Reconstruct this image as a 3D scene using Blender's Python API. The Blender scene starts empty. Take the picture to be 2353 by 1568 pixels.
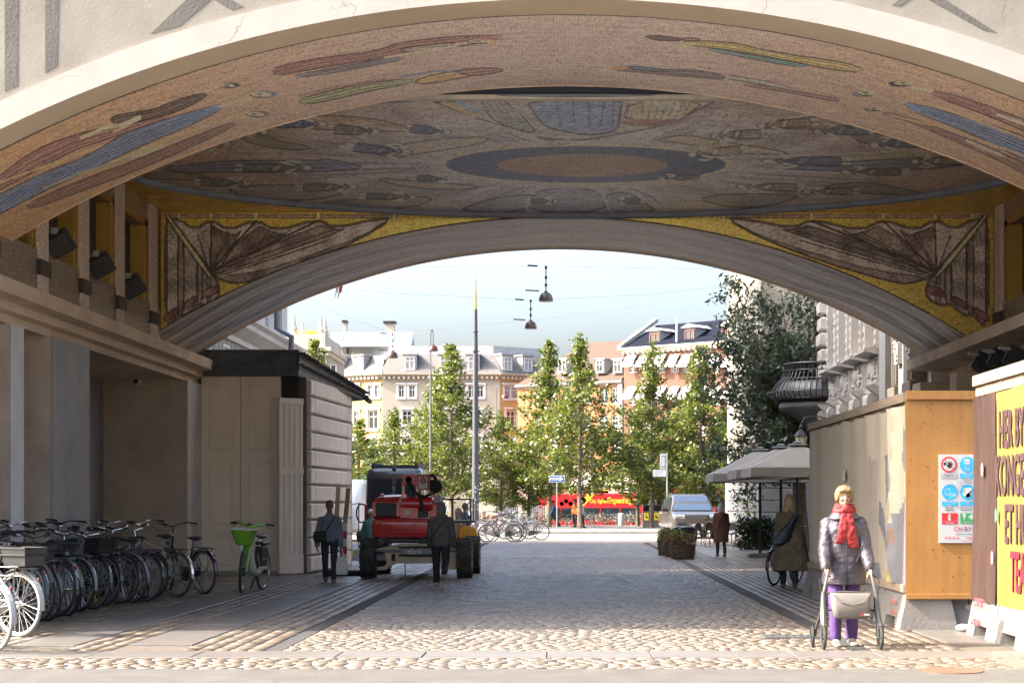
import bpy, math, random
import numpy as np
from mathutils import Vector, Matrix
random.seed(7); rng = np.random.default_rng(7)
S = bpy.context.scene
C = S.collection
PI = math.pi
# ---------------------------------------------------------------- camera
CAMH, HZ, VX, F = 1.6, 1155.0, 1300.0, 4000.0
cam = bpy.data.objects.new('camera', bpy.data.cameras.new('camera')); C.objects.link(cam)
cam.location = (0, 0, CAMH); cam.rotation_euler = (PI/2, 0, 0)
cam.data.sensor_width = 36; cam.data.lens = 36*F/2352.0
cam.data.shift_x = -(VX-1176)/2352.0; cam.data.shift_y = (HZ-784)/2352.0
cam.data.clip_start = 0.1; cam.data.clip_end = 2000
S.camera = cam
# ---------------------------------------------------------------- sky and sun
SUN_EL, SUN_BACK = math.radians(40), math.radians(7.5)   # elevation; degrees behind the facade plane, from the left
SUN = Vector((-math.cos(SUN_BACK)*math.cos(SUN_EL), -math.sin(SUN_BACK)*math.cos(SUN_EL), math.sin(SUN_EL)))
W = bpy.data.worlds.new('World'); S.world = W; W.use_nodes = True
nt = W.node_tree; bg = nt.nodes['Background']
sky = nt.nodes.new('ShaderNodeTexSky'); sky.sky_type = 'NISHITA'; sky.sun_disc = False
sky.sun_elevation = SUN_EL; sky.sun_rotation = math.atan2(SUN.x, SUN.y)
sky.air_density = 1.0; sky.dust_density = 8.5; sky.ozone_density = 3.0
nt.links.new(sky.outputs[0], bg.inputs[0]); bg.inputs[1].default_value = 0.108
sl = bpy.data.lights.new('sun', 'SUN'); sl.energy = 2.0; sl.angle = math.radians(0.5); sl.color = (1.0, 0.93, 0.82)
sun = bpy.data.objects.new('sun', sl); C.objects.link(sun); sun.rotation_euler = (-SUN).to_track_quat('-Z', 'Y').to_euler()
S.view_settings.view_transform = 'Standard'; S.view_settings.look = 'None'
S.view_settings.exposure = 3.0; S.view_settings.gamma = 1; S.view_settings.use_curve_mapping = False
S.cycles.max_bounces = 10; S.cycles.diffuse_bounces = 8; S.cycles.glossy_bounces = 4
S.cycles.transparent_max_bounces = 12; S.cycles.sample_clamp_indirect = 6

def P(px, py, y):            # a point of the photograph (2352 px wide) at distance y
    return Vector(((px-VX)*y/F, y, CAMH+(HZ-py)*y/F))
def gy(py): return F*CAMH/(py-HZ)
# ---------------------------------------------------------------- materials
MATS = {}
def nodes(m): 
    t = m.node_tree; return t, t.nodes, t.links, t.nodes['Principled BSDF']
def mat(name, col, rough=0.6, metal=0.0, var=0.12, scale=5.0, bump=0.0, bscale=60.0, coat=0.0, col2=None, stretch=None, uv=False, spec=None, island=0.0, rot=None, contrast=None):
    if name in MATS: return MATS[name]
    m = bpy.data.materials.new(name); m.use_nodes = True; MATS[name] = m
    t, N, L, b = nodes(m)
    b.inputs['Roughness'].default_value = rough; b.inputs['Metallic'].default_value = metal
    if coat: b.inputs['Coat Weight'].default_value = coat; b.inputs['Coat Roughness'].default_value = 0.05
    if spec is not None: b.inputs['Specular IOR Level'].default_value = spec
    tc = N.new('ShaderNodeTexCoord'); src = tc.outputs['UV' if uv else 'Object']
    if stretch or rot:
        mp = N.new('ShaderNodeMapping'); L.new(src, mp.inputs[0])
        if stretch: mp.inputs['Scale'].default_value = stretch
        if rot: mp.inputs['Rotation'].default_value = rot
        src = mp.outputs[0]
    c = tuple(col)
    c2 = tuple(col2) if col2 else tuple(max(0, x*(1-2*var)) for x in c)
    c1 = c if col2 else tuple(min(1, x*(1+var)) for x in c)
    out = None
    if var > 0 or col2:
        n = N.new('ShaderNodeTexNoise'); n.inputs['Scale'].default_value = scale; n.inputs['Detail'].default_value = 6; n.inputs['Roughness'].default_value = 0.6
        L.new(src, n.inputs['Vector'])
        r = N.new('ShaderNodeValToRGB'); r.color_ramp.elements[0].position = contrast[0] if contrast else 0.3; r.color_ramp.elements[1].position = contrast[1] if contrast else 0.72
        r.color_ramp.elements[0].color = (*c2, 1); r.color_ramp.elements[1].color = (*c1, 1)
        L.new(n.outputs[0], r.inputs[0]); out = r.outputs[0]
    if island:
        g = N.new('ShaderNodeNewGeometry'); mr = N.new('ShaderNodeMapRange'); mr.inputs[3].default_value = 1-island; mr.inputs[4].default_value = 1+island
        L.new(g.outputs['Random Per Island'], mr.inputs[0])
        mx = N.new('ShaderNodeVectorMath'); mx.operation = 'SCALE'
        if out: L.new(out, mx.inputs[0])
        else: mx.inputs[0].default_value = c
        L.new(mr.outputs[0], mx.inputs['Scale']); out = mx.outputs[0]
    if out: L.new(out, b.inputs['Base Color'])
    else: b.inputs['Base Color'].default_value = (*c, 1)
    if bump:
        n2 = N.new('ShaderNodeTexNoise'); n2.inputs['Scale'].default_value = bscale; n2.inputs['Detail'].default_value = 5
        L.new(src, n2.inputs['Vector'])
        bp = N.new('ShaderNodeBump'); bp.inputs['Strength'].default_value = bump; bp.inputs['Distance'].default_value = 0.02
        L.new(n2.outputs[0], bp.inputs['Height']); L.new(bp.outputs[0], b.inputs['Normal'])
    return m
def glass(name, col=(0.02,0.03,0.035), rough=0.05):
    return mat(name, col, rough, 0, 0, spec=0.9)
def leafmat(name, c1, c2, trans=0.45):
    if name in MATS: return MATS[name]
    m = bpy.data.materials.new(name); m.use_nodes = True; MATS[name] = m
    t, N, L, b = nodes(m); N.remove(b); o = N['Material Output']
    g = N.new('ShaderNodeNewGeometry'); r = N.new('ShaderNodeValToRGB')
    r.color_ramp.elements[0].color = (*c1, 1); r.color_ramp.elements[1].color = (*c2, 1)
    r.color_ramp.elements[0].position = 0.1; r.color_ramp.elements[1].position = 0.95
    L.new(g.outputs['Random Per Island'], r.inputs[0])
    d = N.new('ShaderNodeBsdfDiffuse'); tr = N.new('ShaderNodeBsdfTranslucent'); gl = N.new('ShaderNodeBsdfGlossy'); gl.inputs['Roughness'].default_value = 0.4
    L.new(r.outputs[0], d.inputs[0]); L.new(r.outputs[0], tr.inputs[0])
    m1 = N.new('ShaderNodeMixShader'); m1.inputs[0].default_value = trans; L.new(d.outputs[0], m1.inputs[1]); L.new(tr.outputs[0], m1.inputs[2])
    m2 = N.new('ShaderNodeMixShader'); m2.inputs[0].default_value = 0.05; L.new(m1.outputs[0], m2.inputs[1]); L.new(gl.outputs[0], m2.inputs[2])
    L.new(m2.outputs[0], o.inputs[0]); return m
def mosaic(name, rough=0.45, grain=0.5, sx=60.0, sy=60.0, streak=None, painted_glint=0.5, glint_swap=False, lines=1.0):
    """vertex colour 'Col' x a tessera pattern in UV metres; alpha = gold (metallic)"""
    m = bpy.data.materials.new(name); m.use_nodes = True; MATS[name] = m
    t, N, L, b = nodes(m)
    a = N.new('ShaderNodeVertexColor'); a.layer_name = 'Col'
    tc = N.new('ShaderNodeTexCoord')
    mp = N.new('ShaderNodeMapping'); mp.inputs['Scale'].default_value = (sx, sy, 1); L.new(tc.outputs['UV'], mp.inputs[0])
    v = N.new('ShaderNodeTexVoronoi'); v.inputs['Scale'].default_value = 1.0; L.new(mp.outputs[0], v.inputs['Vector'])
    hsv = N.new('ShaderNodeSeparateColor'); L.new(v.outputs['Color'], hsv.inputs[0])
    mp2 = N.new('ShaderNodeMapping'); mp2.inputs['Scale'].default_value = streak or (2.2, 9, 1); L.new(tc.outputs['UV'], mp2.inputs[0])
    n = N.new('ShaderNodeTexNoise'); n.inputs['Scale'].default_value = 1.0; n.inputs['Detail'].default_value = 7; n.inputs['Roughness'].default_value = 0.7; L.new(mp2.outputs[0], n.inputs['Vector'])
    mr = N.new('ShaderNodeMapRange'); mr.inputs[3].default_value = 1-grain; mr.inputs[4].default_value = 1+grain; L.new(hsv.outputs[0], mr.inputs[0])
    mr2 = N.new('ShaderNodeMapRange'); mr2.inputs[1].default_value = 0.25; mr2.inputs[2].default_value = 0.75; mr2.inputs[3].default_value = 0.78; mr2.inputs[4].default_value = 1.55; L.new(n.outputs[0], mr2.inputs[0])
    mu = N.new('ShaderNodeMath'); mu.operation = 'MULTIPLY'; L.new(mr.outputs[0], mu.inputs[0]); L.new(mr2.outputs[0], mu.inputs[1])
    # joints between courses of tesserae
    w = N.new('ShaderNodeTexWave'); w.wave_type = 'BANDS'; w.bands_direction = 'X'; w.inputs['Scale'].default_value = 8.0; w.inputs['Distortion'].default_value = 2.5; w.inputs['Detail'].default_value = 2
    L.new(tc.outputs['UV'], w.inputs['Vector'])
    mr3 = N.new('ShaderNodeMapRange'); mr3.inputs[2].default_value = 0.35; mr3.inputs[3].default_value = 0.8; mr3.inputs[4].default_value = 1.0; L.new(w.outputs[0], mr3.inputs[0])
    mu2 = N.new('ShaderNodeMath'); mu2.operation = 'MULTIPLY'; L.new(mu.outputs[0], mu2.inputs[0]); L.new(mr3.outputs[0], mu2.inputs[1])
    sc = N.new('ShaderNodeVectorMath'); sc.operation = 'SCALE'; L.new(a.outputs['Color'], sc.inputs[0]); L.new(mu2.outputs[0], sc.inputs['Scale'])
    mn = N.new('ShaderNodeVectorMath'); mn.operation = 'MINIMUM'; mn.inputs[1].default_value = (.92,.9,.88)
    mp3 = N.new('ShaderNodeMapping'); mp3.inputs['Scale'].default_value = (5, 46, 1) if not glint_swap else (46, 5, 1); L.new(tc.outputs['UV'], mp3.inputs[0])
    n3 = N.new('ShaderNodeTexNoise'); n3.inputs['Scale'].default_value = 1; n3.inputs['Detail'].default_value = 3; L.new(mp3.outputs[0], n3.inputs['Vector'])
    m4 = N.new('ShaderNodeMapRange'); m4.inputs[1].default_value = .56; m4.inputs[2].default_value = .74; m4.inputs[4].default_value = painted_glint; L.new(n3.outputs[0], m4.inputs[0])
    m5 = N.new('ShaderNodeMapRange'); m5.inputs[1].default_value = .46; m5.inputs[2].default_value = .30; m5.inputs[3].default_value = 1.0; m5.inputs[4].default_value = .62; L.new(n3.outputs[0], m5.inputs[0])
    mk = N.new('ShaderNodeVectorMath'); mk.operation = 'SCALE'; L.new(sc.outputs[0], mk.inputs[0]); L.new(m5.outputs[0], mk.inputs['Scale'])
    mxw = N.new('ShaderNodeMix'); mxw.data_type = 'RGBA'; L.new(m4.outputs[0], mxw.inputs[0]); L.new(mk.outputs[0], mxw.inputs[6]); mxw.inputs[7].default_value = (.85,.82,.80,1)  # whitish streaks put glints of the tesserae into the colour
    n6 = N.new('ShaderNodeTexNoise'); n6.inputs['Scale'].default_value = 1.5; n6.inputs['Detail'].default_value = 2.5; n6.inputs['Distortion'].default_value = 1.2; L.new(tc.outputs['UV'], n6.inputs['Vector'])
    w6 = N.new('ShaderNodeMath'); w6.operation = 'PINGPONG'; w6.inputs[1].default_value = .055; L.new(n6.outputs[0], w6.inputs[0])
    m6 = N.new('ShaderNodeMapRange'); m6.inputs[1].default_value = 0.0; m6.inputs[2].default_value = .010; m6.inputs[3].default_value = lines; L.new(w6.outputs[0], m6.inputs[0])
    mk6 = N.new('ShaderNodeVectorMath'); mk6.operation = 'SCALE'; L.new(mxw.outputs[2], mk6.inputs[0]); L.new(m6.outputs[0], mk6.inputs['Scale']); L.new(mk6.outputs[0], mn.inputs[0]); L.new(mn.outputs[0], b.inputs['Base Color'])
    L.new(a.outputs['Alpha'], b.inputs['Metallic'])
    b.inputs['Roughness'].default_value = rough
    bp = N.new('ShaderNodeBump'); bp.inputs['Strength'].default_value = 0.5; bp.inputs['Distance'].default_value = 0.006
    L.new(hsv.outputs[1], bp.inputs['Height']); L.new(bp.outputs[0], b.inputs['Normal'])
    return m
# ---------------------------------------------------------------- mesh builder
class MB:
    def __init__(s): s.v = []; s.f = []; s.m = []; s.T = None
    def add(s, vs, fs, mi=0):
        o = len(s.v)
        if s.T is not None: vs = [s.T @ Vector(v) for v in vs]
        s.v.extend([tuple(v) for v in vs]); s.f.extend([tuple(i+o for i in f) for f in fs]); s.m.extend([mi]*len(fs)); return s
    def box(s, x0, x1, y0, y1, z0, z1, mi=0):
        vs = [(x0,y0,z0),(x1,y0,z0),(x1,y1,z0),(x0,y1,z0),(x0,y0,z1),(x1,y0,z1),(x1,y1,z1),(x0,y1,z1)]
        return s.add(vs, [(0,3,2,1),(4,5,6,7),(0,1,5,4),(1,2,6,5),(2,3,7,6),(3,0,4,7)], mi)
    def cbox(s, c, d, mi=0, b=0.0):
        x, y, z = c; a, e, h = d[0]/2, d[1]/2, d[2]/2
        if not b: return s.box(x-a, x+a, y-e, y+e, z-h, z+h, mi)
        ring = lambda zz, i: [(x-a+i, y-e+i, zz), (x+a-i, y-e+i, zz), (x+a-i, y+e-i, zz), (x-a+i, y+e-i, zz)]
        vs = ring(z-h, b)+ring(z-h+b, 0)+ring(z+h-b, 0)+ring(z+h, b)
        fs = [(3,2,1,0),(12,13,14,15)]
        for k in range(3):
            for i in range(4): fs.append((k*4+i, k*4+(i+1)%4, k*4+4+(i+1)%4, k*4+4+i))
        return s.add(vs, fs, mi)
    def quad(s, a, b, c, d, mi=0): return s.add([a, b, c, d], [(0,1,2,3)], mi)
    def prism(s, pts, ax, d0, d1, mi=0, cap=True):
        """polygon pts extruded along axis ax from d0 to d1 (pts in the other two axes, in order)"""
        n = len(pts)
        def mk(p, d): return {'x': (d, p[0], p[1]), 'y': (p[0], d, p[1]), 'z': (p[0], p[1], d)}[ax]
        vs = [mk(p, d0) for p in pts]+[mk(p, d1) for p in pts]
        fs = [(i, (i+1)%n, n+(i+1)%n, n+i) for i in range(n)]
        if cap: fs += [tuple(range(n-1, -1, -1)), tuple(range(n, 2*n))]
        return s.add(vs, fs, mi)
    def tube(s, pts, r, n=8, closed=False, cap=True, mi=0, flat=1.0):
        pts = [Vector(p) for p in pts]; k = len(pts)
        rs = [r]*k if not hasattr(r, '__len__') else list(r)
        vs, fs = [], []; prev = None
        for i, p in enumerate(pts):
            if closed: d = pts[(i+1)%k]-pts[i-1]
            else: d = pts[min(i+1, k-1)]-pts[max(i-1, 0)]
            if d.length < 1e-9: d = Vector((0,0,1))
            d.normalize()
            if prev is None:
                u = d.orthogonal() if abs(d.z) > 0.99 else d.cross(Vector((0,0,1)))
            else: u = prev-d*prev.dot(d)
            if u.length < 1e-6: u = d.orthogonal()
            u.normalize(); prev = u; w = d.cross(u)
            for j in range(n):
                a = 2*PI*j/n; vs.append(p+(u*math.cos(a)+w*math.sin(a)*flat)*rs[i])
        R = k if closed else k-1
        for i in range(R):
            for j in range(n):
                a, b = i*n+j, i*n+(j+1)%n; c, d2 = ((i+1)%k)*n+(j+1)%n, ((i+1)%k)*n+j; fs.append((a, b, c, d2))
        if cap and not closed: fs += [tuple(range(n-1, -1, -1)), tuple(range((k-1)*n, k*n))]
        return s.add(vs, fs, mi)
    def lathe(s, prof, c=(0,0,0), n=16, ax='z', mi=0, a0=0.0, a1=2*PI):
        vs, fs = [], []; full = abs(a1-a0-2*PI) < 1e-6; nn = n if full else n+1
        for (r, h) in prof:
            for j in range(nn):
                a = a0+(a1-a0)*j/n; x, y = r*math.cos(a), r*math.sin(a)
                v = {'z': (x, y, h), 'x': (h, x, y), 'y': (y, h, x)}[ax]
                vs.append((c[0]+v[0], c[1]+v[1], c[2]+v[2]))
        for i in range(len(prof)-1):
            for j in range(n):
                b = (j+1)%nn; fs.append((i*nn+j, i*nn+b, (i+1)*nn+b, (i+1)*nn+j))
        if full:
            if prof[0][0] > 1e-6: fs.append(tuple(range(nn-1, -1, -1)))
            if prof[-1][0] > 1e-6: fs.append(tuple(range((len(prof)-1)*nn, len(prof)*nn)))
        return s.add(vs, fs, mi)
    def ell(s, c, r, n=12, m=8, mi=0, R=None):
        prof = [(math.sin(PI*i/m), -math.cos(PI*i/m)) for i in range(m+1)]
        vs, fs = [], []
        for (q, h) in prof:
            for j in range(n):
                a = 2*PI*j/n; v = Vector((q*math.cos(a)*r[0], q*math.sin(a)*r[1], h*r[2]))
                if R is not None: v = R @ v
                vs.append((c[0]+v.x, c[1]+v.y, c[2]+v.z))
        for i in range(m):
            for j in range(n): fs.append((i*n+j, i*n+(j+1)%n, (i+1)*n+(j+1)%n, (i+1)*n+j))
        return s.add(vs, fs, mi)
    def loft(s, rings, mi=0, cap=True, closed=True):
        n = len(rings[0]); vs = [p for r in rings for p in r]; fs = []
        for i in range(len(rings)-1):
            for j in range(n if closed else n-1): fs.append((i*n+j, i*n+(j+1)%n, (i+1)*n+(j+1)%n, (i+1)*n+j))
        if cap and closed: fs += [tuple(range(n-1, -1, -1)), tuple(range((len(rings)-1)*n, len(rings)*n))]
        return s.add(vs, fs, mi)
    def mesh(s, name, mats, smooth=False, off=None, angle=40):
        vs = s.v if off is None else [(v[0]-off[0], v[1]-off[1], v[2]-off[2]) for v in s.v]
        me = bpy.data.meshes.new(name); me.from_pydata(vs, [], s.f)
        if not isinstance(mats, (list, tuple)): mats = [mats]
        for m in mats: me.materials.append(m)
        if len(mats) > 1: me.polygons.foreach_set('material_index', s.m)
        if smooth: shade(me, angle)
        me.update(); return me
    def build(s, name, mats, parent=None, world=False, smooth=False, angle=40, kind=None, label=None, origin=None):
        off = origin
        if world and parent is not None:
            r = parent
            off = Vector((0,0,0))
            while r is not None: off = off+r.location; r = r.parent
        o = bpy.data.objects.new(name, s.mesh(name, mats, smooth, off, angle)); C.objects.link(o)
        if origin is not None: o.location = origin
        if parent is not None: o.parent = parent
        if kind: o['kind'] = kind
        if label: o['label'] = label
        return o
def shade(me, angle=40):
    me.polygons.foreach_set('use_smooth', [True]*len(me.polygons))
    try: me.set_sharp_from_angle(angle=math.radians(angle))
    except Exception: pass
def thing(name, label, cat, loc=(0,0,0), rz=0.0, group=None, scale=None):
    o = bpy.data.objects.new(name, None); C.objects.link(o); o.location = loc; o.rotation_euler = (0,0,rz); o.empty_display_size = 0.2
    if scale: o.scale = (scale,)*3
    return tag(o, label, cat, group)
def tag(o, label, cat, group=None, kind=None):
    if label: o['label'] = label
    if cat: o['category'] = cat
    if group: o['group'] = group
    if kind: o['kind'] = kind
    return o
def inst(name, me, parent=None, loc=(0,0,0), rz=0.0, rot=None, scale=None):
    o = bpy.data.objects.new(name, me); C.objects.link(o); o.location = loc; o.rotation_euler = rot or (0,0,rz)
    if scale: o.scale = scale
    if parent is not None: o.parent = parent
    return o
def copy_tree(o, parent=None):
    c = o.copy(); C.objects.link(c)
    if parent is not None: c.parent = parent
    for ch in o.children: copy_tree(ch, c)
    return c
def text(txt, size, m, parent=None, loc=(0,0,0), rot=(PI/2,0,0), ext=0.002, name='lettering', sx=1.0, align='LEFT', shear=0.0, bold=0.0, spacing=1.0):
    c = bpy.data.curves.new(name, 'FONT'); c.body = txt; c.size = size; c.extrude = ext; c.align_x = align; c.shear = shear; c.offset = bold; c.space_character = spacing; c.resolution_u = 3
    c.materials.append(m)
    t = bpy.data.objects.new('tmp', c); C.objects.link(t); dg = bpy.context.evaluated_depsgraph_get(); dg.update()
    me = bpy.data.meshes.new_from_object(t.evaluated_get(dg)); bpy.data.objects.remove(t); me.name = name
    if not me.materials: me.materials.append(m)
    o = bpy.data.objects.new(name, me); C.objects.link(o); o.location = loc; o.rotation_euler = rot; o.scale = (sx, 1, 1)
    if parent is not None: o.parent = parent
    return o
def rel(parent, p):
    off = Vector((0,0,0)); r = parent
    while r is not None: off = off+r.location; r = r.parent
    return Vector(p)-off
def remesh(mb, vox, it=4, disp=0.0, dscale=0.25, seed=0):
    """one continuous surface from overlapping solids"""
    me = mb.mesh('tmp', [], False); o = bpy.data.objects.new('tmp', me); C.objects.link(o)
    r = o.modifiers.new('r', 'REMESH'); r.mode = 'VOXEL'; r.voxel_size = vox
    sm = o.modifiers.new('s', 'SMOOTH'); sm.iterations = it; sm.factor = 0.5
    if disp:
        tx = bpy.data.textures.new('folds', 'CLOUDS'); tx.noise_scale = dscale; tx.noise_depth = 2
        d = o.modifiers.new('d', 'DISPLACE'); d.texture = tx; d.strength = disp; d.mid_level = 0.5; d.texture_coords = 'LOCAL'
    dg = bpy.context.evaluated_depsgraph_get(); dg.update()
    out = bpy.data.meshes.new_from_object(o.evaluated_get(dg)); bpy.data.objects.remove(o); 
    out.polygons.foreach_set('use_smooth', [True]*len(out.polygons)); return out
def put(name, me, m, parent):
    me.materials.clear(); me.materials.append(m); me.name = name
    o = bpy.data.objects.new(name, me); C.objects.link(o); o.parent = parent; return o
# ---------------------------------------------------------------- shared materials
m_stucco = mat('stucco', (0.265,0.24,0.195), 0.9, var=0.06, scale=1.2, bump=0.14, bscale=25, col2=(0.20,0.172,0.138), contrast=(0.32,0.62))
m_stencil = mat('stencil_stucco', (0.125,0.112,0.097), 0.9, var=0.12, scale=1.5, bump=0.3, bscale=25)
m_rim = mat('rim_stone', (0.38,0.345,0.295), 0.75, var=0.06, scale=1.5, bump=0.06, bscale=18)
def crack(m):
    t, N, L, b = nodes(m); src = b.inputs['Base Color'].links[0].from_socket
    tc = N.new('ShaderNodeTexCoord'); n = N.new('ShaderNodeTexNoise'); n.inputs['Scale'].default_value = 2.5; n.inputs['Detail'].default_value = 5; L.new(tc.outputs['Object'], n.inputs['Vector'])
    ad = N.new('ShaderNodeMix'); ad.data_type = 'RGBA'; ad.blend_type = 'ADD'; ad.inputs[0].default_value = .5; L.new(tc.outputs['Object'], ad.inputs[6]); L.new(n.outputs['Color'], ad.inputs[7])
    v = N.new('ShaderNodeTexVoronoi'); v.feature = 'DISTANCE_TO_EDGE'; v.inputs['Scale'].default_value = 1.1; L.new(ad.outputs[2], v.inputs['Vector'])
    r = N.new('ShaderNodeMapRange'); r.inputs[1].default_value = .002; r.inputs[2].default_value = .010; r.inputs[3].default_value = .6; r.inputs[4].default_value = 0; L.new(v.outputs[0], r.inputs[0])
    mx = N.new('ShaderNodeMix'); mx.data_type = 'RGBA'; n2 = N.new('ShaderNodeTexNoise'); n2.inputs['Scale'].default_value = .9; L.new(tc.outputs['Object'], n2.inputs['Vector']); r2 = N.new('ShaderNodeMapRange'); r2.inputs[1].default_value = .50; r2.inputs[2].default_value = .62; L.new(n2.outputs[0], r2.inputs[0]); mm = N.new('ShaderNodeMath'); mm.operation = 'MULTIPLY'; L.new(r.outputs[0], mm.inputs[0]); L.new(r2.outputs[0], mm.inputs[1]); L.new(mm.outputs[0], mx.inputs[0]); L.new(src, mx.inputs[6]); mx.inputs[7].default_value = (.13,.085,.05,1); L.new(mx.outputs[2], b.inputs['Base Color'])
crack(m_rim); crack(m_stucco)
m_rimsoff = mat('rim_soffit_bounce', (0.55,0.46,0.35), 0.8, var=0.05, scale=1.0, bump=0.08, bscale=20)  # tan of the soffit: light bounced off the ground, put into the colour
m_dark = mat('dark_and_shade', (0.035,0.03,0.028), 0.8, var=0.1)
m_conc = mat('warm_concrete', (0.66,0.52,0.39), 0.85, var=0.16, scale=1.1, bump=0.3, bscale=30)
m_plaster = mat('rough_plaster', (0.60,0.48,0.365), 0.95, col2=(0.38,0.30,0.225), scale=1.1, bump=0.8, bscale=45)
m_jamb = mat('blue_grey_jamb', (0.66,0.65,0.65), 0.7, var=0.08, scale=1.5, bump=0.1, bscale=20)
m_slate = mat('slate_panel', (0.28,0.28,0.29), 0.6, var=0.1, scale=1.5)
m_black = mat('black_paint', (0.018,0.018,0.02), 0.42, var=0.1, scale=8)
m_blackplastic = mat('black_plastic', (0.03,0.03,0.032), 0.55, var=0.15, scale=10)
m_rubber = mat('rubber', (0.028,0.027,0.026), 0.8, var=0.2, scale=14, bump=0.2, bscale=60)
m_steel = mat('steel', (0.55,0.55,0.55), 0.32, 0.9, var=0.06, scale=10)
m_dsteel = mat('dark_steel', (0.16,0.165,0.17), 0.45, 0.6, var=0.1, scale=10)
m_grey = mat('grey_paint', (0.33,0.34,0.35), 0.5, var=0.06)
m_white = mat('white_paint', (0.60,0.59,0.57), 0.5, var=0.04, scale=3)
m_glass = glass('window_glass')
m_wood = mat('wood', (0.40,0.27,0.14), 0.65, var=0.2, scale=6, stretch=(1,1,0.15))
# ================================================================ the bridge building with its vaulted passage
Y0, Y1, Y2, Y3 = 21.2, 25.6, 35.0, 39.0
def arch_f(x, cx=0.0, R=15.7, top=7.72): return top-(R-np.sqrt(np.maximum(R*R-(x-cx)**2, 0)))
def arch_b(x, cx=-0.15, R=15.25, top=7.33): return top-(R-np.sqrt(np.maximum(R*R-(x-cx)**2, 0)))
def ceil_h(y): return 7.74+(y-Y1)/(Y2-Y1)*(7.42-7.74)
bridge = thing('bridge_building', 'pale stuccoed building spanning the street on a wide mosaic-lined arch', 'building', (0, Y0, 0))

def inpoly(px, py, pts):
    r = np.zeros(px.shape, bool); n = len(pts)
    for i in range(n):
        x0, y0 = pts[i]; x1, y1 = pts[(i+1)%n]
        if y0 == y1: continue
        c = ((y0 > py) != (y1 > py)) & (px < (x1-x0)*(py-y0)/(y1-y0)+x0); r ^= c
    return r
def segdist(px, py, pts, closed=False):
    d = np.full(px.shape, 1e9); n = len(pts)
    for i in range(n if closed else n-1):
        x0, y0 = pts[i]; x1, y1 = pts[(i+1)%n]; dx, dy = x1-x0, y1-y0; q = dx*dx+dy*dy+1e-9
        t = np.clip(((px-x0)*dx+(py-y0)*dy)/q, 0, 1); d = np.minimum(d, np.hypot(px-x0-t*dx, py-y0-t*dy))
    return d
def smooth_pts(pts, it=2):
    for _ in range(it):
        q = []
        for i in range(len(pts)):
            a, b = pts[i], pts[(i+1)%len(pts)]
            q += [(a[0]*.75+b[0]*.25, a[1]*.75+b[1]*.25), (a[0]*.25+b[0]*.75, a[1]*.25+b[1]*.75)]
        pts = q
    return pts
def paint(px, py, col, shapes, gain=1.0, mix=1.0, fold=0.0, gl=0.0):
    """flat inlay design: polygons, strokes and ovals set into the colour of the mosaic"""
    for s in shapes:
        k = s[0]
        if k == 'oval':
            (cx, cy, a, b) = s[1]; m = ((px-cx)/a)**2+((py-cy)/b)**2 < 1; col[m] = (*[min(.85, q*gain) for q in s[2]], s[3] if len(s) > 3 else gl); continue
        pts = smooth_pts(s[1], 1) if k == 'poly' else s[1]; w = (s[3] if len(s) > 3 else 1.3)*1.8 if k == 'poly' else s[2]*1.2
        x0, x1 = min(p[0] for p in pts)-9, max(p[0] for p in pts)+9; y0, y1 = min(p[1] for p in pts)-9, max(p[1] for p in pts)+9
        i = np.nonzero((px > x0) & (px < x1) & (py > y0) & (py < y1))[0]
        if not len(i): continue
        X_, Y_ = px[i], py[i]
        if k == 'poly':
            m = i[inpoly(X_, Y_, pts)]; nc = np.array([min(.85, q*gain) for q in s[2]])
            pa = np.array(pts); ev = np.linalg.eigh(np.cov((pa-pa.mean(0)).T))[1]; dx_, dy_ = X_-pa[:,0].mean(), Y_-pa[:,1].mean()
            al_, pe_ = (dx_*ev[0,1]+dy_*ev[1,1]), (dx_*ev[0,0]+dy_*ev[1,0]); jj = inpoly(X_, Y_, pts); ph = pa.sum()*.37
            fo = 1+.30*np.sin(pe_*fold+1.4*np.sin(al_*.045+ph)+ph)+.16*np.sin(pe_*fold*2.3+al_*.11+ph*2)+.10*np.sin(al_*.23+pe_*.5)
            col[m, :3] = col[m, :3]*(1-mix)+nc*mix*fo[jj][:, None]; col[m, 3] = s[4] if len(s) > 4 else gl
            e = i[segdist(X_, Y_, pts, True) < w]; col[e, :3] = col[e, :3]*0.2+np.array((0.07,0.05,0.045))*0.8; col[e, 3] *= 0.3
        else:
            m = i[segdist(X_, Y_, pts) < w]; col[m] = (*[min(.85, q*gain) for q in s[3]], s[4] if len(s) > 4 else gl)
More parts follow.
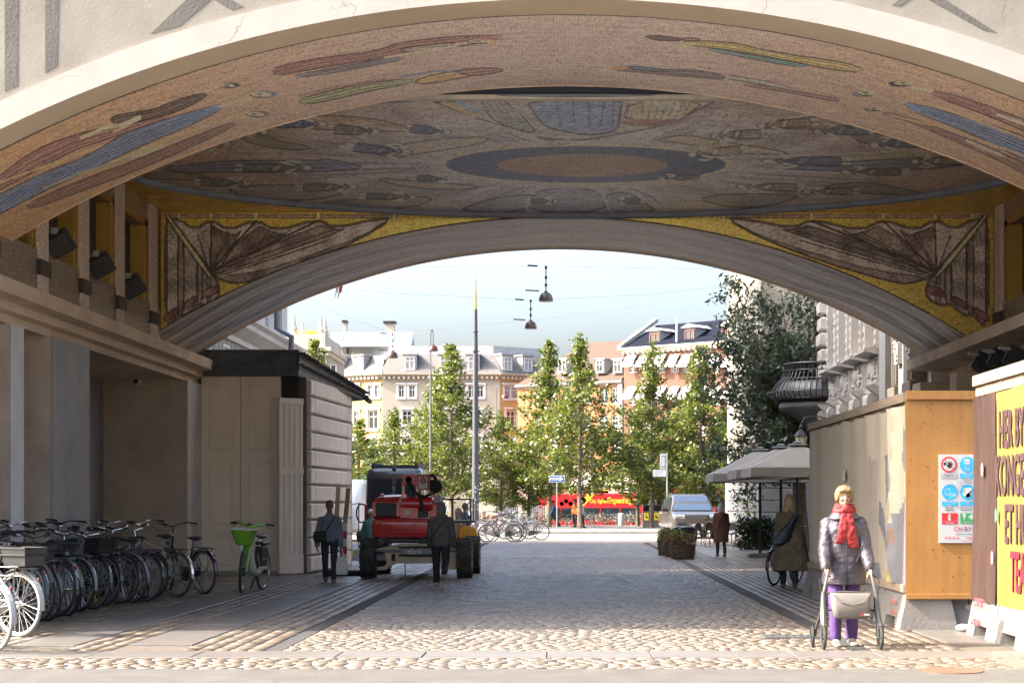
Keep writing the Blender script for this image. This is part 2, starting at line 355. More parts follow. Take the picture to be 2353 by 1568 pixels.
def robed(cx, cy, L, W_, ang, c, c2, n=4, sk=(0.42,0.32,0.22)):
    """a plain robed figure laid along ang: hem, folds, sash, arm, head"""
    ca, sa = math.cos(ang), math.sin(ang); T = lambda l: [(cx+x*L*ca-y*W_*sa, cy+x*L*sa*.28+y*W_*ca) for x, y in l]
    out = [('poly', T([(-.55,-.5),(-.3,-.55),(.1,-.36),(.30,-.30),(.36,0),(.30,.32),(.05,.42),(-.3,.52),(-.56,.45),(-.52,0)]), c, 1.0)]
    out += [('line', T([(-.52,-.4+.8*k/(n-1)),(-.2,-.35+.7*k/(n-1)),(.25,-.15+.3*k/(n-1))]), .9, tuple(q*.5 for q in c)) for k in range(n)]
    out += [('poly', T([(-.05,-.42),(.08,-.38),(.0,.44),(-.14,.47)]), c2, .8), ('line', T([(.24,-.28),(.05,-.62),(.2,-.85),(.34,-.7)]), 1.8, sk), ('line', T([(.24,.28),(.1,.6),(.28,.8)]), 1.8, sk), ('line', T([(-.56,-.3),(-.66,-.3)]), 2.0, sk), ('line', T([(-.56,.25),(-.67,.28)]), 2.0, sk)]
    hx, hy = T([(.45,0)])[0]; out += [('oval', (hx+2*ca, hy, max(4,L*.085), max(2.6,W_*.36)), (0.12,0.08,0.06)), ('oval', (hx-1*ca, hy+.5, max(3.2,L*.065), max(2.0,W_*.27)), sk)]
    return out
def Z1(l): return [(x/1.992, y/1.992) for x, y in l]
def Z2(l): return [(1176+x/1.992, y/1.992) for x, y in l]
def Z3(l): return [(904.6+x/2.8898, 162.8+y/2.8898) for x, y in l]
def folds(fig, n, col, w=0.9, jit=0.0):
    """n fold strokes along a long robe polygon given as (top edge, bottom edge) polylines"""
    t, b = fig; out = []
    for i in range(n):
        k = (i+0.6)/(n+0.2); m = min(len(t), len(b))
        out.append(('line', [(t[j][0]*(1-k)+b[j][0]*k, t[j][1]*(1-k)+b[j][1]*k) for j in range(m)], w, col))
    return out
def grid(name, X, Y, Z, U, V, colfn, m, parent):
    """regular grid of points -> painted mesh part, colours laid out by where the design sits"""
    nu, nv = X.shape
    co = np.stack([X.ravel(), (Y-Y0).ravel(), Z.ravel()], 1)
    idx = np.arange(nu*nv).reshape(nu, nv)
    q = np.stack([idx[:-1,:-1], idx[1:,:-1], idx[1:,1:], idx[:-1,1:]], -1).reshape(-1, 4)
    me = bpy.data.meshes.new(name)
    me.vertices.add(len(co)); me.vertices.foreach_set('co', co.ravel())
    me.loops.add(q.size); me.loops.foreach_set('vertex_index', q.ravel())
    me.polygons.add(len(q)); me.polygons.foreach_set('loop_start', np.arange(0, q.size, 4)); me.polygons.foreach_set('loop_total', np.full(len(q), 4))
    me.update(calc_edges=True)
    uv = me.uv_layers.new(name='UVMap'); st = np.stack([U.ravel(), V.ravel()], 1)[q.ravel()]; uv.data.foreach_set('uv', st.ravel().astype(np.float32))
    px = (X.ravel()/Y.ravel())*F+VX; py = HZ-(Z.ravel()-CAMH)/Y.ravel()*F
    col = colfn(px, py, X.ravel(), Y.ravel(), Z.ravel())
    at = me.color_attributes.new('Col', 'FLOAT_COLOR', 'POINT'); at.data.foreach_set('color', col.astype(np.float32).ravel())
    me.materials.append(m); me.polygons.foreach_set('use_smooth', [True]*len(q)); me.validate()
    o = bpy.data.objects.new(name, me); C.objects.link(o); o.parent = parent; return o

MAUVE, BLUE, BROWN, GREEN, OCHRE, TEAL, SKIN, TAN, GREYB = (0.30,0.17,0.15), (0.16,0.22,0.34), (0.25,0.15,0.11), (0.30,0.33,0.17), (0.56,0.37,0.16), (0.17,0.30,0.29), (0.70,0.52,0.35), (0.60,0.43,0.24), (0.21,0.22,0.25)
DK = (0.05,0.04,0.04)
def head(c, a, b, col=SKIN, hair=BROWN, dx=0.3):
    return [('line', [(c[0]-a*1.6,c[1]+b*1.2),(c[0]-a*.6,c[1]+b*.3)], b*.45, tuple(q*.8 for q in col)), ('oval', (c[0]+dx*a, c[1]-dx*b*0.6, a, b), hair), ('oval', (c[0], c[1], a*.85, b*.8), col), ('line', [(c[0]-a*.3,c[1]-b*.2),(c[0]+a*.1,c[1]-b*.25)], 1.0, DK), ('line', [(c[0]-a*.2,c[1]+b*.4),(c[0]+a*.2,c[1]+b*.35)], .8, hair), ('line', [(c[0]-a*.8,c[1]),(c[0]-a*.3,c[1]+b*.75),(c[0]+a*.6,c[1]+b*.7)], .9, DK)]
# ---- front soffit
front_shapes = []
def robe(top, bot, col, n=3, fc=None, Zf=Z1):
    t, b = Zf(top), Zf(bot); front_shapes.append(('poly', t+b[::-1], col, 1.1))
    front_shapes.extend(folds((t, b), n, fc or tuple(c*0.5 for c in col), 1.0)); front_shapes.extend(folds((t, b), n+1, tuple(min(.8, c*1.5+.03) for c in col), .7))
robe([(-60,850),(150,690),(330,620),(480,585),(640,560),(760,520)], [(-60,900),(150,790),(330,690),(480,640),(640,590),(760,540)], MAUVE, 3)
robe([(500,545),(560,520),(700,505),(800,460),(930,425)], [(520,565),(600,560),(740,535),(850,495),(950,440)], (0.13,0.10,0.085), 2)
front_shapes += [('line', Z1([(370,632),(470,590),(560,570),(640,535)]), 3.2, SKIN), ('line', Z1([(520,605),(640,545)]), 2.0, SKIN)]
front_shapes += head(Z1([(1040,393)])[0], 22, 6, SKIN, DK)
front_shapes += [('line', Z1([(0,835),(500,655),(900,505),(1165,395)]), 2.2, TAN), ('line', Z1([(0,930),(500,745),(900,590),(1220,487)]), 2.2, TAN)]
front_shapes += [('line', Z1([(1165,395),(1075,440),(1060,470)]), 1.6, TAN), ('line', Z1([(1060,470),(1130,490),(1220,487)]), 1.6, TAN)]
robe([(-60,920),(200,790),(400,715),(560,615),(760,545),(1000,478)], [(-60,1010),(200,875),(420,775),(660,660),(860,580),(1030,492)], BLUE, 6, (0.05,0.07,0.13))
front_shapes += [('line', Z1([(1005,490),(1090,470),(1150,450)]), 3.0, SKIN)] + head(Z1([(1190,435)])[0], 30, 8, SKIN, GREYB)
robe([(120,935),(330,840),(620,735),(850,640),(1060,560)], [(140,960),(360,880),(650,770),(880,670),(1080,575)], BROWN, 3)
front_shapes += [('line', Z1([(200,860),(420,775),(620,715),(740,665)]), 2.4, (0.40,0.36,0.26)), ('line', Z1([(610,720),(740,670)]), 3, SKIN)] + head(Z1([(1165,525)])[0], 26, 7, SKIN, BROWN)
robe([(1245,318),(1330,290),(1500,262),(1720,235),(1830,195),(2060,168),(2300,163)], [(1260,348),(1400,322),(1560,295),(1740,268),(1880,240),(2100,215),(2290,180)], MAUVE, 3)
robe([(1350,345),(1500,318),(1680,285),(1840,262)], [(1360,355),(1520,335),(1700,300),(1850,270)], GREYB, 1)
front_shapes += [('poly', Z1([(1830,225),(1950,205),(2080,195),(2100,212),(1950,232),(1850,240)]), (0.42,0.36,0.30), 0.9), ('line', Z1([(1760,265),(1900,240),(2090,212)]), 1.8, SKIN)] + head(Z1([(2190,192)])[0], 34, 5, SKIN, OCHRE)
robe([(1365,455),(1450,432),(1640,385),(1880,358)], [(1385,480),(1500,462),(1680,420),(1890,378)], GREEN, 2)
front_shapes += [('line', Z1([(1370,440),(1550,395),(1760,362)]), 2.2, (0.40,0.24,0.20)), ('poly', Z1([(1880,375),(2000,338),(2130,318),(2230,330),(2150,350),(1950,388)]), OCHRE, 0.9),
    ('line', Z1([(1830,352),(2000,325),(2120,335)]), 1.6, BLUE), ('poly', Z1([(2090,322),(2200,310),(2330,318),(2220,345),(2120,345)]), (0.36,0.20,0.17), 0.8)]
R = lambda t, b, c, n=3, fc=None: robe(t, b, c, n, fc, Z2)
R([(790,192),(900,188),(1050,203),(1120,225),(1300,255),(1530,288),(1600,315)], [(800,205),(900,218),(1040,238),(1130,252),(1290,285),(1500,325),(1590,330)], OCHRE, 2)
R([(900,222),(1000,236),(1150,262),(1370,300)], [(915,234),(1010,252),(1160,282),(1310,306)], TEAL, 1)
front_shapes += [('poly', Z2([(600,163),(700,165),(780,178),(770,190),(650,185)]), (0.12,0.08,0.07), 0.8), ('poly', Z2([(770,176),(830,172),(870,184),(800,192)]), (0.40,0.14,0.11), 0.8), ('oval', (1176+790/1.992, 215/1.992, 22, 5), SKIN)]
R([(460,305),(560,308),(700,322),(820,320),(975,345)], [(470,322),(580,330),(720,345),(830,352),(970,365)], (0.19,0.15,0.15), 2)
R([(975,345),(1100,362),(1220,385),(1290,410)], [(985,360),(1100,378),(1200,398),(1280,415)], (0.42,0.36,0.29), 2)
R([(1060,385),(1200,400),(1350,428),(1500,455)], [(1080,395),(1220,415),(1380,445),(1490,465)], MAUVE, 1)
front_shapes += [('poly', Z2([(540,300),(640,312),(700,318),(690,330),(560,322)]), BLUE, 0.7), ('oval', (1176+490/1.992, 312/1.992, 20, 4), OCHRE)]
R([(1900,415),(2000,430),(2150,475),(2400,570)], [(1960,450),(2040,480),(2180,530),(2400,625)], MAUVE, 3)
R([(1790,468),(1900,490),(2100,545),(2400,640)], [(1830,505),(1930,545),(2110,615),(2400,760)], BLUE, 6, (0.05,0.07,0.13))
R([(1690,515),(1800,530),(1960,592),(2150,660),(2400,770)], [(1720,530),(1820,555),(1990,630),(2200,720),(2400,825)], BROWN, 3)
front_shapes += [('line', Z2([(1680,385),(1900,470),(2400,655)]), 2.0, TAN), ('line', Z2([(1730,530),(2000,590),(2400,735)]), 1.8, TAN)] + head(Z2([(1790,382)])[0], 26, 7, SKIN, DK, -0.3) + head(Z2([(1620,428)])[0], 26, 7, SKIN, GREYB, -0.3) + head(Z2([(1660,500)])[0], 20, 5, SKIN, BROWN, -0.3)
front_shapes += [('line', Z2([(2220,525),(2350,570)]), 3, SKIN), ('line', Z2([(2080,645),(2250,715)]), 3, SKIN), ('line', Z2([(1830,400),(1920,418)]), 3, SKIN)]
def front_col(px, py, x, y, z):
    c = np.zeros((len(px), 4)); t = np.clip((np.abs(x)-1.5)/6.0, 0, 1)[:, None]
    c[:, :3] = np.array((0.78,0.62,0.55))*(1-t)+np.array((0.76,0.47,0.26))*t  # warmer sides: partly own colour, partly reflected light put into it
    c[:, 3] = 0.14
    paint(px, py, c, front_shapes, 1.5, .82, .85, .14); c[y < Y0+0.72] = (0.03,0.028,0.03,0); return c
m_mos = mosaic('mosaic_warm', 0.42, 0.30, 45, 45, painted_glint=.35, glint_swap=True, lines=.72)
xs = np.linspace(-8.9, 8.9, 1250); ys = np.linspace(Y0+0.63, Y1, 210)
X, Y = np.meshgrid(xs, ys, indexing='ij'); Z = arch_f(X); arc = np.arcsin(np.clip(X/15.7, -1, 1))*15.7
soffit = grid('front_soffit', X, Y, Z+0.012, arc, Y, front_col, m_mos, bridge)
# ---- ceiling
OC, OA, OB = (0.15, 30.45), 8.25, 4.55
cs = [('oval', (1345, 378, 342, 47), (0.30,0.25,0.17)), ('oval', (1345, 378, 322, 42), (0.045,0.055,0.09)), ('oval', (1339, 380, 196, 26), (0.17,0.115,0.075))]
cs += [('poly', Z3([(230,192),(2185,178),(1960,285),(1880,345),(1500,420),(1200,470),(930,440),(600,330),(400,260)]), (0.24,0.22,0.20), 1.0)]
cs += [('poly', Z3([(880,195),(1520,180),(1500,280),(1490,400),(1300,432),(1110,400),(1000,370),(930,280)]), (0.12,0.16,0.26), 1.1)]
cs += [('line', Z3([(x0,190),(x1,365)]), 1.6, (0.06,0.08,0.15)) for x0, x1 in ((1075,1110),(1185,1200),(1290,1300),(1400,1370),(1460,1450))]
cs += [('poly', Z3([(560,195),(740,190),(880,330),(960,420),(760,380),(620,300)]), (0.14,0.16,0.12), 0.9)]
cs += [('line', Z3([(560+40*i,200),(640+44*i,330)]), 1.0, (0.30,0.30,0.24)) for i in range(6)]
cs += [('line', Z3([(590,340),(950,440)]), 2.2, TAN), ('line', Z3([(330,210),(540,300)]), 4, (0.28,0.21,0.12)), ('line', Z3([(420,200),(560,270)]), 3, BLUE)]
cs += [('poly', Z3([(1560,200),(2080,190),(1900,330),(1520,340)]), (0.30,0.23,0.15), 0.9), ('oval', (904.6+1720/2.89, 162.8+230/2.89, 26, 14), (0.40,0.31,0.21)), ('oval', (904.6+1830/2.89, 162.8+230/2.89, 25, 15), (0.42,0.33,0.22)), ('oval', (904.6+1760/2.89, 162.8+300/2.89, 60, 8), (0.36,0.27,0.18)), ('oval', (904.6+1700/2.89, 162.8+345/2.89, 66, 8), (0.16,0.10,0.08))]
cs += [('line', Z3([(1560+26*i,205),(1545+22*i,335)]), 0.8, (0.12,0.09,0.07)) for i in range(0, 18, 2)]
cs += [('poly', Z3([(940,810),(980,790),(1180,770),(1370,800),(1420,940),(880,940)]), (0.13,0.13,0.145), 1.0), ('poly', Z3([(400,940),(620,850),(880,820),(940,830),(870,940)]), (0.15,0.15,0.155), 1.0), ('poly', Z3([(1380,830),(1540,800),(1640,860),(1760,940),(1430,940)]), (0.15,0.15,0.155), 1.0)]
cs += [('line', Z3([(880,910),(930,845)]), 3, (0.40,0.39,0.37)), ('line', Z3([(1390,835),(1430,915)]), 3, (0.40,0.39,0.37))]
cs += [('poly', Z1([(690,775),(1000,735),(1440,735),(1500,725),(1700,770),(1450,787),(900,790)]), (0.085,0.10,0.14), 0.9), ('line', Z1([(760,760),(1100,752),(1440,752)]), 0.9, (0.05,0.06,0.10)), ('line', Z1([(760,775),(1100,770),(1500,770)]), 0.9, (0.05,0.06,0.10))]
cs += [('poly', Z1([(1030,865),(1200,845),(1500,850),(1600,880),(1450,915),(1200,920),(1090,890)]), (0.16,0.14,0.13), 0.9), ('poly', Z1([(1420,930),(1800,900),(2000,900),(1900,950),(1600,960)]), (0.15,0.14,0.14), 0.9)]
cs += [('poly', Z1([(1350,555),(1450,525),(1700,540),(1930,595),(1850,605),(1600,600),(1400,590)]), (0.20,0.13,0.08), 0.9), ('line', Z1([(1360,560),(1600,570),(1900,600)]), 1.2, TAN), ('poly', Z1([(1080,625),(1200,610),(1280,650),(1430,670),(1380,690),(1180,670)]), (0.12,0.12,0.07), 0.9)]
cs += [('poly', Z1([(1640,690),(1800,670),(2000,635),(2250,625),(2200,660),(1950,700),(1800,720)]), (0.30,0.23,0.165), 0.8), ('poly', Z1([(1700,810),(1900,830),(2200,850),(2150,870),(1850,860)]), (0.26,0.19,0.13), 0.8), ('poly', Z1([(640,800),(760,785),(960,800),(900,825),(700,820)]), (0.11,0.11,0.075), 0.8)]
cs += [('poly', Z2([(640,640),(800,615),(960,650),(1230,690),(1280,710),(1000,700),(800,660)]), (0.30,0.22,0.14), 0.8), ('poly', Z2([(1110,580),(1260,540),(1440,530),(1600,575),(1480,595),(1300,590),(1180,590)]), (0.18,0.115,0.075), 0.9), ('line', Z2([(1250,545),(1420,520),(1560,560)]), 1.6, (0.36,0.30,0.22))]
cs += [('poly', Z2([(1540,610),(1620,600),(1850,650),(1780,665),(1600,660)]), (0.09,0.085,0.06), 0.9), ('poly', Z2([(1170,770),(1500,740),(2000,720),(2160,745),(1900,775),(1500,785)]), (0.08,0.095,0.13), 0.9), ('line', Z2([(1300,765),(2100,745)]), 0.9, (0.04,0.05,0.08)), ('line', Z2([(1500,725),(1900,705)]), 2, (0.20,0.19,0.12))]
cs += [('poly', Z2([(1420,850),(1600,830),(1800,865),(1900,890),(1700,890),(1500,880)]), (0.12,0.115,0.10), 0.9), ('poly', Z2([(830,910),(1000,885),(1350,890),(1200,940),(1020,955)]), (0.12,0.12,0.125), 0.9)]
rr_ = random.Random(4)
for cx, cy, L_, W_, an in ((470,330,120,26,.15),(560,300,110,22,.25),(690,285,120,20,.1),(820,300,100,22,.2),(640,385,150,18,0),(520,420,110,16,.1),(760,430,120,16,-.1),(900,452,110,14,.0),(880,345,130,20,.3),(990,300,90,18,.3),(1000,410,80,12,.1),(1690,310,110,20,3.0),(1800,285,120,20,2.9),(1930,300,120,22,3.0),(2060,330,120,22,2.9),(1840,370,170,18,3.14),(2000,395,130,16,3.1),(1760,430,130,16,3.2),(1900,440,110,14,3.1),(1640,350,120,20,2.8),(2150,370,110,18,3.1),(1560,410,90,12,3.1),(1250,462,60,10,0),(1440,462,60,10,3.1)):
    c_ = rr_.choice([(0.085,0.10,0.14),(0.16,0.12,0.095),(0.22,0.16,0.11),(0.12,0.125,0.095),(0.25,0.19,0.13),(0.13,0.085,0.075),(0.10,0.115,0.125)]); cs += robed(cx, cy, L_, W_, an, c_, tuple(q*1.6 for q in c_))
for k in range(70):
    a_ = rr_.uniform(0, 2*PI); r0 = rr_.uniform(1.02, 1.25); r1 = r0+rr_.uniform(.3, .9); x_, y_ = math.cos(a_)*345, math.sin(a_)*46
    cs.insert(3, ('line', [(1345+x_*r0, 378+y_*r0), (1345+x_*(r0+r1)/2+rr_.uniform(-12,12), 378+y_*(r0+r1)/2+rr_.uniform(-3,3)), (1345+x_*r1, 378+y_*r1)], rr_.uniform(.8,2.4), rr_.choice([(0.31,0.30,0.29),(0.26,0.25,0.24),(0.15,0.13,0.12),(0.20,0.16,0.13)])))
for r_k in (1.04, 1.09, 1.15): cs.append(('line', [(1345+342*r_k*math.cos(2*PI*i/60), 378+47*r_k*math.sin(2*PI*i/60)) for i in range(61)], .9, (0.27,0.24,0.20)))
def ceil_col(px, py, x, y, z):
    c = np.zeros((len(px), 4)); r = np.hypot((px-1345)/600, (py-378)/150)
    t = np.clip((r-0.55)/0.95, 0, 1)[:, None]
    u = (0.5+0.5*np.sin(np.arctan2(py-378, (px-1345)*0.25)*14+np.sin(px*0.02)*1.5))[:, None]
    a = np.array((0.76,0.73,0.71))*(0.75+0.3*u); b = np.array((0.70,0.49,0.36))*(0.8+0.25*u)
    c[:, :3] = a*(1-t)+b*t; c[:, 3] = .2
    paint(px, py, c, cs, 3.0, .72, 1.6, .2)
    o = ((x-OC[0])/OA)**2+((y-OC[1])/OB)**2 > 1
    c[o] = (1.0,0.62,0.18,0.95); return c
m_ceil = mosaic('mosaic_ceiling', 0.40, 0.32, 36, 36, (7, 1.2, 1), painted_glint=.55, glint_swap=True, lines=.55)
xs = np.linspace(-8.7, 8.9, 850); ys = np.linspace(Y1, Y2, 270); X, Y = np.meshgrid(xs, ys, indexing='ij')
ceiling = grid('painted_ceiling', X, Y, ceil_h(Y), Y*0.6, X*0.9, ceil_col, m_ceil, bridge)
mb = MB(); mb.tube([(OC[0]+OA*math.cos(a), OC[1]+OB*math.sin(a), ceil_h(OC[1]+OB*math.sin(a))-0.03) for a in [2*PI*i/120 for i in range(120)]], 0.085, 8, closed=True)
m_ovalrim = mat('blue_grey_moulding', (0.22,0.245,0.29), 0.6, var=0.15, scale=3)
mb.build('oval_moulding', m_ovalrim, bridge, world=True, smooth=True)
mb = MB(); mb.box(-4.6, 4.9, Y1+0.28, Y1+0.42, 7.60, 7.745); mb.build('pale_moulding', mat('pale_moulding', (0.60,0.56,0.46), 0.6), bridge, world=True)
mb = MB(); mb.box(-4.6, 4.9, Y1+0.05, Y1+0.26, 7.66, 7.745); mb.build('blue_band', mat('deep_blue', (0.02,0.03,0.06), 0.6), bridge, world=True)
# ---- back wall with curtain mosaic
def ZC(l): return Z1(l)
rod = [('line', Z1([(735,988),(1815,990)]), 4.3, (0.13,0.095,0.06)), ('line', Z1([(735,982),(1815,984)]), 0.9, DK), ('line', Z1([(735,997),(1815,998)]), 0.9, DK)]
rod += [('line', Z1([(x,980),(x,1002)]), 2.2, (0.6,0.4,0.1), 0.9) for x in (818,965,1172,1455,1805)]
TAUPE, TAUD, OUTL = (0.155,0.132,0.115), (0.088,0.070,0.06), (0.03,0.02,0.015)
fan = [(755,1005),(820,1003),(890,1052),(965,1003),(1045,1055),(1172,1003),(1262,1058),(1455,1002),(1530,1045),(1700,1006),(1800,997),(1650,1092),(1400,1200),(1150,1285),(1070,1297),(1000,1275),(965,1250),(900,1180),(820,1080)]
cur = [('poly', Z1(fan), TAUPE, 1.9)]
for (a, b) in (((965,1005),(1060,1060)),((1172,1005),(1330,1070)),((1455,1005),(1590,1040)),((1045,1055),(1110,1040)),((1262,1058),(1340,1035))):
    cur.append(('poly', Z1([(965,1248),(a[0],a[1]+20),((a[0]+b[0])/2,(a[1]+b[1])/2+26),(b[0],b[1]+10),(985,1262)]), TAUD, 0.9))
cur += [('line', Z1([(960,1245),q]), w, OUTL) for q, w in (((905,1075),1.4),((968,1010),1.8),((1172,1010),2.0),((1456,1010),2.0),((1040,1060),1.0),((1262,1062),1.2),((1530,1050),1.1))]
cur += [('poly', Z1([(985,1268),(1200,1240),(1430,1165),(1660,1080),(1785,1003),(1650,1092),(1400,1200),(1150,1285),(1070,1297)]), TAUD, 0.8)]
cur += [('line', Z1([(990,1265),(1200,1200),(1500,1100)]), 1.3, OUTL)]
hang = [(755,990),(790,1010),(880,1130),(975,1255),(1000,1300),(1000,1370),(930,1400),(912,1385),(842,1450),(828,1432),(755,1508)]
cur += [('poly', Z1(hang), TAUPE, 2.0)]
cur += [('poly', Z1([(x0,y0),(x1,y0+30),(x1,y1),(x0,y1)]), TAUD, 0.8) for x0, x1, y0, y1 in ((812,840,1050,1445),(900,925,1170,1390),(945,965,1240,1392))]
cur += [('poly', Z1([(752,1440),(812,1400),(812,1440),(752,1478)]), (0.085,0.045,0.04), 0.9), ('poly', Z1([(840,1385),(905,1345),(905,1380),(840,1425)]), (0.085,0.045,0.04), 0.9), ('poly', Z1([(925,1330),(1000,1300),(1000,1340),(925,1365)]), (0.085,0.045,0.04), 0.9)]
cur += [('line', Z1([(x,y0),(x,y1)]), 1.4, OUTL) for x, y0, y1 in ((765,1010,1440),(815,1060,1440),(842,1100,1420),(903,1180,1380),(927,1230,1370))]
cur += [('poly', Z1([(750,984),(775,984),(972,1258),(955,1275)]), (0.26,0.19,0.09), 1.6), ('line', Z1([(764,985),(962,1264)]), 1.0, (0.45,0.33,0.12), 0.5)]
def mirror(l):
    out = []
    for s in l:
        f = lambda p: (2274-(p[0]-376)*1.155, p[1])
        if s[0] in ('poly', 'line'): out.append((s[0], [f(p) for p in s[1]])+s[2:])
    return out
curtain_shapes = rod+cur+mirror(rod+cur)
def back_col(px, py, x, y, z):
    c = np.zeros((len(px), 4)); c[:] = (1.0,0.66,0.19,0.97)
    paint(px, py, c, curtain_shapes, 4.1, 1.0, 0.0, .15)
    for x0 in (366, 2284):
        m = np.abs(px-x0) < 3; c[m] = (0.2,0.13,0.05,0.4)
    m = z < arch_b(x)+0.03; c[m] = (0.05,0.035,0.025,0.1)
    return c
xs = np.linspace(-8.3, 8.7, 1000); ts = np.linspace(0, 1, 140); X, T = np.meshgrid(xs, ts, indexing='ij')
lo = arch_b(np.clip(X, -8.25, 8.0)); Z = lo*(1-T)+7.46*T
m_gold = mosaic('mosaic_gold', 0.36, 0.42, 48, 48, (9, 9, 1), painted_glint=0.0)
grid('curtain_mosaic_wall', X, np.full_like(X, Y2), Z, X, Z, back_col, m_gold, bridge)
# ---- far soffit
def far_col(px, py, x, y, z):
    c = np.zeros((len(px), 4)); t = np.clip((np.abs(x)-2)/5.5, 0, 1); v = (y-Y2)/(Y3-Y2)
    n = 0.5+0.5*np.sin(v*19+np.sin(x*1.1)*1.7+np.sin(x*2.7+v*5)*0.8)
    a = np.array((0.86,0.80,0.75)); b = np.array((0.20,0.215,0.27))
    n2 = 0.5+0.5*np.sin(v*43+np.sin(x*1.9+1)*2.3+np.sin(x*4.3+v*9)*0.9); k = np.clip((n*.7+n2*.45)*(0.30+0.6*t), 0, 1)[:, None]; c[:, :3] = a*(1-k)+b*k
    e = (v < 0.05) | (v > 0.93); c[:, 3] = .25; c[e, :3] = (0.66,0.57,0.47); return c
xs = np.linspace(-8.42, 8.12, 420); ys = np.linspace(Y2, Y3, 90); X, Y = np.meshgrid(xs, ys, indexing='ij')
m_far = mosaic('mosaic_clouds', 0.5, 0.3, 45, 45, (0.5, 7, 1), painted_glint=.5, lines=.75)
grid('far_soffit', X, Y, arch_b(X), X, Y, far_col, m_far, bridge)
# ---- front wall, rim, masses
def ringwall(af, x0, x1, y0, y1, ztop, n=64, over=0.0):
    mb = MB()
    xs = np.linspace(x0, x1, n+1)
    lo = [float(af(x))+over for x in xs]
    pts = [(float(x), z) for x, z in zip(xs, lo)]
    for i in range(n):
        (a, za), (b, zb) = pts[i], pts[i+1]
        mb.add([(a,y0,za),(b,y0,zb),(b,y0,ztop),(a,y0,ztop),(a,y1,za),(b,y1,zb),(b,y1,ztop),(a,y1,ztop)], [(0,1,2,3),(5,4,7,6),(4,5,1,0)])
    return mb
mb = ringwall(lambda x: arch_f(x, 0, 16.0, 8.03), -9.3, 9.3, Y0, Y0+0.6, 14.0)
mb.box(-45, -9.3, Y0, Y0+0.6, 0, 14); mb.box(9.3, 45, Y0, Y0+0.6, 0, 14)
mb.build('front_wall', m_stucco, bridge, world=True)
mb = MB(); n = 90; xs = np.linspace(-9.3, 9.3, n+1)
for i in range(n):
    a, b = float(xs[i]), float(xs[i+1]); za, zb = float(arch_f(a)), float(arch_f(b)); oa, ob = float(arch_f(a, 0, 16.0, 8.03)), float(arch_f(b, 0, 16.0, 8.03))
    mb.add([(a,Y0-.05,za),(b,Y0-.05,zb),(b,Y0-.05,ob),(a,Y0-.05,oa),(b,Y0,ob),(a,Y0,oa)], [(0,1,2,3),(3,2,4,5)], 0)
    mb.add([(a,Y0-.05,za),(b,Y0-.05,zb),(b,Y0+.63,zb),(a,Y0+.63,za)], [(3,2,1,0)], 1)
mb.build('arch_rim', [m_rim, m_rimsoff], bridge, world=True, smooth=True)
mb = MB()
mb.box(-45, 45, Y0, Y3+0.4, 14.0, 14.4)
for i in range(40):
    a, b = -9+18*i/40, -9+18*(i+1)/40
    mb.quad((a,Y1+.002,float(arch_f(a))-0.0),(a,Y1+.002,7.9),(b,Y1+.002,7.9),(b,Y1+.002,float(arch_f(b))))
mb.build('roof_slab', m_conc, bridge, world=True)
mb = ringwall(arch_b, -8.4, 8.1, Y3-0.02, Y3+0.4, 14.0); mb.box(-45, -8.4, Y3-0.02, Y3+0.4, 4.9, 14); mb.box(8.1, 45, Y3-0.02, Y3+0.4, 4.9, 14)
mb.build('rear_wall', m_conc, bridge, world=True)
# stencilled bands on the stucco (painted strips of the wall), drawn in place
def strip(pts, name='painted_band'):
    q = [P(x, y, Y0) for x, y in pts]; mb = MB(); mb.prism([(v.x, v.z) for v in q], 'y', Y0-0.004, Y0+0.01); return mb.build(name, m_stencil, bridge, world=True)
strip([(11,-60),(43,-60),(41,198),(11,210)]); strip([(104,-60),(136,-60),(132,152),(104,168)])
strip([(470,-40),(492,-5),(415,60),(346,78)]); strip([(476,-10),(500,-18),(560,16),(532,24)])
strip([(2048,12),(2068,16),(2120,-22),(2098,-22)]); strip([(2098,-20),(2140,-20),(2290,76),(2258,70)])
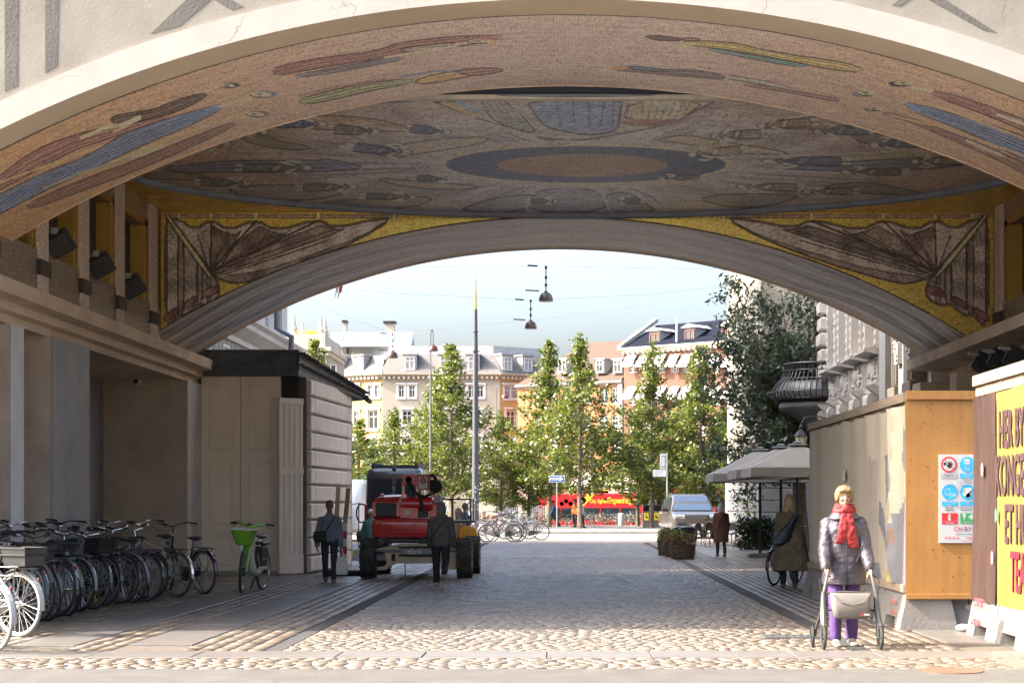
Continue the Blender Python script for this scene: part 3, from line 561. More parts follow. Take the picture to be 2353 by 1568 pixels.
# side walls of the passage: above the cornice, and below
def side(s, xw, xl, xr, parts):
    """s=-1 left, +1 right; xw upper wall, xl cornice lip, xr recess back wall"""
    mb = MB()
    prof = [(xr, 4.28), (xw+s*0.12, 4.28), (xw+s*0.12, 4.40), (xw-s*0.02, 4.43), (xw-s*0.02, 4.56), (xl, 4.60), (xl, 4.82), (xw-s*0.04, 4.86), (xr, 4.86)]
    if s > 0: prof = prof[::-1]
    mb.prism(prof, 'y', Y0+0.62, Y3+0.35); mb.build('cornice', m_conc, bridge, world=True)
    # upper wall with niches
    niches = parts['niches']; mb = MB(); mg = MB(); ys = Y0+0.6
    d = 0.26*s
    def bx(b, xa, xb, *r, mi=0): b.box(min(xa, xb), max(xa, xb), *r, mi)
    for (a, b2) in niches:
        bx(mb, xw, xw+s*0.8, ys, a, 5.52, 7.9); ys = b2
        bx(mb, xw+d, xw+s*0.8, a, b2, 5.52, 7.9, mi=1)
        # gilded reveal: the far jamb and the head
        bx(mg, xw+s*0.004, xw+d, b2-0.10, b2-0.001, 5.53, 7.0)
        bx(mg, xw-s*0.012, xw+s*0.01, b2-0.02, b2+0.26, 5.53, 7.12)
        bx(mg, xw-s*0.012, xw+s*0.01, a-0.02, b2+0.26, 7.0, 7.12)
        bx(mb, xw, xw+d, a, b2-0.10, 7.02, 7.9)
    bx(mb, xw, xw+s*0.8, ys, Y2-0.004, 5.52, 7.9)
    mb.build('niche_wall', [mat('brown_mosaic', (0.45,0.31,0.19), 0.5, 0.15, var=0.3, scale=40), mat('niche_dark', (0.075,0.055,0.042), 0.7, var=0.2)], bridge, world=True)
    mg.build('gilded_reveal', mat('gold_mosaic_plain', (0.62,0.40,0.10), 0.33, 0.9, var=0.35, scale=55, bump=0.6, bscale=90), bridge, world=True)
    mb = MB(); bx(mb, xw-s*0.05, xw+s*0.8, Y0+0.6, Y2-0.004, 4.84, 5.51)
    mb.build('glittering_skirting', mat('painted_glitter_mosaic', (0.85,0.79,0.70), 0.25, 0.2, col2=(0.27,0.19,0.125), contrast=(.57,.66), scale=34, bump=1.0, bscale=110), bridge, world=True)  # pale specks put the glitter of the tesserae into the colour
    for yp in parts['pilasters']:
        mb = MB()
        for k in range(3):
            y = yp+0.12+k*0.16
            mb.lathe([(0.075, 4.86), (0.075, 7.55)], (xw-s*0.035, y, 0), 8)
            bx(mb, xw-s*0.03, xw+s*0.05, y+0.055, y+0.105, 4.86, 7.55, mi=1)
        bx(mb, xw-s*0.12, xw, yp, yp+0.56, 5.12, 5.36, mi=1)
        mb.build('fluted_pilaster', [mat('taupe_mosaic', (0.60,0.48,0.39), 0.6, var=0.25, scale=30), mat('dark_flute', (0.055,0.04,0.033), 0.7, var=0.2)], bridge, world=True, smooth=True)
    return
side(-1, -8.2, -7.96, -10.4, dict(niches=[(22.6,24.3),(24.95,26.75),(27.3,29.1),(29.65,31.45),(32.1,33.9)], pilasters=[24.35,26.8,29.12,31.5,34.05]))
side(+1, 8.6, 7.72, 10.4, dict(niches=[(27.3,29.1),(29.65,31.45),(32.1,33.9)], pilasters=[29.12,31.5,34.05]))
# recesses and piers below the cornice
def pier(x0, x1, y0, y1, jm):
    mb = MB(); mb.box(x0, x1, y0, y1, 0, 4.28); mb.build('pier', m_plaster, bridge, world=True)
    mb = MB(); xe = x1 if x1 < 0 else x0
    mb.box(min(xe, xe-0.02*np.sign(xe)), max(xe, xe-0.02*np.sign(xe)), y0-0.015, y1+0.005, 0, 4.275); mb.build('pier_edge', jm, bridge, world=True)
mb = MB(); mb.box(-10.5, -10.1, Y0+0.6, Y3+0.4, 0, 4.9); mb.build('recess_wall', m_slate, bridge, world=True)
pier(-10.1, -8.27, Y0+0.6, 23.4, m_jamb); pier(-10.1, -8.27, 25.95, 26.5, m_jamb); pier(-10.1, -8.27, 28.0, 30.15, m_slate)
mb = MB(); mb.box(-10.1, -8.27, 38.0, Y3+0.34, 0, 4.28); mb.build('pier', m_plaster, bridge, world=True)
mb = MB(); mb.box(-8.27, -8.24, 37.98, Y3+0.36, 0, 4.278); mb.build('pier_edge', m_jamb, bridge, world=True)
mb = MB(); mb.box(10.1, 10.5, Y0+0.6, Y3+0.4, 0, 4.9); mb.build('recess_wall', m_dark, bridge, world=True)  # near-black puts the shade of the recess into the wall's colour
pier(7.85, 10.1, 38.5, Y3+0.34, m_conc); pier(8.0, 8.5, 35.6, 36.2, m_conc); pier(8.3, 10.1, Y0+0.6, 30.5, m_dark)  # last pier near-black too, recess shade put into its colour
# birdhouse motif in the third niche
# ================================================================ ground
m_asph = mat('asphalt', (0.095,0.088,0.080), 0.9, col2=(0.062,0.057,0.052), scale=2.6, bump=0.5, bscale=120)
m_joint = mat('sand_joint', (0.115,0.092,0.07), 0.95, var=0.2, scale=9, bump=0.4, bscale=80)
m_sett = mat('granite_sett', (0.162,0.128,0.097), 0.34, var=0.14, scale=9, bump=0.25, bscale=60, island=0.34)
m_slab = mat('granite_slab', (0.14,0.127,0.115), 0.40, var=0.10, scale=2.2, bump=0.12, bscale=70)
m_strip = mat('dark_strip', (0.055,0.052,0.05), 0.8, var=0.15, scale=7, bump=0.4, bscale=80)
m_far = mat('pale_paving', (0.19,0.165,0.135), 0.85, var=0.1, scale=0.8, bump=0.1, bscale=20)
def struct(name, mb, m, loc=(0,0,0), smooth=False):
    o = mb.build(name, m, None, smooth=smooth, origin=Vector(loc)); o['kind'] = 'structure'; return o
mb = MB(); mb.quad((-900,-900,-0.062),(900,-900,-0.062),(900,117.5,-0.062),(-900,117.5,-0.062)); 
mb.quad((-900,117.5,-0.062),(900,117.5,-0.062),(900,126,-1.0),(-900,126,-1.0)); mb.quad((-900,126,-1.0),(900,126,-1.0),(900,1500,-1.0),(-900,1500,-1.0))
struct('ground', mb, m_joint)
mb = MB(); mb.quad((-900,-900,-.058),(900,-900,-.058),(900,16.8,-.058),(-900,16.8,-.058)); struct('street_behind', mb, mat('bounce_ground', (0.22,0.20,0.175), .9, var=.1, scale=.3))  # unseen pale ground added behind the camera to bounce light inside
mb = MB(); mb.box(-40, 40, -40, 16.85, -0.05, 0.0); struct('asphalt_road', mb, m_asph)
mb = MB(); mb.box(-60, 60, 70.5, 91.0, -0.05, 0.002); struct('square_roadway', mb, m_far)
mb = MB(); mb.box(-60, 60, 91.0, 116.5, -0.05, 0.12); struct('square_pavement', mb, mat('pavement_pale', (0.21,0.195,0.175), 0.85, var=0.1, scale=0.7))
mb = MB(); mb.box(-60, 60, 90.7, 90.998, -0.05, 0.125); struct('square_kerb', mb, mat('kerb_granite', (0.27,0.245,0.21), 0.8, var=0.15, scale=3))
mb = MB(); mb.box(-120, 120, 126, 139, -0.99, -0.98); struct('far_road', mb, mat('far_asphalt', (0.12,0.115,0.11), 0.9))
mb = MB(); mb.box(-3.28, -3.10, 18.85, 48, -0.05, -0.004); struct('gutter_strip', mb, m_strip)
mb = MB(); mb.box(3.14, 3.32, 18.85, 55, -0.05, -0.004); struct('gutter_strip', mb, m_strip)
road = MB(); road.box(-3.08, 3.12, 18.85, 70.5, -0.055, -0.008); road = struct('cobbled_road', road, m_joint)
def sett_mesh(name, items):
    """items: (x, y, w, d, dz, tilt) -> one mesh of bevel-topped stones"""
    it = np.array(items); n = len(it); x, y, w, d, dz, tx, ty = it.T
    sx = np.array([-1,1,1,-1]); sy = np.array([-1,-1,1,1])
    bx = x[:,None]+sx*w[:,None]/2; by = y[:,None]+sy*d[:,None]/2
    jx = rng.uniform(-.015,.015,(n,4))*w[:,None]; jy = rng.uniform(-.02,.02,(n,4))*d[:,None]
    bx += jx; by += jy
    cx, cy = bx.mean(1)[:,None], by.mean(1)[:,None]
    sh = 0.965; tx_ = cx+(bx-cx)*sh; ty_ = cy+(by-cy)*sh
    zt = dz[:,None]+tx[:,None]*sx*0.5+ty[:,None]*sy*0.5
    v = np.zeros((n,13,3)); v[:,0:4,0]=bx; v[:,0:4,1]=by; v[:,0:4,2]=-0.07
    v[:,4:8,0]=cx+(bx-cx)*.98; v[:,4:8,1]=cy+(by-cy)*.98; v[:,4:8,2]=zt-0.003
    v[:,8:12,0]=tx_; v[:,8:12,1]=ty_; v[:,8:12,2]=zt
    v[:,12,0]=cx[:,0]; v[:,12,1]=cy[:,0]; v[:,12,2]=dz+0.002
    fs = []
    for i in range(4):
        j=(i+1)%4; fs += [(i,j,4+j,4+i),(4+i,4+j,8+j,8+i)]
    q = np.array(fs); t = np.array([(8,9,12),(9,10,12),(10,11,12),(11,8,12)])
    o = (np.arange(n)*13)[:,None,None]
    qa = (q[None]+o).reshape(-1,4); ta = (t[None]+o).reshape(-1,3)
    me = bpy.data.meshes.new(name); me.vertices.add(n*13); me.vertices.foreach_set('co', v.ravel())
    li = np.concatenate([qa.ravel(), ta.ravel()]); me.loops.add(len(li)); me.loops.foreach_set('vertex_index', li)
    st = np.concatenate([np.arange(len(qa))*4, len(qa)*4+np.arange(len(ta))*3]); tot = np.concatenate([np.full(len(qa),4), np.full(len(ta),3)])
    me.polygons.add(len(st)); me.polygons.foreach_set('loop_start', st); me.polygons.foreach_set('loop_total', tot); me.update(calc_edges=True); me.validate()
    me.materials.append(m_sett); return me
def rows_x(x0, x1, y0, y1, dy, wlo, whi, zj=0.006):
    out = []; y = y0
    while y < y1:
        d = dy*random.uniform(.9,1.1); x = x0-random.uniform(0, .15)
        while x < x1:
            w = random.uniform(wlo, whi); a, b = max(x, x0), min(x+w, x1)
            if b-a > 0.05: out.append(((a+b)/2, y+d/2, (b-a)-0.009, d-0.011, random.gauss(0, zj*.22), random.gauss(0, .0010), random.gauss(0, .0010)))
            x += w
        y += d
    return out
def rows_y(x0, x1, y0, y1, nx, llo, lhi, zj=0.004):
    out = []; w = (x1-x0)/nx
    for i in range(nx):
        y = y0-random.uniform(0, .2)
        while y < y1:
            l = random.uniform(llo, lhi); a, b = max(y, y0), min(y+l, y1)
            if b-a > 0.06: out.append((x0+(i+.5)*w, (a+b)/2, w-0.02, (b-a)-0.018, random.gauss(0, zj*.5), random.gauss(0, .0016), random.gauss(0, .0016)))
            y += l
    return out
rs = rows_x(-3.08, 3.12, 18.85, 52, 0.105, 0.12, 0.21)+rows_x(-3.08, 3.12, 52, 70.4, 0.2, 0.2, 0.35)
rs.sort(key=lambda t: t[1])
near, rest = rs[:230], rs[230:]
o = bpy.data.objects.new('cobbles', sett_mesh('cobbles', rest)); C.objects.link(o); o.parent = road; o['kind'] = 'stuff'
def singles(items, parent):
    var = {}
    for (x, y, w, d, dz, a, b) in items:
        k = (round(w/0.03), round(d/0.03), random.randint(0, 1))
        if k not in var: var[k] = sett_mesh('cobblestone', [(0,0,k[0]*.03,k[1]*.03,0,random.gauss(0,.001),random.gauss(0,.001))])
        inst('cobblestone', var[k], parent, (x, y, dz))
singles(near, road)
def footway(name, s, xs, y1):
    """xs: list of (kind, x0, x1) going outward"""
    lo, hi = min(min(a, b) for _, a, b in xs), max(max(a, b) for _, a, b in xs)
    b = MB(); b.box(lo, hi, 16.9, y1, -0.055, -0.008); root = struct(name, b, m_joint); it = []
    var = [MB().cbox((0,0,-0.02), (0.72, L, 0.05), 0, 0.006).mesh('paving_slab', m_slab) for L in (0.88,0.98,1.10,1.22)]
    for k, a, c in xs:
        a, c = min(a, c), max(a, c)
        if k == 'setts':
            n = max(1, round((c-a)/0.18)); it += rows_y(a, c, 18.85, y1, n, 0.18, 0.34)
        else:
            y = 16.95
            while y < min(y1, 64):
                m = random.choice(var); L = max(v.co.y for v in m.vertices)*2
                if not (y+L > 18.05 and y < 18.85): inst('paving_slab', m, root, ((a+c)/2, y+L/2, random.uniform(-.003,.003)))
                y += L+0.012 if not (y+L > 18.05 and y < 18.0) else 0.85
    it.sort(key=lambda t: t[1]); o = bpy.data.objects.new('cobbles', sett_mesh('cobbles', it)); C.objects.link(o); o.parent = root; o['kind'] = 'stuff'
    return root
lf = footway('left_pavement', -1, [('setts',-3.30,-4.20),('slab',-4.21,-4.95),('setts',-4.96,-5.50),('slab',-5.51,-6.25),('setts',-6.26,-10.1)], 70.4)
rf = footway('right_pavement', 1, [('setts',3.34,4.34),('slab',4.35,5.09),('setts',5.10,5.64),('slab',5.65,6.39),('setts',6.40,10.4)], 70.4)
# the crossing courses between the asphalt and the passage
b = MB(); b.box(-12, 12, 16.86, 18.84, -0.056, -0.009); fr = struct('crossing_strip', b, m_joint)
it = rows_x(-12, 12, 16.87, 18.05, 0.105, 0.12, 0.22)
o = bpy.data.objects.new('cobbles', sett_mesh('cobbles', it)); C.objects.link(o); o.parent = fr; o['kind'] = 'stuff'
x = -12.0; k = 0
while x < 12:
    L = (0.9,1.3,1.1,1.5)[k%4]; inst('paving_slab', MB().cbox((0,0,-0.02), (L-.012, 0.76, 0.05), 0, 0.006).mesh('paving_slab', m_slab), fr, (x+L/2, 18.45, random.uniform(-.003,.003))); x += L; k += 1
mb = MB()
for i in range(9): mb.box(-0.36+i*0.085, -0.36+i*0.085+0.045, -0.16, 0.16, -0.01, 0.006)
mb.box(-0.42,0.42,-0.21,-0.16,-0.01,0.008); mb.box(-0.42,0.42,0.16,0.21,-0.01,0.008); mb.box(-0.42,-0.37,-0.16,0.16,-0.01,0.008); mb.box(0.37,0.42,-0.16,0.16,-0.01,0.008)
g = mb.build('drain_grate', m_dsteel); g.location = P(1835,1463,gy(1463)); g.location.z = 0.012; tag(g, 'iron drain grate in the sunlit cobbles left of the walker wheels', 'grate')
mb = MB(); mb.lathe([(0.0,0.0),(0.3,0.0),(0.3,-0.02)][::-1], (0,0,0), 24); g = mb.build('manhole_cover', mat('rusty_iron', (0.16,0.09,0.06), 0.8, 0.3, var=0.2, scale=12)); g.location = P(2185,1540,gy(1540)); g.location.z = 0.008
tag(g, 'rusty iron manhole cover in the grey asphalt at bottom right', 'manhole cover')
# ================================================================ buildings
WIN = {}
def win_mesh(w, h, cross=0.66, fw=0.07, mid=True, fm=None, tag_='w', bars=0):
    k = (round(w,2), round(h,2), cross, fw, mid, fm.name, bars)
    if k in WIN: return WIN[k]
    mb = MB(); f = fw; d0, d1 = -0.02, 0.08
    mb.box(-w/2,-w/2+f,d0,d1,0,h); mb.box(w/2-f,w/2,d0,d1,0,h); mb.box(-w/2+f,w/2-f,d0,d1,0,f); mb.box(-w/2+f,w/2-f,d0,d1,h-f,h)
    if cross: mb.box(-w/2+f,w/2-f,d0+.01,d1,h*cross-f*.4,h*cross+f*.4)
    if mid: mb.box(-f*.45,f*.45,d0+.012,d1,f,h-f)
    for i in range(bars):
        z = h*cross*(i+1)/(bars+1); mb.box(-w/2+f,w/2-f,d0+.03,d1-.02,z-.02,z+.02)
    a = mb.mesh('window', fm); p = MB().box(-w/2+.01,w/2-.01,0.045,0.06,0.01,h-.01).mesh('pane', m_glass)
    WIN[k] = (a, p); return WIN[k]
def window(parent, u, z, w, h, fm, y=0.1, rz=0, name='window', **kw):
    a, p = win_mesh(w, h, fm=fm, **kw); o = inst(name, a, parent, (u, y, z), rz); inst('pane', p, o); return o
def wall(W0, W1, H0, H1, holes, depth=0.22, mb=None, mi=0):
    """wall in the plane y=0 (outside is -y) with window openings and their reveals"""
    mb = mb or MB()
    xs = sorted(set([W0, W1]+[max(W0,min(W1,h[0])) for h in holes]+[max(W0,min(W1,h[1])) for h in holes])); zs = sorted(set([H0, H1]+[h[2] for h in holes]+[h[3] for h in holes]))
    for i in range(len(xs)-1):
        for j in range(len(zs)-1):
            cx, cz = (xs[i]+xs[i+1])/2, (zs[j]+zs[j+1])/2
            if any(h[0] < cx < h[1] and h[2] < cz < h[3] for h in holes): continue
            mb.quad((xs[i],0,zs[j]),(xs[i+1],0,zs[j]),(xs[i+1],0,zs[j+1]),(xs[i],0,zs[j+1]), mi)
    for a, b, c, d in holes:
        mb.quad((a,0,c),(a,depth,c),(a,depth,d),(a,0,d), mi); mb.quad((b,0,c),(b,0,d),(b,depth,d),(b,depth,c), mi)
        mb.quad((a,0,c),(b,0,c),(b,depth,c),(a,depth,c), mi); mb.quad((a,0,d),(a,depth,d),(b,depth,d),(b,0,d), mi)
    return mb
class Fac:
    def __init__(s, A, B): s.o = Vector((A[0], A[1], 0)); d = Vector((B[0]-A[0], B[1]-A[1], 0)); s.L = d.length; s.d = d.normalized(); s.rz = math.atan2(d.y, d.x)
    def u(s, px):
        k = (px-VX)/F; return (k*s.o.y-s.o.x)/(s.d.x-k*s.d.y)
    def z(s, py, u): return CAMH+(HZ-py)*(s.o.y+u*s.d.y)/F
m_cream = mat('cream_render', (0.36,0.32,0.25), 0.85, var=0.05, scale=0.6)
m_yel = mat('yellow_render', (0.40,0.28,0.115), 0.85, var=0.06, scale=0.5)
m_orange = mat('orange_render', (0.31,0.125,0.055), 0.85, var=0.08, scale=0.5)
m_sand = mat('sandstone', (0.50,0.44,0.34), 0.85, var=0.12, scale=0.9)
m_brick = mat('brick_wall', (0.165,0.08,0.05), 0.9, col2=(0.13,0.06,0.038), scale=4, stretch=(1,1,4), bump=0.2, bscale=20)
m_navy = mat('navy_tiles', (0.009,0.011,0.019), 0.9, spec=.08, var=0.2, scale=4, bump=0.5, bscale=9, stretch=(3,3,1))
m_rooftile = mat('brown_roof_tiles', (0.075,0.043,0.027), 0.85, col2=(0.05,0.03,0.02), scale=5, bump=0.8, bscale=6, stretch=(1,1,4))
m_slateroof = mat('weathered_shingles', (0.145,0.135,0.125), 0.85, col2=(0.095,0.088,0.08), scale=3, bump=0.5, bscale=8, stretch=(1,1,4))
m_zinc = mat('zinc_white', (0.30,0.30,0.295), 0.6, var=0.08, scale=2)
m_redframe = mat('red_frame', (0.27,0.06,0.045), 0.6)
m_bluegrey = mat('mottled_stone', (0.52,0.49,0.45), 0.8, col2=(0.42,0.395,0.36), scale=1.2, bump=0.25, bscale=25)  # the stone's own grey in two mottled tones
m_stone = mat('grey_stone', (0.40,0.39,0.37), 0.8, var=0.12, scale=2.5, bump=0.3, bscale=30)
m_lead = mat('lead_roof', (0.10,0.11,0.12), 0.55, 0.2, var=0.25, scale=3, bump=0.2, bscale=15)
# ---- yellow and white mansard corner building
A, B, Cc, D = (-30.0,158.4), (-15.8,150.0), (-5.7,150.0), (0.6,154.4)
yb = thing('corner_building', 'white and yellow corner building with grey mansard roof and a glass skylight', 'building', (-10.7,150.0,0))
wins = {0: [( (813,823),(886,913)),((845,857),(886,912)),((860,871),(886,912)),((813,823),(946,975)),((846,868),(943,985)),((813,823),(1005,1035)),((846,868),(1010,1045))],
        1: [((916,928),(886,912)),((940,953),(886,912)),((996,1008),(886,912)),((1016,1028),(886,912)),((1075,1091),(886,912)),((1095,1110),(886,912)),((925,945),(943,975)),((1000,1020),(943,975)),((1080,1104),(943,975)),((925,945),(1005,1040)),((1000,1020),(1005,1040)),((1080,1104),(1005,1040))],
        2: [((1160,1172),(886,915)),((1176,1188),(886,915)),((1209,1220),(888,916)),((1163,1184),(942,980)),((1211,1222),(943,980)),((1163,1184),(1008,1040)),((1211,1222),(1008,1040))]}
EAVE, MT = 12.7, 14.35
for k, (p, q) in enumerate(((A,B),(B,Cc),(Cc,D))):
    f = Fac(p, q); T = Matrix.Translation(f.o-yb.location) @ Matrix.Rotation(f.rz, 4, 'Z')
    holes = []; W_ = []
    for (a, b), (c, d) in wins[k]:
        u0, u1 = f.u(a), f.u(b); um = (u0+u1)/2; z0, z1 = f.z(d, um), f.z(c, um)
        if u0 < 0.1 or u1 > f.L-0.1: continue
        holes.append((u0, u1, z0, z1)); W_.append((um, z0, u1-u0, z1-z0))
    mb = wall(0, f.L, 4.2, EAVE, holes); mb2 = MB(); mb2.T = T; mb2.add(mb.v, mb.f); mb2.build('wall', m_cream if k == 1 else m_yel, yb)
    for um, z0, w, h in W_:
        v = T @ Vector((um, 0.08, z0)); o = window(yb, v.x, v.z, round(w,1), round(h,1), m_white, y=v.y, rz=f.rz)
        s = MB(); s.T = T; s.box(um-w/2-.18, um+w/2+.18, -0.12, 0.0, z0-.16, z0-.02); s.box(um-w/2-.2, um-w/2-.02, -0.05, 0.0, z0, z0+h+.1); s.box(um+w/2+.02, um+w/2+.2, -0.05, 0.0, z0, z0+h+.1); s.box(um-w/2-.25, um+w/2+.25, -0.14, 0, z0+h+.1, z0+h+.26)
        s.build('window_surround', m_white, yb)
    # ground floor, cornice with brackets, mansard
    s = MB(); s.T = T; hs = [(1.2+i*2.6, 3.0+i*2.6, -1.0, 3.0) for i in range(int((f.L-1.5)//2.6))]
    w2 = wall(0, f.L, -1.0, 4.2, hs, 0.4); s.add(w2.v, w2.f); s.box(0, f.L, -0.15, 0, 4.0, 4.3); s.build('shop_front_wall', m_sand, yb)
    s = MB(); s.T = T
    for h_ in hs: s.box(h_[0], h_[1], 0.3, 0.36, h_[2], h_[3])
    s.build('shop_glass', m_glass, yb)
    s = MB(); s.T = T; s.prism([(0.0,EAVE-.35),(-0.25,EAVE-.2),(-0.55,EAVE-.05),(-0.55,EAVE+.06),(0.2,EAVE+.1)], 'x', -0.3, f.L+0.3); s.build('cornice', m_cream, yb)
    s = MB(); s.T = T
    for i in range(int(f.L/0.42)): s.box(i*.42+.1, i*.42+.28, -0.42, -0.05, EAVE-.42, EAVE-.2)
    s.build('dentil_course', m_sand, yb)['kind'] = 'stuff'
    s = MB(); s.T = T; s.quad((-.2,-0.35,EAVE+.06),(f.L+.2,-0.35,EAVE+.06),(f.L-.5,0.95,MT),(.5,0.95,MT)); s.build('mansard_roof', m_slateroof, yb)
    dorm = {0: (775,825,866), 1: (942,1022,1087), 2: (1164,1211)}[k]
    for px in dorm:
        u = f.u(px)
        if not 0.6 < u < f.L-0.6: continue
        s = MB(); s.T = T; s.box(u-.55, u+.55, -0.12, 0.9, EAVE+.12, MT+.02); s.box(u-.68, u+.68, -0.25, 1.1, MT+.02, MT+.14); dm = s.build('dormer', m_zinc, yb)
        v = T @ Vector((u, -0.16, EAVE+.35)); window(dm, v.x, v.z, 0.8, 1.15, m_white, y=v.y, rz=f.rz)
s = MB(); pts = [(-28.5,160),(-15.6,151.2),(-6.0,151.2),(0,156),(0,170),(-28,175)]
s.prism([(x-yb.location.x, y-150.0) for x, y in pts], 'z', 13.9, 14.45); s.prism([(x-yb.location.x, y-147.8) for x, y in [(-27,160),(-15.2,151.6),(-6.4,151.6),(-1,156),(-1,168),(-26,172)]], 'z', 14.45, 15.5)
s.build('flat_roof', m_zinc, yb)
s = MB(); s.prism([(4.2,15.5),(6.6,16.9),(9.0,15.5)], 'x', -10.3, -3.1); sk = s.build('skylight', mat('skylight_glass', (0.16,0.21,0.26), 0.12, 0, var=0.1, spec=0.9), yb)
s = MB()
for i in range(15): s.add([(-10.3+i*.5,4.15,15.53),(-10.22+i*.5,4.15,15.53),(-10.22+i*.5,6.6,16.96),(-10.3+i*.5,6.6,16.96)], [(0,1,2,3)])
s.box(-10.4,-3.0,6.5,6.7,16.88,16.98); s.box(-10.4,-3.0,4.05,4.2,15.45,15.58)
for i in range(4): s.tube([(-3.08,4.2+i*1.6,15.5),(-3.08,6.6,16.9)], 0.05, 6)
s.build('skylight_bars', m_white, sk)
for px, w, y0, y1 in ((896,0.8,744,778),(793,0.32,742,770)):
    v = P(px, y1, 157); s = MB(); z1 = P(px, y0, 157).z; s.box(v.x-w/2, v.x+w/2, 156.6, 157.4, 15.0, z1); ch = s.build('chimney', m_cream, yb, world=True)
    s = MB(); s.box(v.x-w*.7, v.x+w*.7, 156.4, 157.6, z1, z1+.22); s.build('chimney_cap', m_black, ch, world=True)
# ---- orange house with tiled roof
f = Fac((-3.6,146.8), (4.62,140.9)); ob = thing('orange_house', 'orange rendered house with brown tiled roof and white dormers', 'building', f.o, f.rz)
EV = 11.5; holes = []
for a, b in ((1228,1243),(1262,1280),(1293,1309),(1341,1357),(1378,1396),(1404,1421)):
    for c, d in ((889,927),(953,988),(1012,1048)):
        u0, u1 = f.u(a), f.u(b); z0, z1 = f.z(d, u0), f.z(c, u0); holes.append((u0, u1, z0, z1))
mb = wall(-0.6, f.L, 4.0, EV, holes); mb.quad((-.6,0,4),(-.6,9,4),(-.6,9,EV),(-.6,0,EV)); mb.build('wall', m_orange, ob)
for a, b, c, d in holes:
    window(ob, (a+b)/2, c, round(b-a,1), round(d-c,1), m_white, bars=1)
mb = wall(-0.6, f.L, -1, 4.0, [(0.5+i*2.2,2.1+i*2.2,-1,2.8) for i in range(4)], 0.4); mb.box(-.6,f.L,-.1,0,3.8,4.1); mb.build('shop_front_wall', m_cream, ob)
for u0, u1 in ((f.u(1405)-3.4, f.u(1405)-2.9),(f.L-.45,f.L-.02),(3.1,3.5)):
    mb = MB(); mb.box(u0,u1,-.12,0,0,EV-.05); mb.build('pilaster', m_stone, ob)
mb = MB(); mb.prism([(0,EV-.3),(-.35,EV-.1),(-.35,EV+.02),(0.3,EV+.1)], 'x', -.7, f.L+.05); mb.build('cornice', m_zinc, ob)
RD = f.z(770, f.u(1410)); ym = 4.0; sl = (RD-EV)/ym
mb = MB(); mb.add([(-.7,-.3,EV),(f.L,-.3,EV),(f.L,ym,RD),(3.6,ym,RD),(-.7,2*ym,EV)], [(0,1,2,3),(0,3,4)]); mb.add([(f.L,ym,RD),(f.L,2*ym,EV),(-.7,2*ym,EV),(3.6,ym,RD)], [(0,1,2,3)]); mb.build('tiled_roof', m_rooftile, ob)
mb = MB()
for i in range(7): mb.box(f.u(1378)+.02+i*.45+random.uniform(0,.05), f.u(1378)+i*.45+.40, ym-.75, ym-.15, RD-.55+.02, RD-.06) if i != 3 else None
for v in mb.v: pass
mb2 = MB(); mb2.add([(x, y, EV+(y+.3)*(RD-EV)/(ym+.3)+.05) for x, y, z in mb.v], mb.f); mb2.build('ridge_tiles', mat('orange_tile', (0.50,0.18,0.05), 0.8, var=0.15, scale=3), ob)
for i, (a, b) in enumerate(((1279,1300),(1366,1386),(1406,1428))):
    u0, u1 = f.u(a), f.u(b); s = MB(); z0, z1 = f.z(858, u0), f.z(826, u0); s.box(u0, u1, 0.15, 2.6, z0, z1); s.box(u0-.12, u1+.12, 0.0, 2.9, z1, z1+.1); dm = s.build('dormer', m_zinc, ob); window(dm, (u0+u1)/2, z0+.1, round(u1-u0-.15,1), round(z1-z0-.15,1), m_white, y=0.08)
mb = MB(); mb.box(2.5,3.3,4.2,5.2,12,f.z(800,1)); mb.build('chimney', m_stone, ob)
# ---- brick house with navy roof and white awnings
f = Fac((4.68,140.6), (14.9,132.2)); bb = thing('brick_house', 'red brick house with navy tiled roof and rows of white awnings', 'building', f.o, f.rz)
EV = f.z(802, 0); RD = f.z(731, f.u(1497)); holes = []
cols = ((1444,1462),(1475,1492),(1513,1529),(1544,1559),(1572,1589),(1605,1621),(1639,1654),(1672,1688),(1702,1716))
for a, b in cols:
    for c, d in ((818,856),(892,930),(962,1000),(1030,1068)):
        u0, u1 = f.u(a), f.u(b); holes.append((u0, u1, f.z(d, u0), f.z(c, u0)))
mb = wall(0, f.L, 3.6, EV, holes); mb.quad((0,0,3.6),(0,0,EV),(0,10,EV),(0,10,3.6)); mb.add([(f.L,0,0),(f.L,10,0),(f.L,10,EV),(f.L,4.6,RD+.2),(f.L,0,EV)], [(0,1,2,3,4)]); mb.build('wall', m_brick, bb)
mb = wall(0, f.L, -1, 3.6, [(0.6+i*2.4,2.4+i*2.4,-1,2.7) for i in range(5)], 0.4); mb.box(0,f.L,-.12,0,3.4,3.7); mb.build('shop_front_wall', m_cream, bb)
for n_, (a, b, c, d) in enumerate(holes):
    window(bb, (a+b)/2, c, round(b-a,1), round(d-c,1), m_white, bars=2, cross=0.7)
    if n_ % 4 < 2:
        w = (b-a)/2+.1; um = (a+b)/2; s = MB(); s.add([(um-w,-.02,d+.15),(um+w,-.02,d+.15),(um+w,-.85,d-.75),(um-w,-.85,d-.75)], [(0,1,2,3)]); s.add([(um-w,-.03,d+.12),(um+w,-.03,d+.12),(um+w,-.85,d-.78),(um-w,-.85,d-.78)], [(3,2,1,0)]); s.box(um-w,um+w,-.87,-.84,d-.9,d-.75)
        s.build('awning', m_white, bb)
    if n_//4 in (2,3,4) and n_ % 4 < 2:
        s = MB(); 
        for i in range(9): s.box(a+(b-a)*i/8-.012, a+(b-a)*i/8+.012, -.16, -.13, c, c+.5)
        s.box(a-.05,b+.05,-.17,-.12,c+.5,c+.54); s.build('window_railing', m_dsteel, bb)
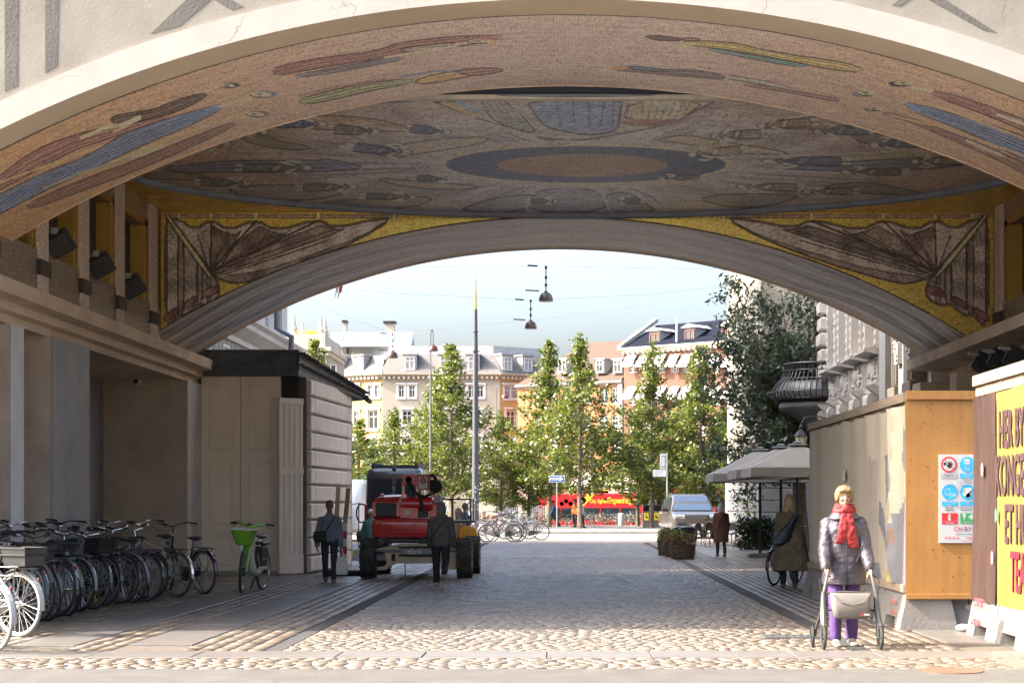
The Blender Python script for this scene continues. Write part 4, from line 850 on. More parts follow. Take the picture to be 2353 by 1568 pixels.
mb = MB(); mb.prism([(0,EV-.4),(-.2,EV-.35),(-.45,EV-.05),(-.45,EV+.08),(0.3,EV+.12)], 'x', -.25, f.L+.1); mb.build('cornice', m_sand, bb)
mb = MB(); [mb.box(i*.5+.05,i*.5+.25,-.34,-.02,EV-.45,EV-.22) for i in range(int(f.L/.5))]; mb.build('dentil_course', m_cream, bb)['kind'] = 'stuff'
mb = MB(); mb.add([(-.1,-.35,EV+.08),(f.L,-.35,EV+.08),(f.L,4.6,RD),(-.1,4.6,RD),(f.L,10,EV),(-.1,10,EV)], [(0,1,2,3),(3,2,4,5)]); mb.build('navy_roof', m_navy, bb)
for u0 in (-.3, f.L-.1):
    mb = MB(); mb.add([(u0,-.5,EV-.1),(u0+.35,-.5,EV-.1),(u0+.35,4.6,RD+.25),(u0,4.6,RD+.25),(u0,-.5,EV+.25),(u0+.35,-.5,EV+.25),(u0+.35,4.6,RD+.6),(u0,4.6,RD+.6)], [(4,5,6,7),(0,4,7,3),(1,2,6,5),(0,1,5,4),(2,3,7,6)]); mb.build('gable_coping', m_cream, bb)
for a, b, t in ((1480,1505,760),(1562,1584,752),(1646,1668,748)):
    u0, u1 = f.u(a), f.u(b); z0, z1 = f.z(t+30, u0), f.z(t, u0); s = MB(); s.box(u0, u1, 0.7, 4.0, z0-.2, z1); s.prism([(u0-.3,z1),(u1+.3,z1),((u0+u1)/2,z1+.32)], 'y', 0.4, 4.2); dm = s.build('dormer', mat('grey_zinc', (0.36,0.36,0.36), 0.5), bb)
    window(dm, (u0+u1)/2, z0-.15, round(u1-u0-.06,1), round(z1-z0,1), m_redframe, y=0.62, cross=0)
u = f.u(1551); mb = MB(); mb.tube([(u,0.2,EV),(u,0.2,f.z(727,u))], 0.07, 8); mb.build('roof_pole', m_white, bb)
# ---- ornate cream building with obelisks
db = thing('obelisk_building', 'cream stone building with small obelisks along its parapet, beyond the shed roof', 'building', (-18,118,0))
sc = 118/F
xa, xb = (610-VX)*sc, (762-VX)*sc; zc = CAMH+(HZ-806)*sc
holes = [(xa+1.0+i*1.5, xa+1.8+i*1.5, zc-2.6, zc-.9) for i in range(3)]
mb = MB(); mb.T = Matrix.Translation((18,0,0)); w_ = wall(xa, xb-.3, -1, zc, holes); mb.add(w_.v, w_.f); mb.box(xa, xb-.3, .3, 9, -1, zc); mb.build('wall', m_cream, db)
for a, b, c, d in holes: window(db, (a+b)/2+18, c, 0.8, 1.7, m_white)
mb = MB(); mb.box(xa, xb, 117.5, 126, zc, zc+.25); mb.box(xa, xb-.15, 117.7, 126, zc-.3, zc); mb.build('cornice', m_sand, db, world=True)
mb = MB(); mb.box(xa, xb-.45, 117.9, 126, zc+.25, CAMH+(HZ-768)*sc); mb.build('parapet', m_sand, db, world=True)
mb = MB(); mb.box((662-VX)*sc, (726-VX)*sc, 121, 124, 10, CAMH+(HZ-749)*sc); mb.build('yellow_roof_cover', mat('yellow_tarpaulin', (0.75,0.42,0.05), 0.7, var=0.05), db, world=True)
for px, t, b_ in ((673,721,768),(690,736,768),(735,725,768),(742,731,768)):
    x = (px-VX)*sc; zt, zb = CAMH+(HZ-t)*sc, CAMH+(HZ-b_)*sc; h = zt-zb
    mb = MB(); mb.lathe([(.28,0),(.28,.1),(.2,.14),(.24,h*.3),(.16,h*.42),(.15,h*.45),(.06,h)], (x,118.4+(0.6 if px in (690,742) else 0),zb), 8); mb.build('obelisk', m_sand, db, world=True)
# ---- classical building on the left, behind the shed
lb = thing('classical_building', 'grey classical building with heavy cornice rising above the shed roof on the left', 'building', (-11.2,41,0))
XW = -11.2
mb = MB(); mb.box(-40, XW, 40.2, 70, 0, 25); mb.build('wall', m_bluegrey, lb, world=True)  # unseen upper height added to shade the street
for z0, pr in ((7.0, [(0,0),(.12,0),(.12,.18),(.25,.25),(.55,.45),(.55,.62),(.7,.72),(.7,.8),(0,.95)]), (4.9, [(0,0),(.12,0),(.2,.2),(.3,.25),(.3,.36),(0,.4)]), (12.5, [(0,0),(.2,.1),(.6,.5),(.6,.7),(0,.8)])):
    mb = MB(); mb.prism([(XW+a, z0+b) for a, b in pr][::-1], 'y', 40.2, 70+.5); mb.build('cornice', m_bluegrey, lb, world=True)
for i in range(9):
    mb = MB(); y = 42.5+i*3.2; mb.box(XW-.02, XW+.10, y, y+.5, 7.95, 12.5); mb.box(XW, XW+.13, y-.06, y+.56, 7.95, 8.3); mb.box(XW, XW+.14, y-.06, y+.56, 12.1, 12.5); mb.build('pilaster', m_bluegrey, lb, world=True)

for i in range(8):
    y = 43.6+i*3.2
    for z, h in ((5.4,1.4),(8.9,2.4)):
        o = window(lb, XW+.02+11.2, z, 1.1, h, m_white, y=y+.9-41, rz=PI/2)
for y in (52.5, 66.0):
    mb = MB(); mb.tube([(XW+.16,y,0),(XW+.16,y,6.6),(XW+.75,y,7.0),(XW+.8,y,7.9),(XW+.25,y,8.2),(XW+.22,y,12.4)], 0.11, 8); mb.build('downpipe', m_dsteel, lb, world=True, smooth=True)
mb = MB()
for i in range(40): mb.box(XW, XW+.035, 42+i*.7, 42+i*.7+.62, 6.35, 6.95)
mb.build('frieze', mat('rough_frieze', (0.30,0.285,0.26), 0.95, var=0.25, scale=9, bump=0.8, bscale=20), lb, world=True)['kind'] = 'stuff'
# ---- the shed with folding doors
sh = thing('stone_shed', 'low stone shed with tall cream folding doors and a dark lead roof', 'shed', (-7.0,39.45,0))
m_door = mat('cream_door_paint', (0.84,0.72,0.57), 0.55, col2=(0.74,0.62,0.48), scale=1.5, bump=0.08, bscale=40, contrast=(0.25,0.6))
m_shst = mat('shed_stone', (0.74,0.68,0.63), 0.85, col2=(0.56,0.51,0.46), scale=1.1, bump=0.4, bscale=35, contrast=(0.2,0.7))
y0 = 39.45
mb = MB(); mb.prism([(-11.0,y0+.3),(-6.45,y0+.3),(-6.05,y0+.05),(-5.9,y0+.06),(-5.52,44.95),(-11,44.95)], 'z', 0, 4.42); mb.build('core_wall', m_slate, sh, world=True)
def leaf(x0, x1, name='door_leaf', panels=((0.10,.9),(1.02,2.55),(2.72,4.3)), m=None):
    w = x1-x0; mb = MB(); mb.box(0, w, 0, 0.05, 0.05, 4.45)
    st = 0.17
    for a, b in ((0,st),(w-st,w)): mb.box(a, b, -0.06, 0, 0.05, 4.45)
    zs = [0.05]+[z for p in panels for z in p]+[4.45]
    for i in range(0, len(zs), 2): mb.box(st, w-st, -0.06, 0, zs[i], zs[i+1])
    for a, b in panels:
        mb.cbox((w/2, -0.008, (a+b)/2), (w-2*st-.14, 0.05, b-a-.14), 0, 0.025)
    return mb
for x0, x1 in ((-8.24,-7.36),(-7.345,-6.45)):
    mb = leaf(x0, x1); o = mb.build('door_leaf', m_door, sh); o.location = (x0+7.0, -0.02, 0.02)
mb = MB(); mb.box(-8.26,-6.4,y0-.05,y0+.1,0,0.06); mb.build('threshold', m_stone, sh, world=True)
w = 0.62; mb = MB(); mb.box(0,w,0,.05,.03,3.95)
for a in (0,.135,.27,.405,.54): mb.box(a, a+.06, -.02, 0, .45, 3.85)
mb.box(0,w,-.03,0,.03,.45); mb.box(0,w,-.03,0,2.25,2.4); mb.box(0,w,-.03,0,3.82,3.95)
o = mb.build('open_door', mat('white_door_paint', (0.78,0.74,0.68), 0.55, var=0.05, scale=2), sh); o.location = (-6.40+7.0, -0.62, 0.0); o.rotation_euler.z = math.radians(40)
mb = MB(); mb.box(-6.43,-5.98,y0-.02,y0+.05,3.98,4.45); [mb.box(-6.4+i*.09,-6.36+i*.09,y0-.04,y0-.02,4.0,4.43) for i in range(5)]; mb.build('transom_grille', m_dark, sh, world=True)
mb = MB(); mb.box(-6.05,-5.88,y0-.06,y0+.08,0,4.45); mb.build('corner_post', mat('dark_stone', (0.12,0.11,0.10), 0.85, var=0.2, scale=3), sh, world=True)
# rusticated side wall: each block a part
fd = Fac((-5.86,y0+.08), (-5.50,44.9)); rz = fd.rz
for r in range(11):
    z0_ = 0.02+r*0.402
    for a, b in ((0.0,0.42),(0.44,4.35),(4.37,4.8)):
        me = MB().cbox((0,0,0), (b-a-.012, .16, .355), 0, 0.03).mesh('stone_block', m_shst); u = (a+b)/2
        p = fd.o+fd.d*u; o = inst('stone_block', me, sh, (p.x+7.0, p.y-y0, z0_+.19), rz)
mb = MB(); mb.box(-8.9,-6.02,y0-.22,y0+.3,4.46,4.62); mb.box(-8.9,-5.98,y0-.34,y0+.3,4.62,4.70); mb.box(-8.9,-6.06,y0-.14,y0+.4,4.70,5.02); mb.box(-8.9,-6.03,y0-.18,y0+.4,5.02,5.06); mb.build('roof_parapet', m_lead, sh, world=True)
mb = MB(); mb.add([(-9.5,y0+.4,5.0),(-6.05,y0+.4,5.0),(-5.22,45.3,4.42),(-9.5,45.3,4.42)], [(0,1,2,3)]); mb.add([(-6.02,y0-.2,4.46),(-5.22,45.3,4.28),(-5.22,45.3,4.42),(-6.02,y0-.2,4.98)], [(0,1,2,3)]); mb.add([(-6.02,y0-.2,4.46),(-6.2,y0+.2,4.40),(-5.6,45.3,4.24),(-5.22,45.3,4.28)], [(0,1,2,3)]); mb.build('lead_roof', m_lead, sh, world=True)
for i in range(26):
    t = i/26; p = Vector((-6.02,y0-.2,4.72)).lerp(Vector((-5.22,45.3,4.36)), t); q = Vector((-6.02,y0-.2,4.98)).lerp(Vector((-5.22,45.3,4.44)), t)
    for v, wd in ((p, .16), (q, .22)):
        mb = MB(); mb.cbox((v.x+.03, v.y+.1, v.z), (wd, .19, .05), 0, 0.008); mb.build('slate_tile', mat('roof_slate', (0.085,0.08,0.075), 0.7, var=0.3, scale=4, island=.3), sh, world=True)
mb = MB(); mb.tube([(-5.17,45.2,4.3),(-5.12,45.5,4.25)], .07, 8); mb.build('downpipe', m_dsteel, sh, world=True)
# ---- cream block behind the dark tree, right
cb = thing('cream_building', 'plain cream building with a banded base standing behind the dark leafy tree', 'building', (6.95,62,0))
mb = MB(); mb.box(6.95,20,62,75,2.55,13); mb.build('wall', m_cream, cb, world=True)
for r in range(6):
    mb = MB(); mb.cbox((13.4, 68.4, 0.21+r*.425), (13.1, 13.0, .41), 0, 0.02); mb.build('stone_course', m_zinc, cb, world=True)
mb = MB(); mb.box(6.9,20,61.93,75,2.5,2.62); mb.build('string_course', m_cream, cb, world=True)
# ---- ornate theatre facade on the right
tb = thing('theatre_facade', 'ornate grey stone theatre wall with carved panels under tall windows', 'building', (8.0,40,0))
XF = 8.0
mb = MB(); mb.box(XF+.3, 22, 39.6, 55.2, 0, 18); mb.build('core_wall', m_bluegrey, tb, world=True)
bays = [(53.05,51.95),(50.95,49.75),(48.7,47.5),(46.45,45.2)]
for i, (b, a) in enumerate(bays):
    mb = MB(); mb.box(XF+.24, XF+.3, a, b, 5.75, 13); mb.build('pane', mat('grey_pane', (0.11,0.115,0.12), 0.35, var=0.15, scale=1), tb, world=True)  # dark grey panes, slightly mottled
    mb = MB(); mb.prism([(XF-.30,5.52),(XF+.3,5.40),(XF+.3,5.75),(XF-.30,5.60)], 'y', a-.22, b+.22); mb.build('window_sill', m_stone, tb, world=True)
    mb = MB(); mb.box(XF+.05, XF+.3, a-.12, b+.12, 4.72, 5.40)
    for k in range(26): mb.ell((XF+.04, random.uniform(a,b), random.uniform(4.82,5.32)), (.07,random.uniform(.05,.13),random.uniform(.05,.12)), 6, 4)
    mb.ell((XF+.03,(a+b)/2,5.08), (.12,.24,.24), 10, 6)
    mb.build('carved_panel', m_stone, tb, world=True, smooth=True)
    yb0 = b+.2
    for (y1_, y2_) in ((a-.30,a-.05),(b+.05,b+.30)):
        mb = MB(); mb.box(XF-.02, XF+.3, y1_, y2_, 5.6, 13.5)
        for k in range(24): mb.ell((XF-.03, (y1_+y2_)/2+random.uniform(-.08,.08), 5.7+k*.24), (.035,.05,.09), 6, 4)
        mb.build('window_pilaster', m_bluegrey, tb, world=True, smooth=True)
edges = [54.9,53.4,51.45,49.2,46.95,44.7]
for j in range(5):
    y1_, y0_ = edges[j], edges[j+1]
    mb = MB(); mb.box(XF+.08, XF+.3, y0_, y1_, 4.60, 4.74); mb.box(XF+.02,XF+.3,y0_,y1_,4.52,4.6); mb.build('string_course', m_stone, tb, world=True)
    mb = MB(); mb.cbox((XF+.12, (y0_+y1_)/2, 4.22), (.36, y1_-y0_-.55, .5), 0, 0.04); mb.build('stone_block', m_bluegrey, tb, world=True)
    for z in (3.55, 2.9, 2.25, 1.6, .95, .35):
        for dy in ((-.3*(y1_-y0_)),(.3*(y1_-y0_))):
            mb = MB(); mb.cbox((XF+.14, (y0_+y1_)/2+dy, z), (.34, (y1_-y0_)*.3, .52), 0, 0.05); mb.build('stone_block', m_bluegrey, tb, world=True)
    mb = MB(); mb.prism([(XF-.28,4.55),(XF+.2,4.2),(XF+.2,4.62),(XF-.3,4.62)][::-1], 'y', y0_-.18, y0_+.18); mb.lathe([(.0,-.14),(.19,-.14),(.19,.14),(0,.14)], (XF-.1,y0_,4.28), 12, 'y'); mb.lathe([(.0,-.17),(.08,-.17),(.08,.17),(0,.17)], (XF-.1,y0_,4.28), 10, 'y'); mb.ell((XF+.02,y0_,3.85), (.14,.13,.32), 8, 6); mb.box(XF,XF+.3,y0_-.15,y0_+.15,2.6,3.6); mb.build('scroll_bracket', m_stone, tb, world=True, smooth=True)
for k in range(22):
    mb = MB(); mb.cbox((XF+.12, 54.75, 2.2+k*.5), (.40 if k%2 else .34, .9, .42), 0, 0.05); mb.build('quoin', m_bluegrey, tb, world=True)
for k in range(0):
    mb = MB(); mb.cbox((XF+.12, 44.35, 5.0+k*.55), (.40, .55, .46), 0, 0.09); mb.build('quoin', m_bluegrey, tb, world=True)
mb = MB(); mb.box(XF-.1, XF+.3, 43.1, 43.95, 0, 14); mb.build('pilaster', m_zinc, tb, world=True)
for y in (42.3, 40.4):
    mb = MB(); mb.box(XF+.02, XF+.3, y-.42, y+.42, 4.3, 14); [mb.box(XF-.05, XF+.1, y-.36+i*.24, y-.24+i*.24, 4.45, 14) for i in range(3)]; mb.box(XF-.12,XF+.2,y-.5,y+.5,4.1,4.4); mb.build('bronze_pilaster', mat('brown_stone', (0.17,0.14,0.105), 0.7, var=0.2, scale=3), tb, world=True)
mb = MB(); mb.box(XF-.04, XF+.3, 41.1, 41.7, 0, 14); mb.build('pilaster', m_zinc, tb, world=True)
for y in (41.4, 39.9):
    mb = MB(); mb.box(XF-.16,XF+.1,y-.2,y+.2,4.9,5.4); [mb.ell((XF-.16,y+random.uniform(-.15,.15),5.0+k*.1),(.06,.07,.06),6,4) for k in range(5)]; mb.build('capital', m_stone, tb, world=True, smooth=True)
# balcony at the far corner
mb = MB(); bc = (8.0, 54.6)
bal = thing('iron_balcony', 'dark wrought iron balcony bulging from the corner of the ornate theatre wall', 'balcony', (bc[0], bc[1], 4.5))
mb = MB(); mb.lathe([(0,.0),(1.25,0.0),(1.32,.08),(1.32,.2),(1.2,.24),(0,.24)], (0,0,0), 24, a0=PI/2, a1=3*PI/2); mb.lathe([(.2,-.9),(.5,-.6),(.75,-.3),(1.1,-.05),(1.2,0)], (0,0,0), 20, a0=PI/2, a1=3*PI/2); mb.build('balcony_floor', m_dsteel, bal, smooth=True)
prof = [(1.22,.24),(1.5,.40),(1.55,.58),(1.42,.80),(1.22,1.02),(1.14,1.22),(1.16,1.42)]
mb = MB(); mb.lathe([(1.16,.24),(1.42,.38),(1.46,.56),(1.36,.76),(1.24,.88)], (0,0,0), 24, a0=PI/2, a1=3*PI/2); mb.build('lattice_skirt', m_dsteel, bal, smooth=True)
for k in range(27):
    a = PI/2+PI*k/26; mb = MB(); mb.tube([(r*math.cos(a), r*math.sin(a), z) for r, z in prof], .022, 5); mb.build('baluster', m_black, bal)
for r, z, t in ((1.16,1.43,.035),(1.18,1.22,.018),(1.3,.95,.015),(1.55,.56,.02),(1.40,.34,.025),(1.25,.25,.03)):
    mb = MB(); mb.tube([(r*math.cos(PI/2+PI*k/32), r*math.sin(PI/2+PI*k/32), z) for k in range(33)], t, 6); mb.build('rail', m_black, bal)
# ================================================================ trees
m_bark = mat('bark', (0.17,0.135,0.10), 0.9, var=0.25, scale=6, bump=0.6, bscale=25, stretch=(1,1,.3))
m_leafy = leafmat('lime_leaf', (0.045,0.072,0.010), (0.20,0.225,0.028), 0.5)
m_leafo = leafmat('oak_leaf', (0.030,0.050,0.030), (0.095,0.125,0.065), 0.3)
m_leafh = leafmat('hedge_leaf', (0.008,0.020,0.006), (0.028,0.055,0.018), 0.12)
def leaf_cloud(centers, per, sig, lw, ll, r, droop=0.0, name='crown', m=None, up=0.3):
    n = len(centers)*per
    c = np.repeat(np.array(centers), per, 0)
    sg = np.repeat(np.array(sig) if hasattr(sig, '__len__') else np.full(len(centers), sig), per)[:, None]
    p = c+r.normal(0, 1, (n,3))*sg*np.array((1,1,.75))
    d = r.normal(0, 1, (n,3)); d[:,2] = d[:,2]*.7-droop; d /= np.linalg.norm(d, axis=1)[:,None]
    q = r.normal(0, 1, (n,3)); q[:,2] += up; u = np.cross(d, q); u /= np.linalg.norm(u, axis=1)[:,None]+1e-9
    s = r.uniform(.5, 1.5, (n,1))
    nrm = np.cross(d, u)
    v = np.stack([p-d*ll*s*.5, p+u*lw*s*.5+nrm*lw*s*.12, p+d*ll*s*.5, p-u*lw*s*.5+nrm*lw*s*.12], 1).reshape(-1,3)
    me = bpy.data.meshes.new(name); me.vertices.add(n*4); me.vertices.foreach_set('co', v.ravel())
    me.loops.add(n*4); me.loops.foreach_set('vertex_index', np.arange(n*4)); me.polygons.add(n); me.polygons.foreach_set('loop_start', np.arange(0,n*4,4)); me.polygons.foreach_set('loop_total', np.full(n,4))
    me.update(calc_edges=True); me.materials.append(m); return me
SPIRE = []
def spire(seed, H, R):
    r = np.random.default_rng(seed); prof = lambda t: np.interp(t, [0,.16,.20,.34,.50,.64,.78,.92,1], [0,0,.9,1,.92,.56,.22,.12,.03])*R
    mb = MB(); mb.tube([(0,0,0),(0.03,0,H*.2),(0,.04,H*.5),(.05,0,H*.8),(0.02,0,H*.97)], [.15,.12,.09,.045,.015], 8)
    cs, sg = [], []
    for i in range(74):
        t = .17+.79*(i/74)**1.15; a = r.uniform(0, 2*PI); L = prof(t)*r.uniform(.65,1.08); z = t*H
        tip = np.array((L*math.cos(a), L*math.sin(a), z+L*r.uniform(.15,.55)))
        mb.tube([(0,0,z-.15),(tip[0]*.5,tip[1]*.5,z+(tip[2]-z)*.35),tuple(tip)], [.035,.02,.008], 4)
        m = int(2+L*3.2)
        for k in range(m):
            f = .3+.75*(k+r.uniform(0,1))/m; c = np.array((0,0,z))*(1-f)+tip*f+r.normal(0,.16,3); cs.append(c); sg.append(r.uniform(.13,.26))
    for k in range(26):
        t = r.uniform(.7, 1.0); cs.append(np.array((r.normal(0,.1), r.normal(0,.1), t*H))); sg.append(.11)
    return mb.mesh('trunk', m_bark, True), leaf_cloud(cs, 20, sg, .125, .18, r, .1, 'crown', m_leafy)
for s_ in (11, 12, 13): SPIRE.append(spire(s_, 11.0, 2.9))
tl = [(1036,103,11.0,'tall narrow lime tree directly left of the tapered mast'),(1003,109,9.9,'lime tree with thin double top behind the van, left of its taller neighbour'),(1332,102,11.4,'tall lime tree with its bare trunk right of the blue arrow sign'),(1262,108,11.7,'tall lime tree with its trunk just left of the blue arrow sign'),(1497,104,11.0,'narrow lime tree in front of the brick house and above the grey bins'),(1465,112,7.6,'short lime tree behind the grey bins, before the orange house'),(1608,103,10.9,'lime tree standing behind the parked silver car'),(1565,111,8.2,'lower lime tree between the bins and the parked silver car'),(905,106,7.3,'low round lime tree behind the dark van roof'),(826,100,6.4,'yellowing lime tree glimpsed at the shed corner'),(1150,112,7.4,'low lime tree right of the mast, by the lamp post'),(1660,107,7.4,'low lime tree between the silver car and the dark oak'),(722,92,10.2,'lime tree whose thin top shows over the shed roof'),(1215,113,6.6,'small lime tree before the white corner building and left of the arrow sign'),(1725,100,6.0,'small yellowish tree behind the cafe parasols')]
for i, (px, y, H, lab) in enumerate(tl):
    tr = thing('lime_tree', lab, 'tree', ((px-VX)*y/F, y, 0.1), i*1.7, 'lime trees on the square', None)
    k = H/11.0; tr.scale = (k*(1.0 if H > 9 else 1.35), k*(1.0 if H > 9 else 1.35), k)
    a, b = SPIRE[i % 3]; inst('trunk', a, tr); inst('crown', b, tr)
def oak():
    r = np.random.default_rng(5); mb = MB(); cs, sg = [], []
    base = np.array((7.75,57.0,0)); mb.tube([base, base+(-.1,0,1.5), base+(-.15,.1,3.2)], [.27,.23,.2], 10)
    fork = base+np.array((-.15,.1,3.2))
    for i in range(46):
        ax = r.uniform(-2.7, 1.6); ay = r.uniform(-2.2, 2.6); az = r.uniform(-.5, 5.6); 
        tip = fork+np.array((ax, ay, az))
        e = ((ax+.9)/2.7)**2+(ay/2.6)**2+((az-2.3)/3.6)**2
        if e > 1.15: tip = fork+np.array(((ax+.9)/e**.5-.9, ay/e**.5, (az-2.3)/e**.5+2.3))
        mid = fork+(tip-fork)*.5+np.array((0,0,.35))+r.normal(0,.2,3)
        mb.tube([fork, mid, tip], [.085,.045,.012], 5)
        for k in range(15):
            f = r.uniform(.35, 1.08); c = (fork*(1-f)**2+2*f*(1-f)*mid+tip*f*f)+r.normal(0,.28,3)
            tw = c+r.normal(0,.28,3)-np.array((0,0,.15)); mb.tube([c, tw], [.012,.004], 3)
            cs.append(tw); sg.append(r.uniform(.14,.25))
    return mb, cs, sg, base
mb, cs, sg, base = oak()
ok = thing('oak_tree', 'dark broad oak tree with drooping narrow leaves beside the iron balcony', 'tree', tuple(base))
mb.build('trunk', m_bark, ok, world=True, smooth=True)
r_ = np.random.default_rng(9); o = inst('crown', leaf_cloud(np.array(cs)-base, 44, sg, .075, .19, r_, .5, 'crown', m_leafo), ok)
# ---- shrubs and planting
r_ = np.random.default_rng(21)
hd = thing('clipped_shrub', 'dark glossy leafy shrub hiding the cafe corner below the parasols', 'shrub', ((1738-VX)*60/F, 60, 0))
cs = [(r_.uniform(-.62,.62), r_.uniform(-.5,.5), r_.uniform(.08,1.05)) for _ in range(150)]
inst('crown', leaf_cloud(cs, 26, .10, .07, .10, r_, 0, 'crown', m_leafh), hd); mb = MB(); [mb.tube([(0,0,0),(c[0]*.7,c[1]*.7,c[2]*.8)], [.02,.006], 4) for c in cs[:14]]; mb.build('stem', m_bark, hd)
sp = thing('sapling', 'thin young tree with sparse leaves rising behind the dark shrub', 'tree', ((1716-VX)*63/F, 63, 0))
mb = MB(); cs = []; mb.tube([(0,0,0),(.03,0,1.2),(0,0,2.6)], [.03,.022,.01], 6)
for k in range(16):
    z = r_.uniform(.9,2.6); a = r_.uniform(0,2*PI); L = r_.uniform(.25,.6); t = (L*math.cos(a), L*math.sin(a), z+.3); mb.tube([(0,0,z),t], [.012,.004], 4); cs += [t, (t[0]*.6,t[1]*.6,z+.18)]
mb.build('trunk', m_bark, sp); inst('crown', leaf_cloud(cs, 16, .12, .06, .10, r_, .2, 'crown', m_leafy), sp)
fl = [(r_.uniform(-6.5,14), r_.uniform(116.7,117.6), r_.uniform(.15,.85)) for _ in range(420)]
m_flower = leafmat('flower_leaf', (0.06,0.08,0.02), (0.30,0.22,0.20), 0.3)
fb = bpy.data.objects.new('flower_bed', leaf_cloud(fl, 14, .14, .10, .12, r_, 0, 'flower_bed', m_flower)); C.objects.link(fb); fb['kind'] = 'stuff'; fb['label'] = 'green and pink flower bed running along the far edge of the square'; fb['category'] = 'plants'
# low railing in front of the flower bed, stone posts
rl = thing('low_railing', 'low dark wire railing in front of the far flower bed', 'railing', (4,116.4,.12))
mb = MB()
for z in (.25,.45,.72): mb.tube([(-4,0,z),(9.5,0,z)], .014, 4)
mb.build('rail', m_dsteel, rl)
for i in range(9):
    mb = MB(); mb.tube([(-4+i*1.68,0,0),(-4+i*1.68,0,.78)], .025, 5); mb.build('post', m_dsteel, rl)
for px, lab in ((1427,'grey stone bollard before the flower bed left of the bins'),(1545,'grey stone bollard beside the silver car, right of the tall sign pole')):
    mb = MB(); mb.lathe([(.21,0),(.21,.78),(.18,.82),(0,.83)], (0,0,0), 14); b = mb.build('stone_bollard', m_stone, smooth=True); b.location = ((px-VX)*115/F, 115, .12); tag(b, lab, 'bollard', 'stone bollards')
pf = thing('picket_fence', 'grey picket fence with stone posts beyond the parked bicycles', 'fence', ((1150-VX)*119/F, 119, -.1))
mb = MB(); mb.box(0,3.2,-.03,.03,.35,.43); mb.box(0,3.2,-.03,.03,1.15,1.23); mb.build('rail', m_grey, pf)
pk = MB().box(-.035,.035,-.05,-.03,.1,1.55).mesh('picket', m_grey)
for i in range(26): inst('picket', pk, pf, (.06+i*.125,0,0))
st = MB().prism([(-.2,0),(.2,0),(.2,1.5),(.1,1.68),(-.1,1.68),(-.2,1.5)], 'y', -.2, .2).mesh('stone_post', m_sand)
for x in (-.2,1.55,3.3): inst('stone_post', st, pf, (x,0,0))
# ---- mast
ms = thing('tapered_mast', 'tall grey tapered mast with a gilded top standing behind the parked bicycles', 'mast', ((1092-VX)*85/F, 85, 0))
mb = MB(); mb.lathe([(.17,0),(.165,2.6),(.15,5),(.12,9),(.09,11.05)], (0,0,0), 16); mb.build('pole', mat('mast_grey', (0.075,0.078,0.09), 0.5, 0.2, var=.06), ms, smooth=True)
mb = MB(); mb.lathe([(.09,11.05),(.08,11.5),(.04,12.6),(.03,13.0),(0,13.02)], (0,0,0), 12); mb.build('gilded_tip', mat('gilding', (0.72,0.50,0.16), 0.3, 0.9, var=.05), ms, smooth=True)
for z, r in ((9.95,.16),(9.0,.20),(3.2,.15)):
    mb = MB(); mb.lathe([(.09,z),(r,z),(r,z+.03),(.09,z+.03)], (0,0,0), 12); mb.build('collar', m_dsteel, ms)
mb = MB()
for i in range(11): 
    a = -PI/2+random.uniform(-.9,.9); z = 1.5+random.uniform(-.4,1.0); mb.cbox((.167*math.cos(a), .167*math.sin(a), z), (.05,.02,.05))
mb.build('sticker', m_white, ms)
# ---- pendant street lamps
m_copper = mat('oxide_red_paint', (0.085,0.030,0.022), 0.32, var=.1, scale=5)
m_brownlamp = mat('dark_brown_paint', (0.045,0.032,0.028), 0.35, var=.1, scale=5)
def shade_parts(root, r, m, rod):
    mb = MB(); mb.lathe([(r*.97,.0),(r,0),(r*.98,r*.35),(r*.86,r*.8),(r*.6,r*1.12),(r*.26,r*1.26),(r*.24,r*1.42),(0,r*1.44)], (0,0,0), 20); mb.build('lamp_shade', m, root, smooth=True, angle=60)
    mb = MB(); mb.ell((0,0,r*.35), (r*.4,r*.4,r*.35), 10, 6); mb.build('lamp_globe', m_white, root, smooth=True)
    if rod:
        mb = MB(); mb.tube([(0,0,r*1.4),(0,0,r*1.4+rod)], .018, 6); [mb.ell((0,0,r*1.4+rod*t), (.045,.045,.06), 8, 5) for t in (.25,.55,.95)]; mb.build('hanger_rod', m_black, root)
def pendant(px, py, y, r, m, rod, lab, a, b):
    v = P(px, py, y); t = thing('pendant_lamp', lab, 'street lamp', tuple(v), 0, 'bell-shaped street lamps'); shade_parts(t, r, m, rod)
    top = v+Vector((0,0,r*1.4+rod)); mb = MB(); A_, B_ = Vector(a), Vector(b)
    for q in (A_, B_): mb.tube([top, top.lerp(q,.5)-Vector((0,0,.15)), q], .0035, 4)
    w = mb.build('suspension_wire', m_dsteel, t, world=True)
    mb = MB(); mb.tube([top-Vector((.55,0,-.02)), top-Vector((.25,0,0))], .028, 5); mb.build('wire_clamp', m_black, t, world=True); mb = MB(); mb.tube([v+Vector((-.62,0,r*1.55)), v+Vector((-.2,0,r*1.45))], .022, 5); mb.build('wire_clamp', m_black, t, world=True)
pendant(1254, 692, 52, .215, m_brownlamp, .75, 'dark brown bell street lamp hanging highest in the sky', (-11.2,52,8.9), (8.3,52,8.8))
pendant(1219, 755, 62, .22, m_copper, .72, 'oxide red bell street lamp hanging below and left of the brown one', (-11.2,62,9.6), (7.0,62.2,9.5))
pendant(902, 822, 76, .23, m_copper, .75, 'oxide red bell street lamp hanging before the mansard dormers', (-11.2,69.8,10.2), (7.0,74.9,10.6))
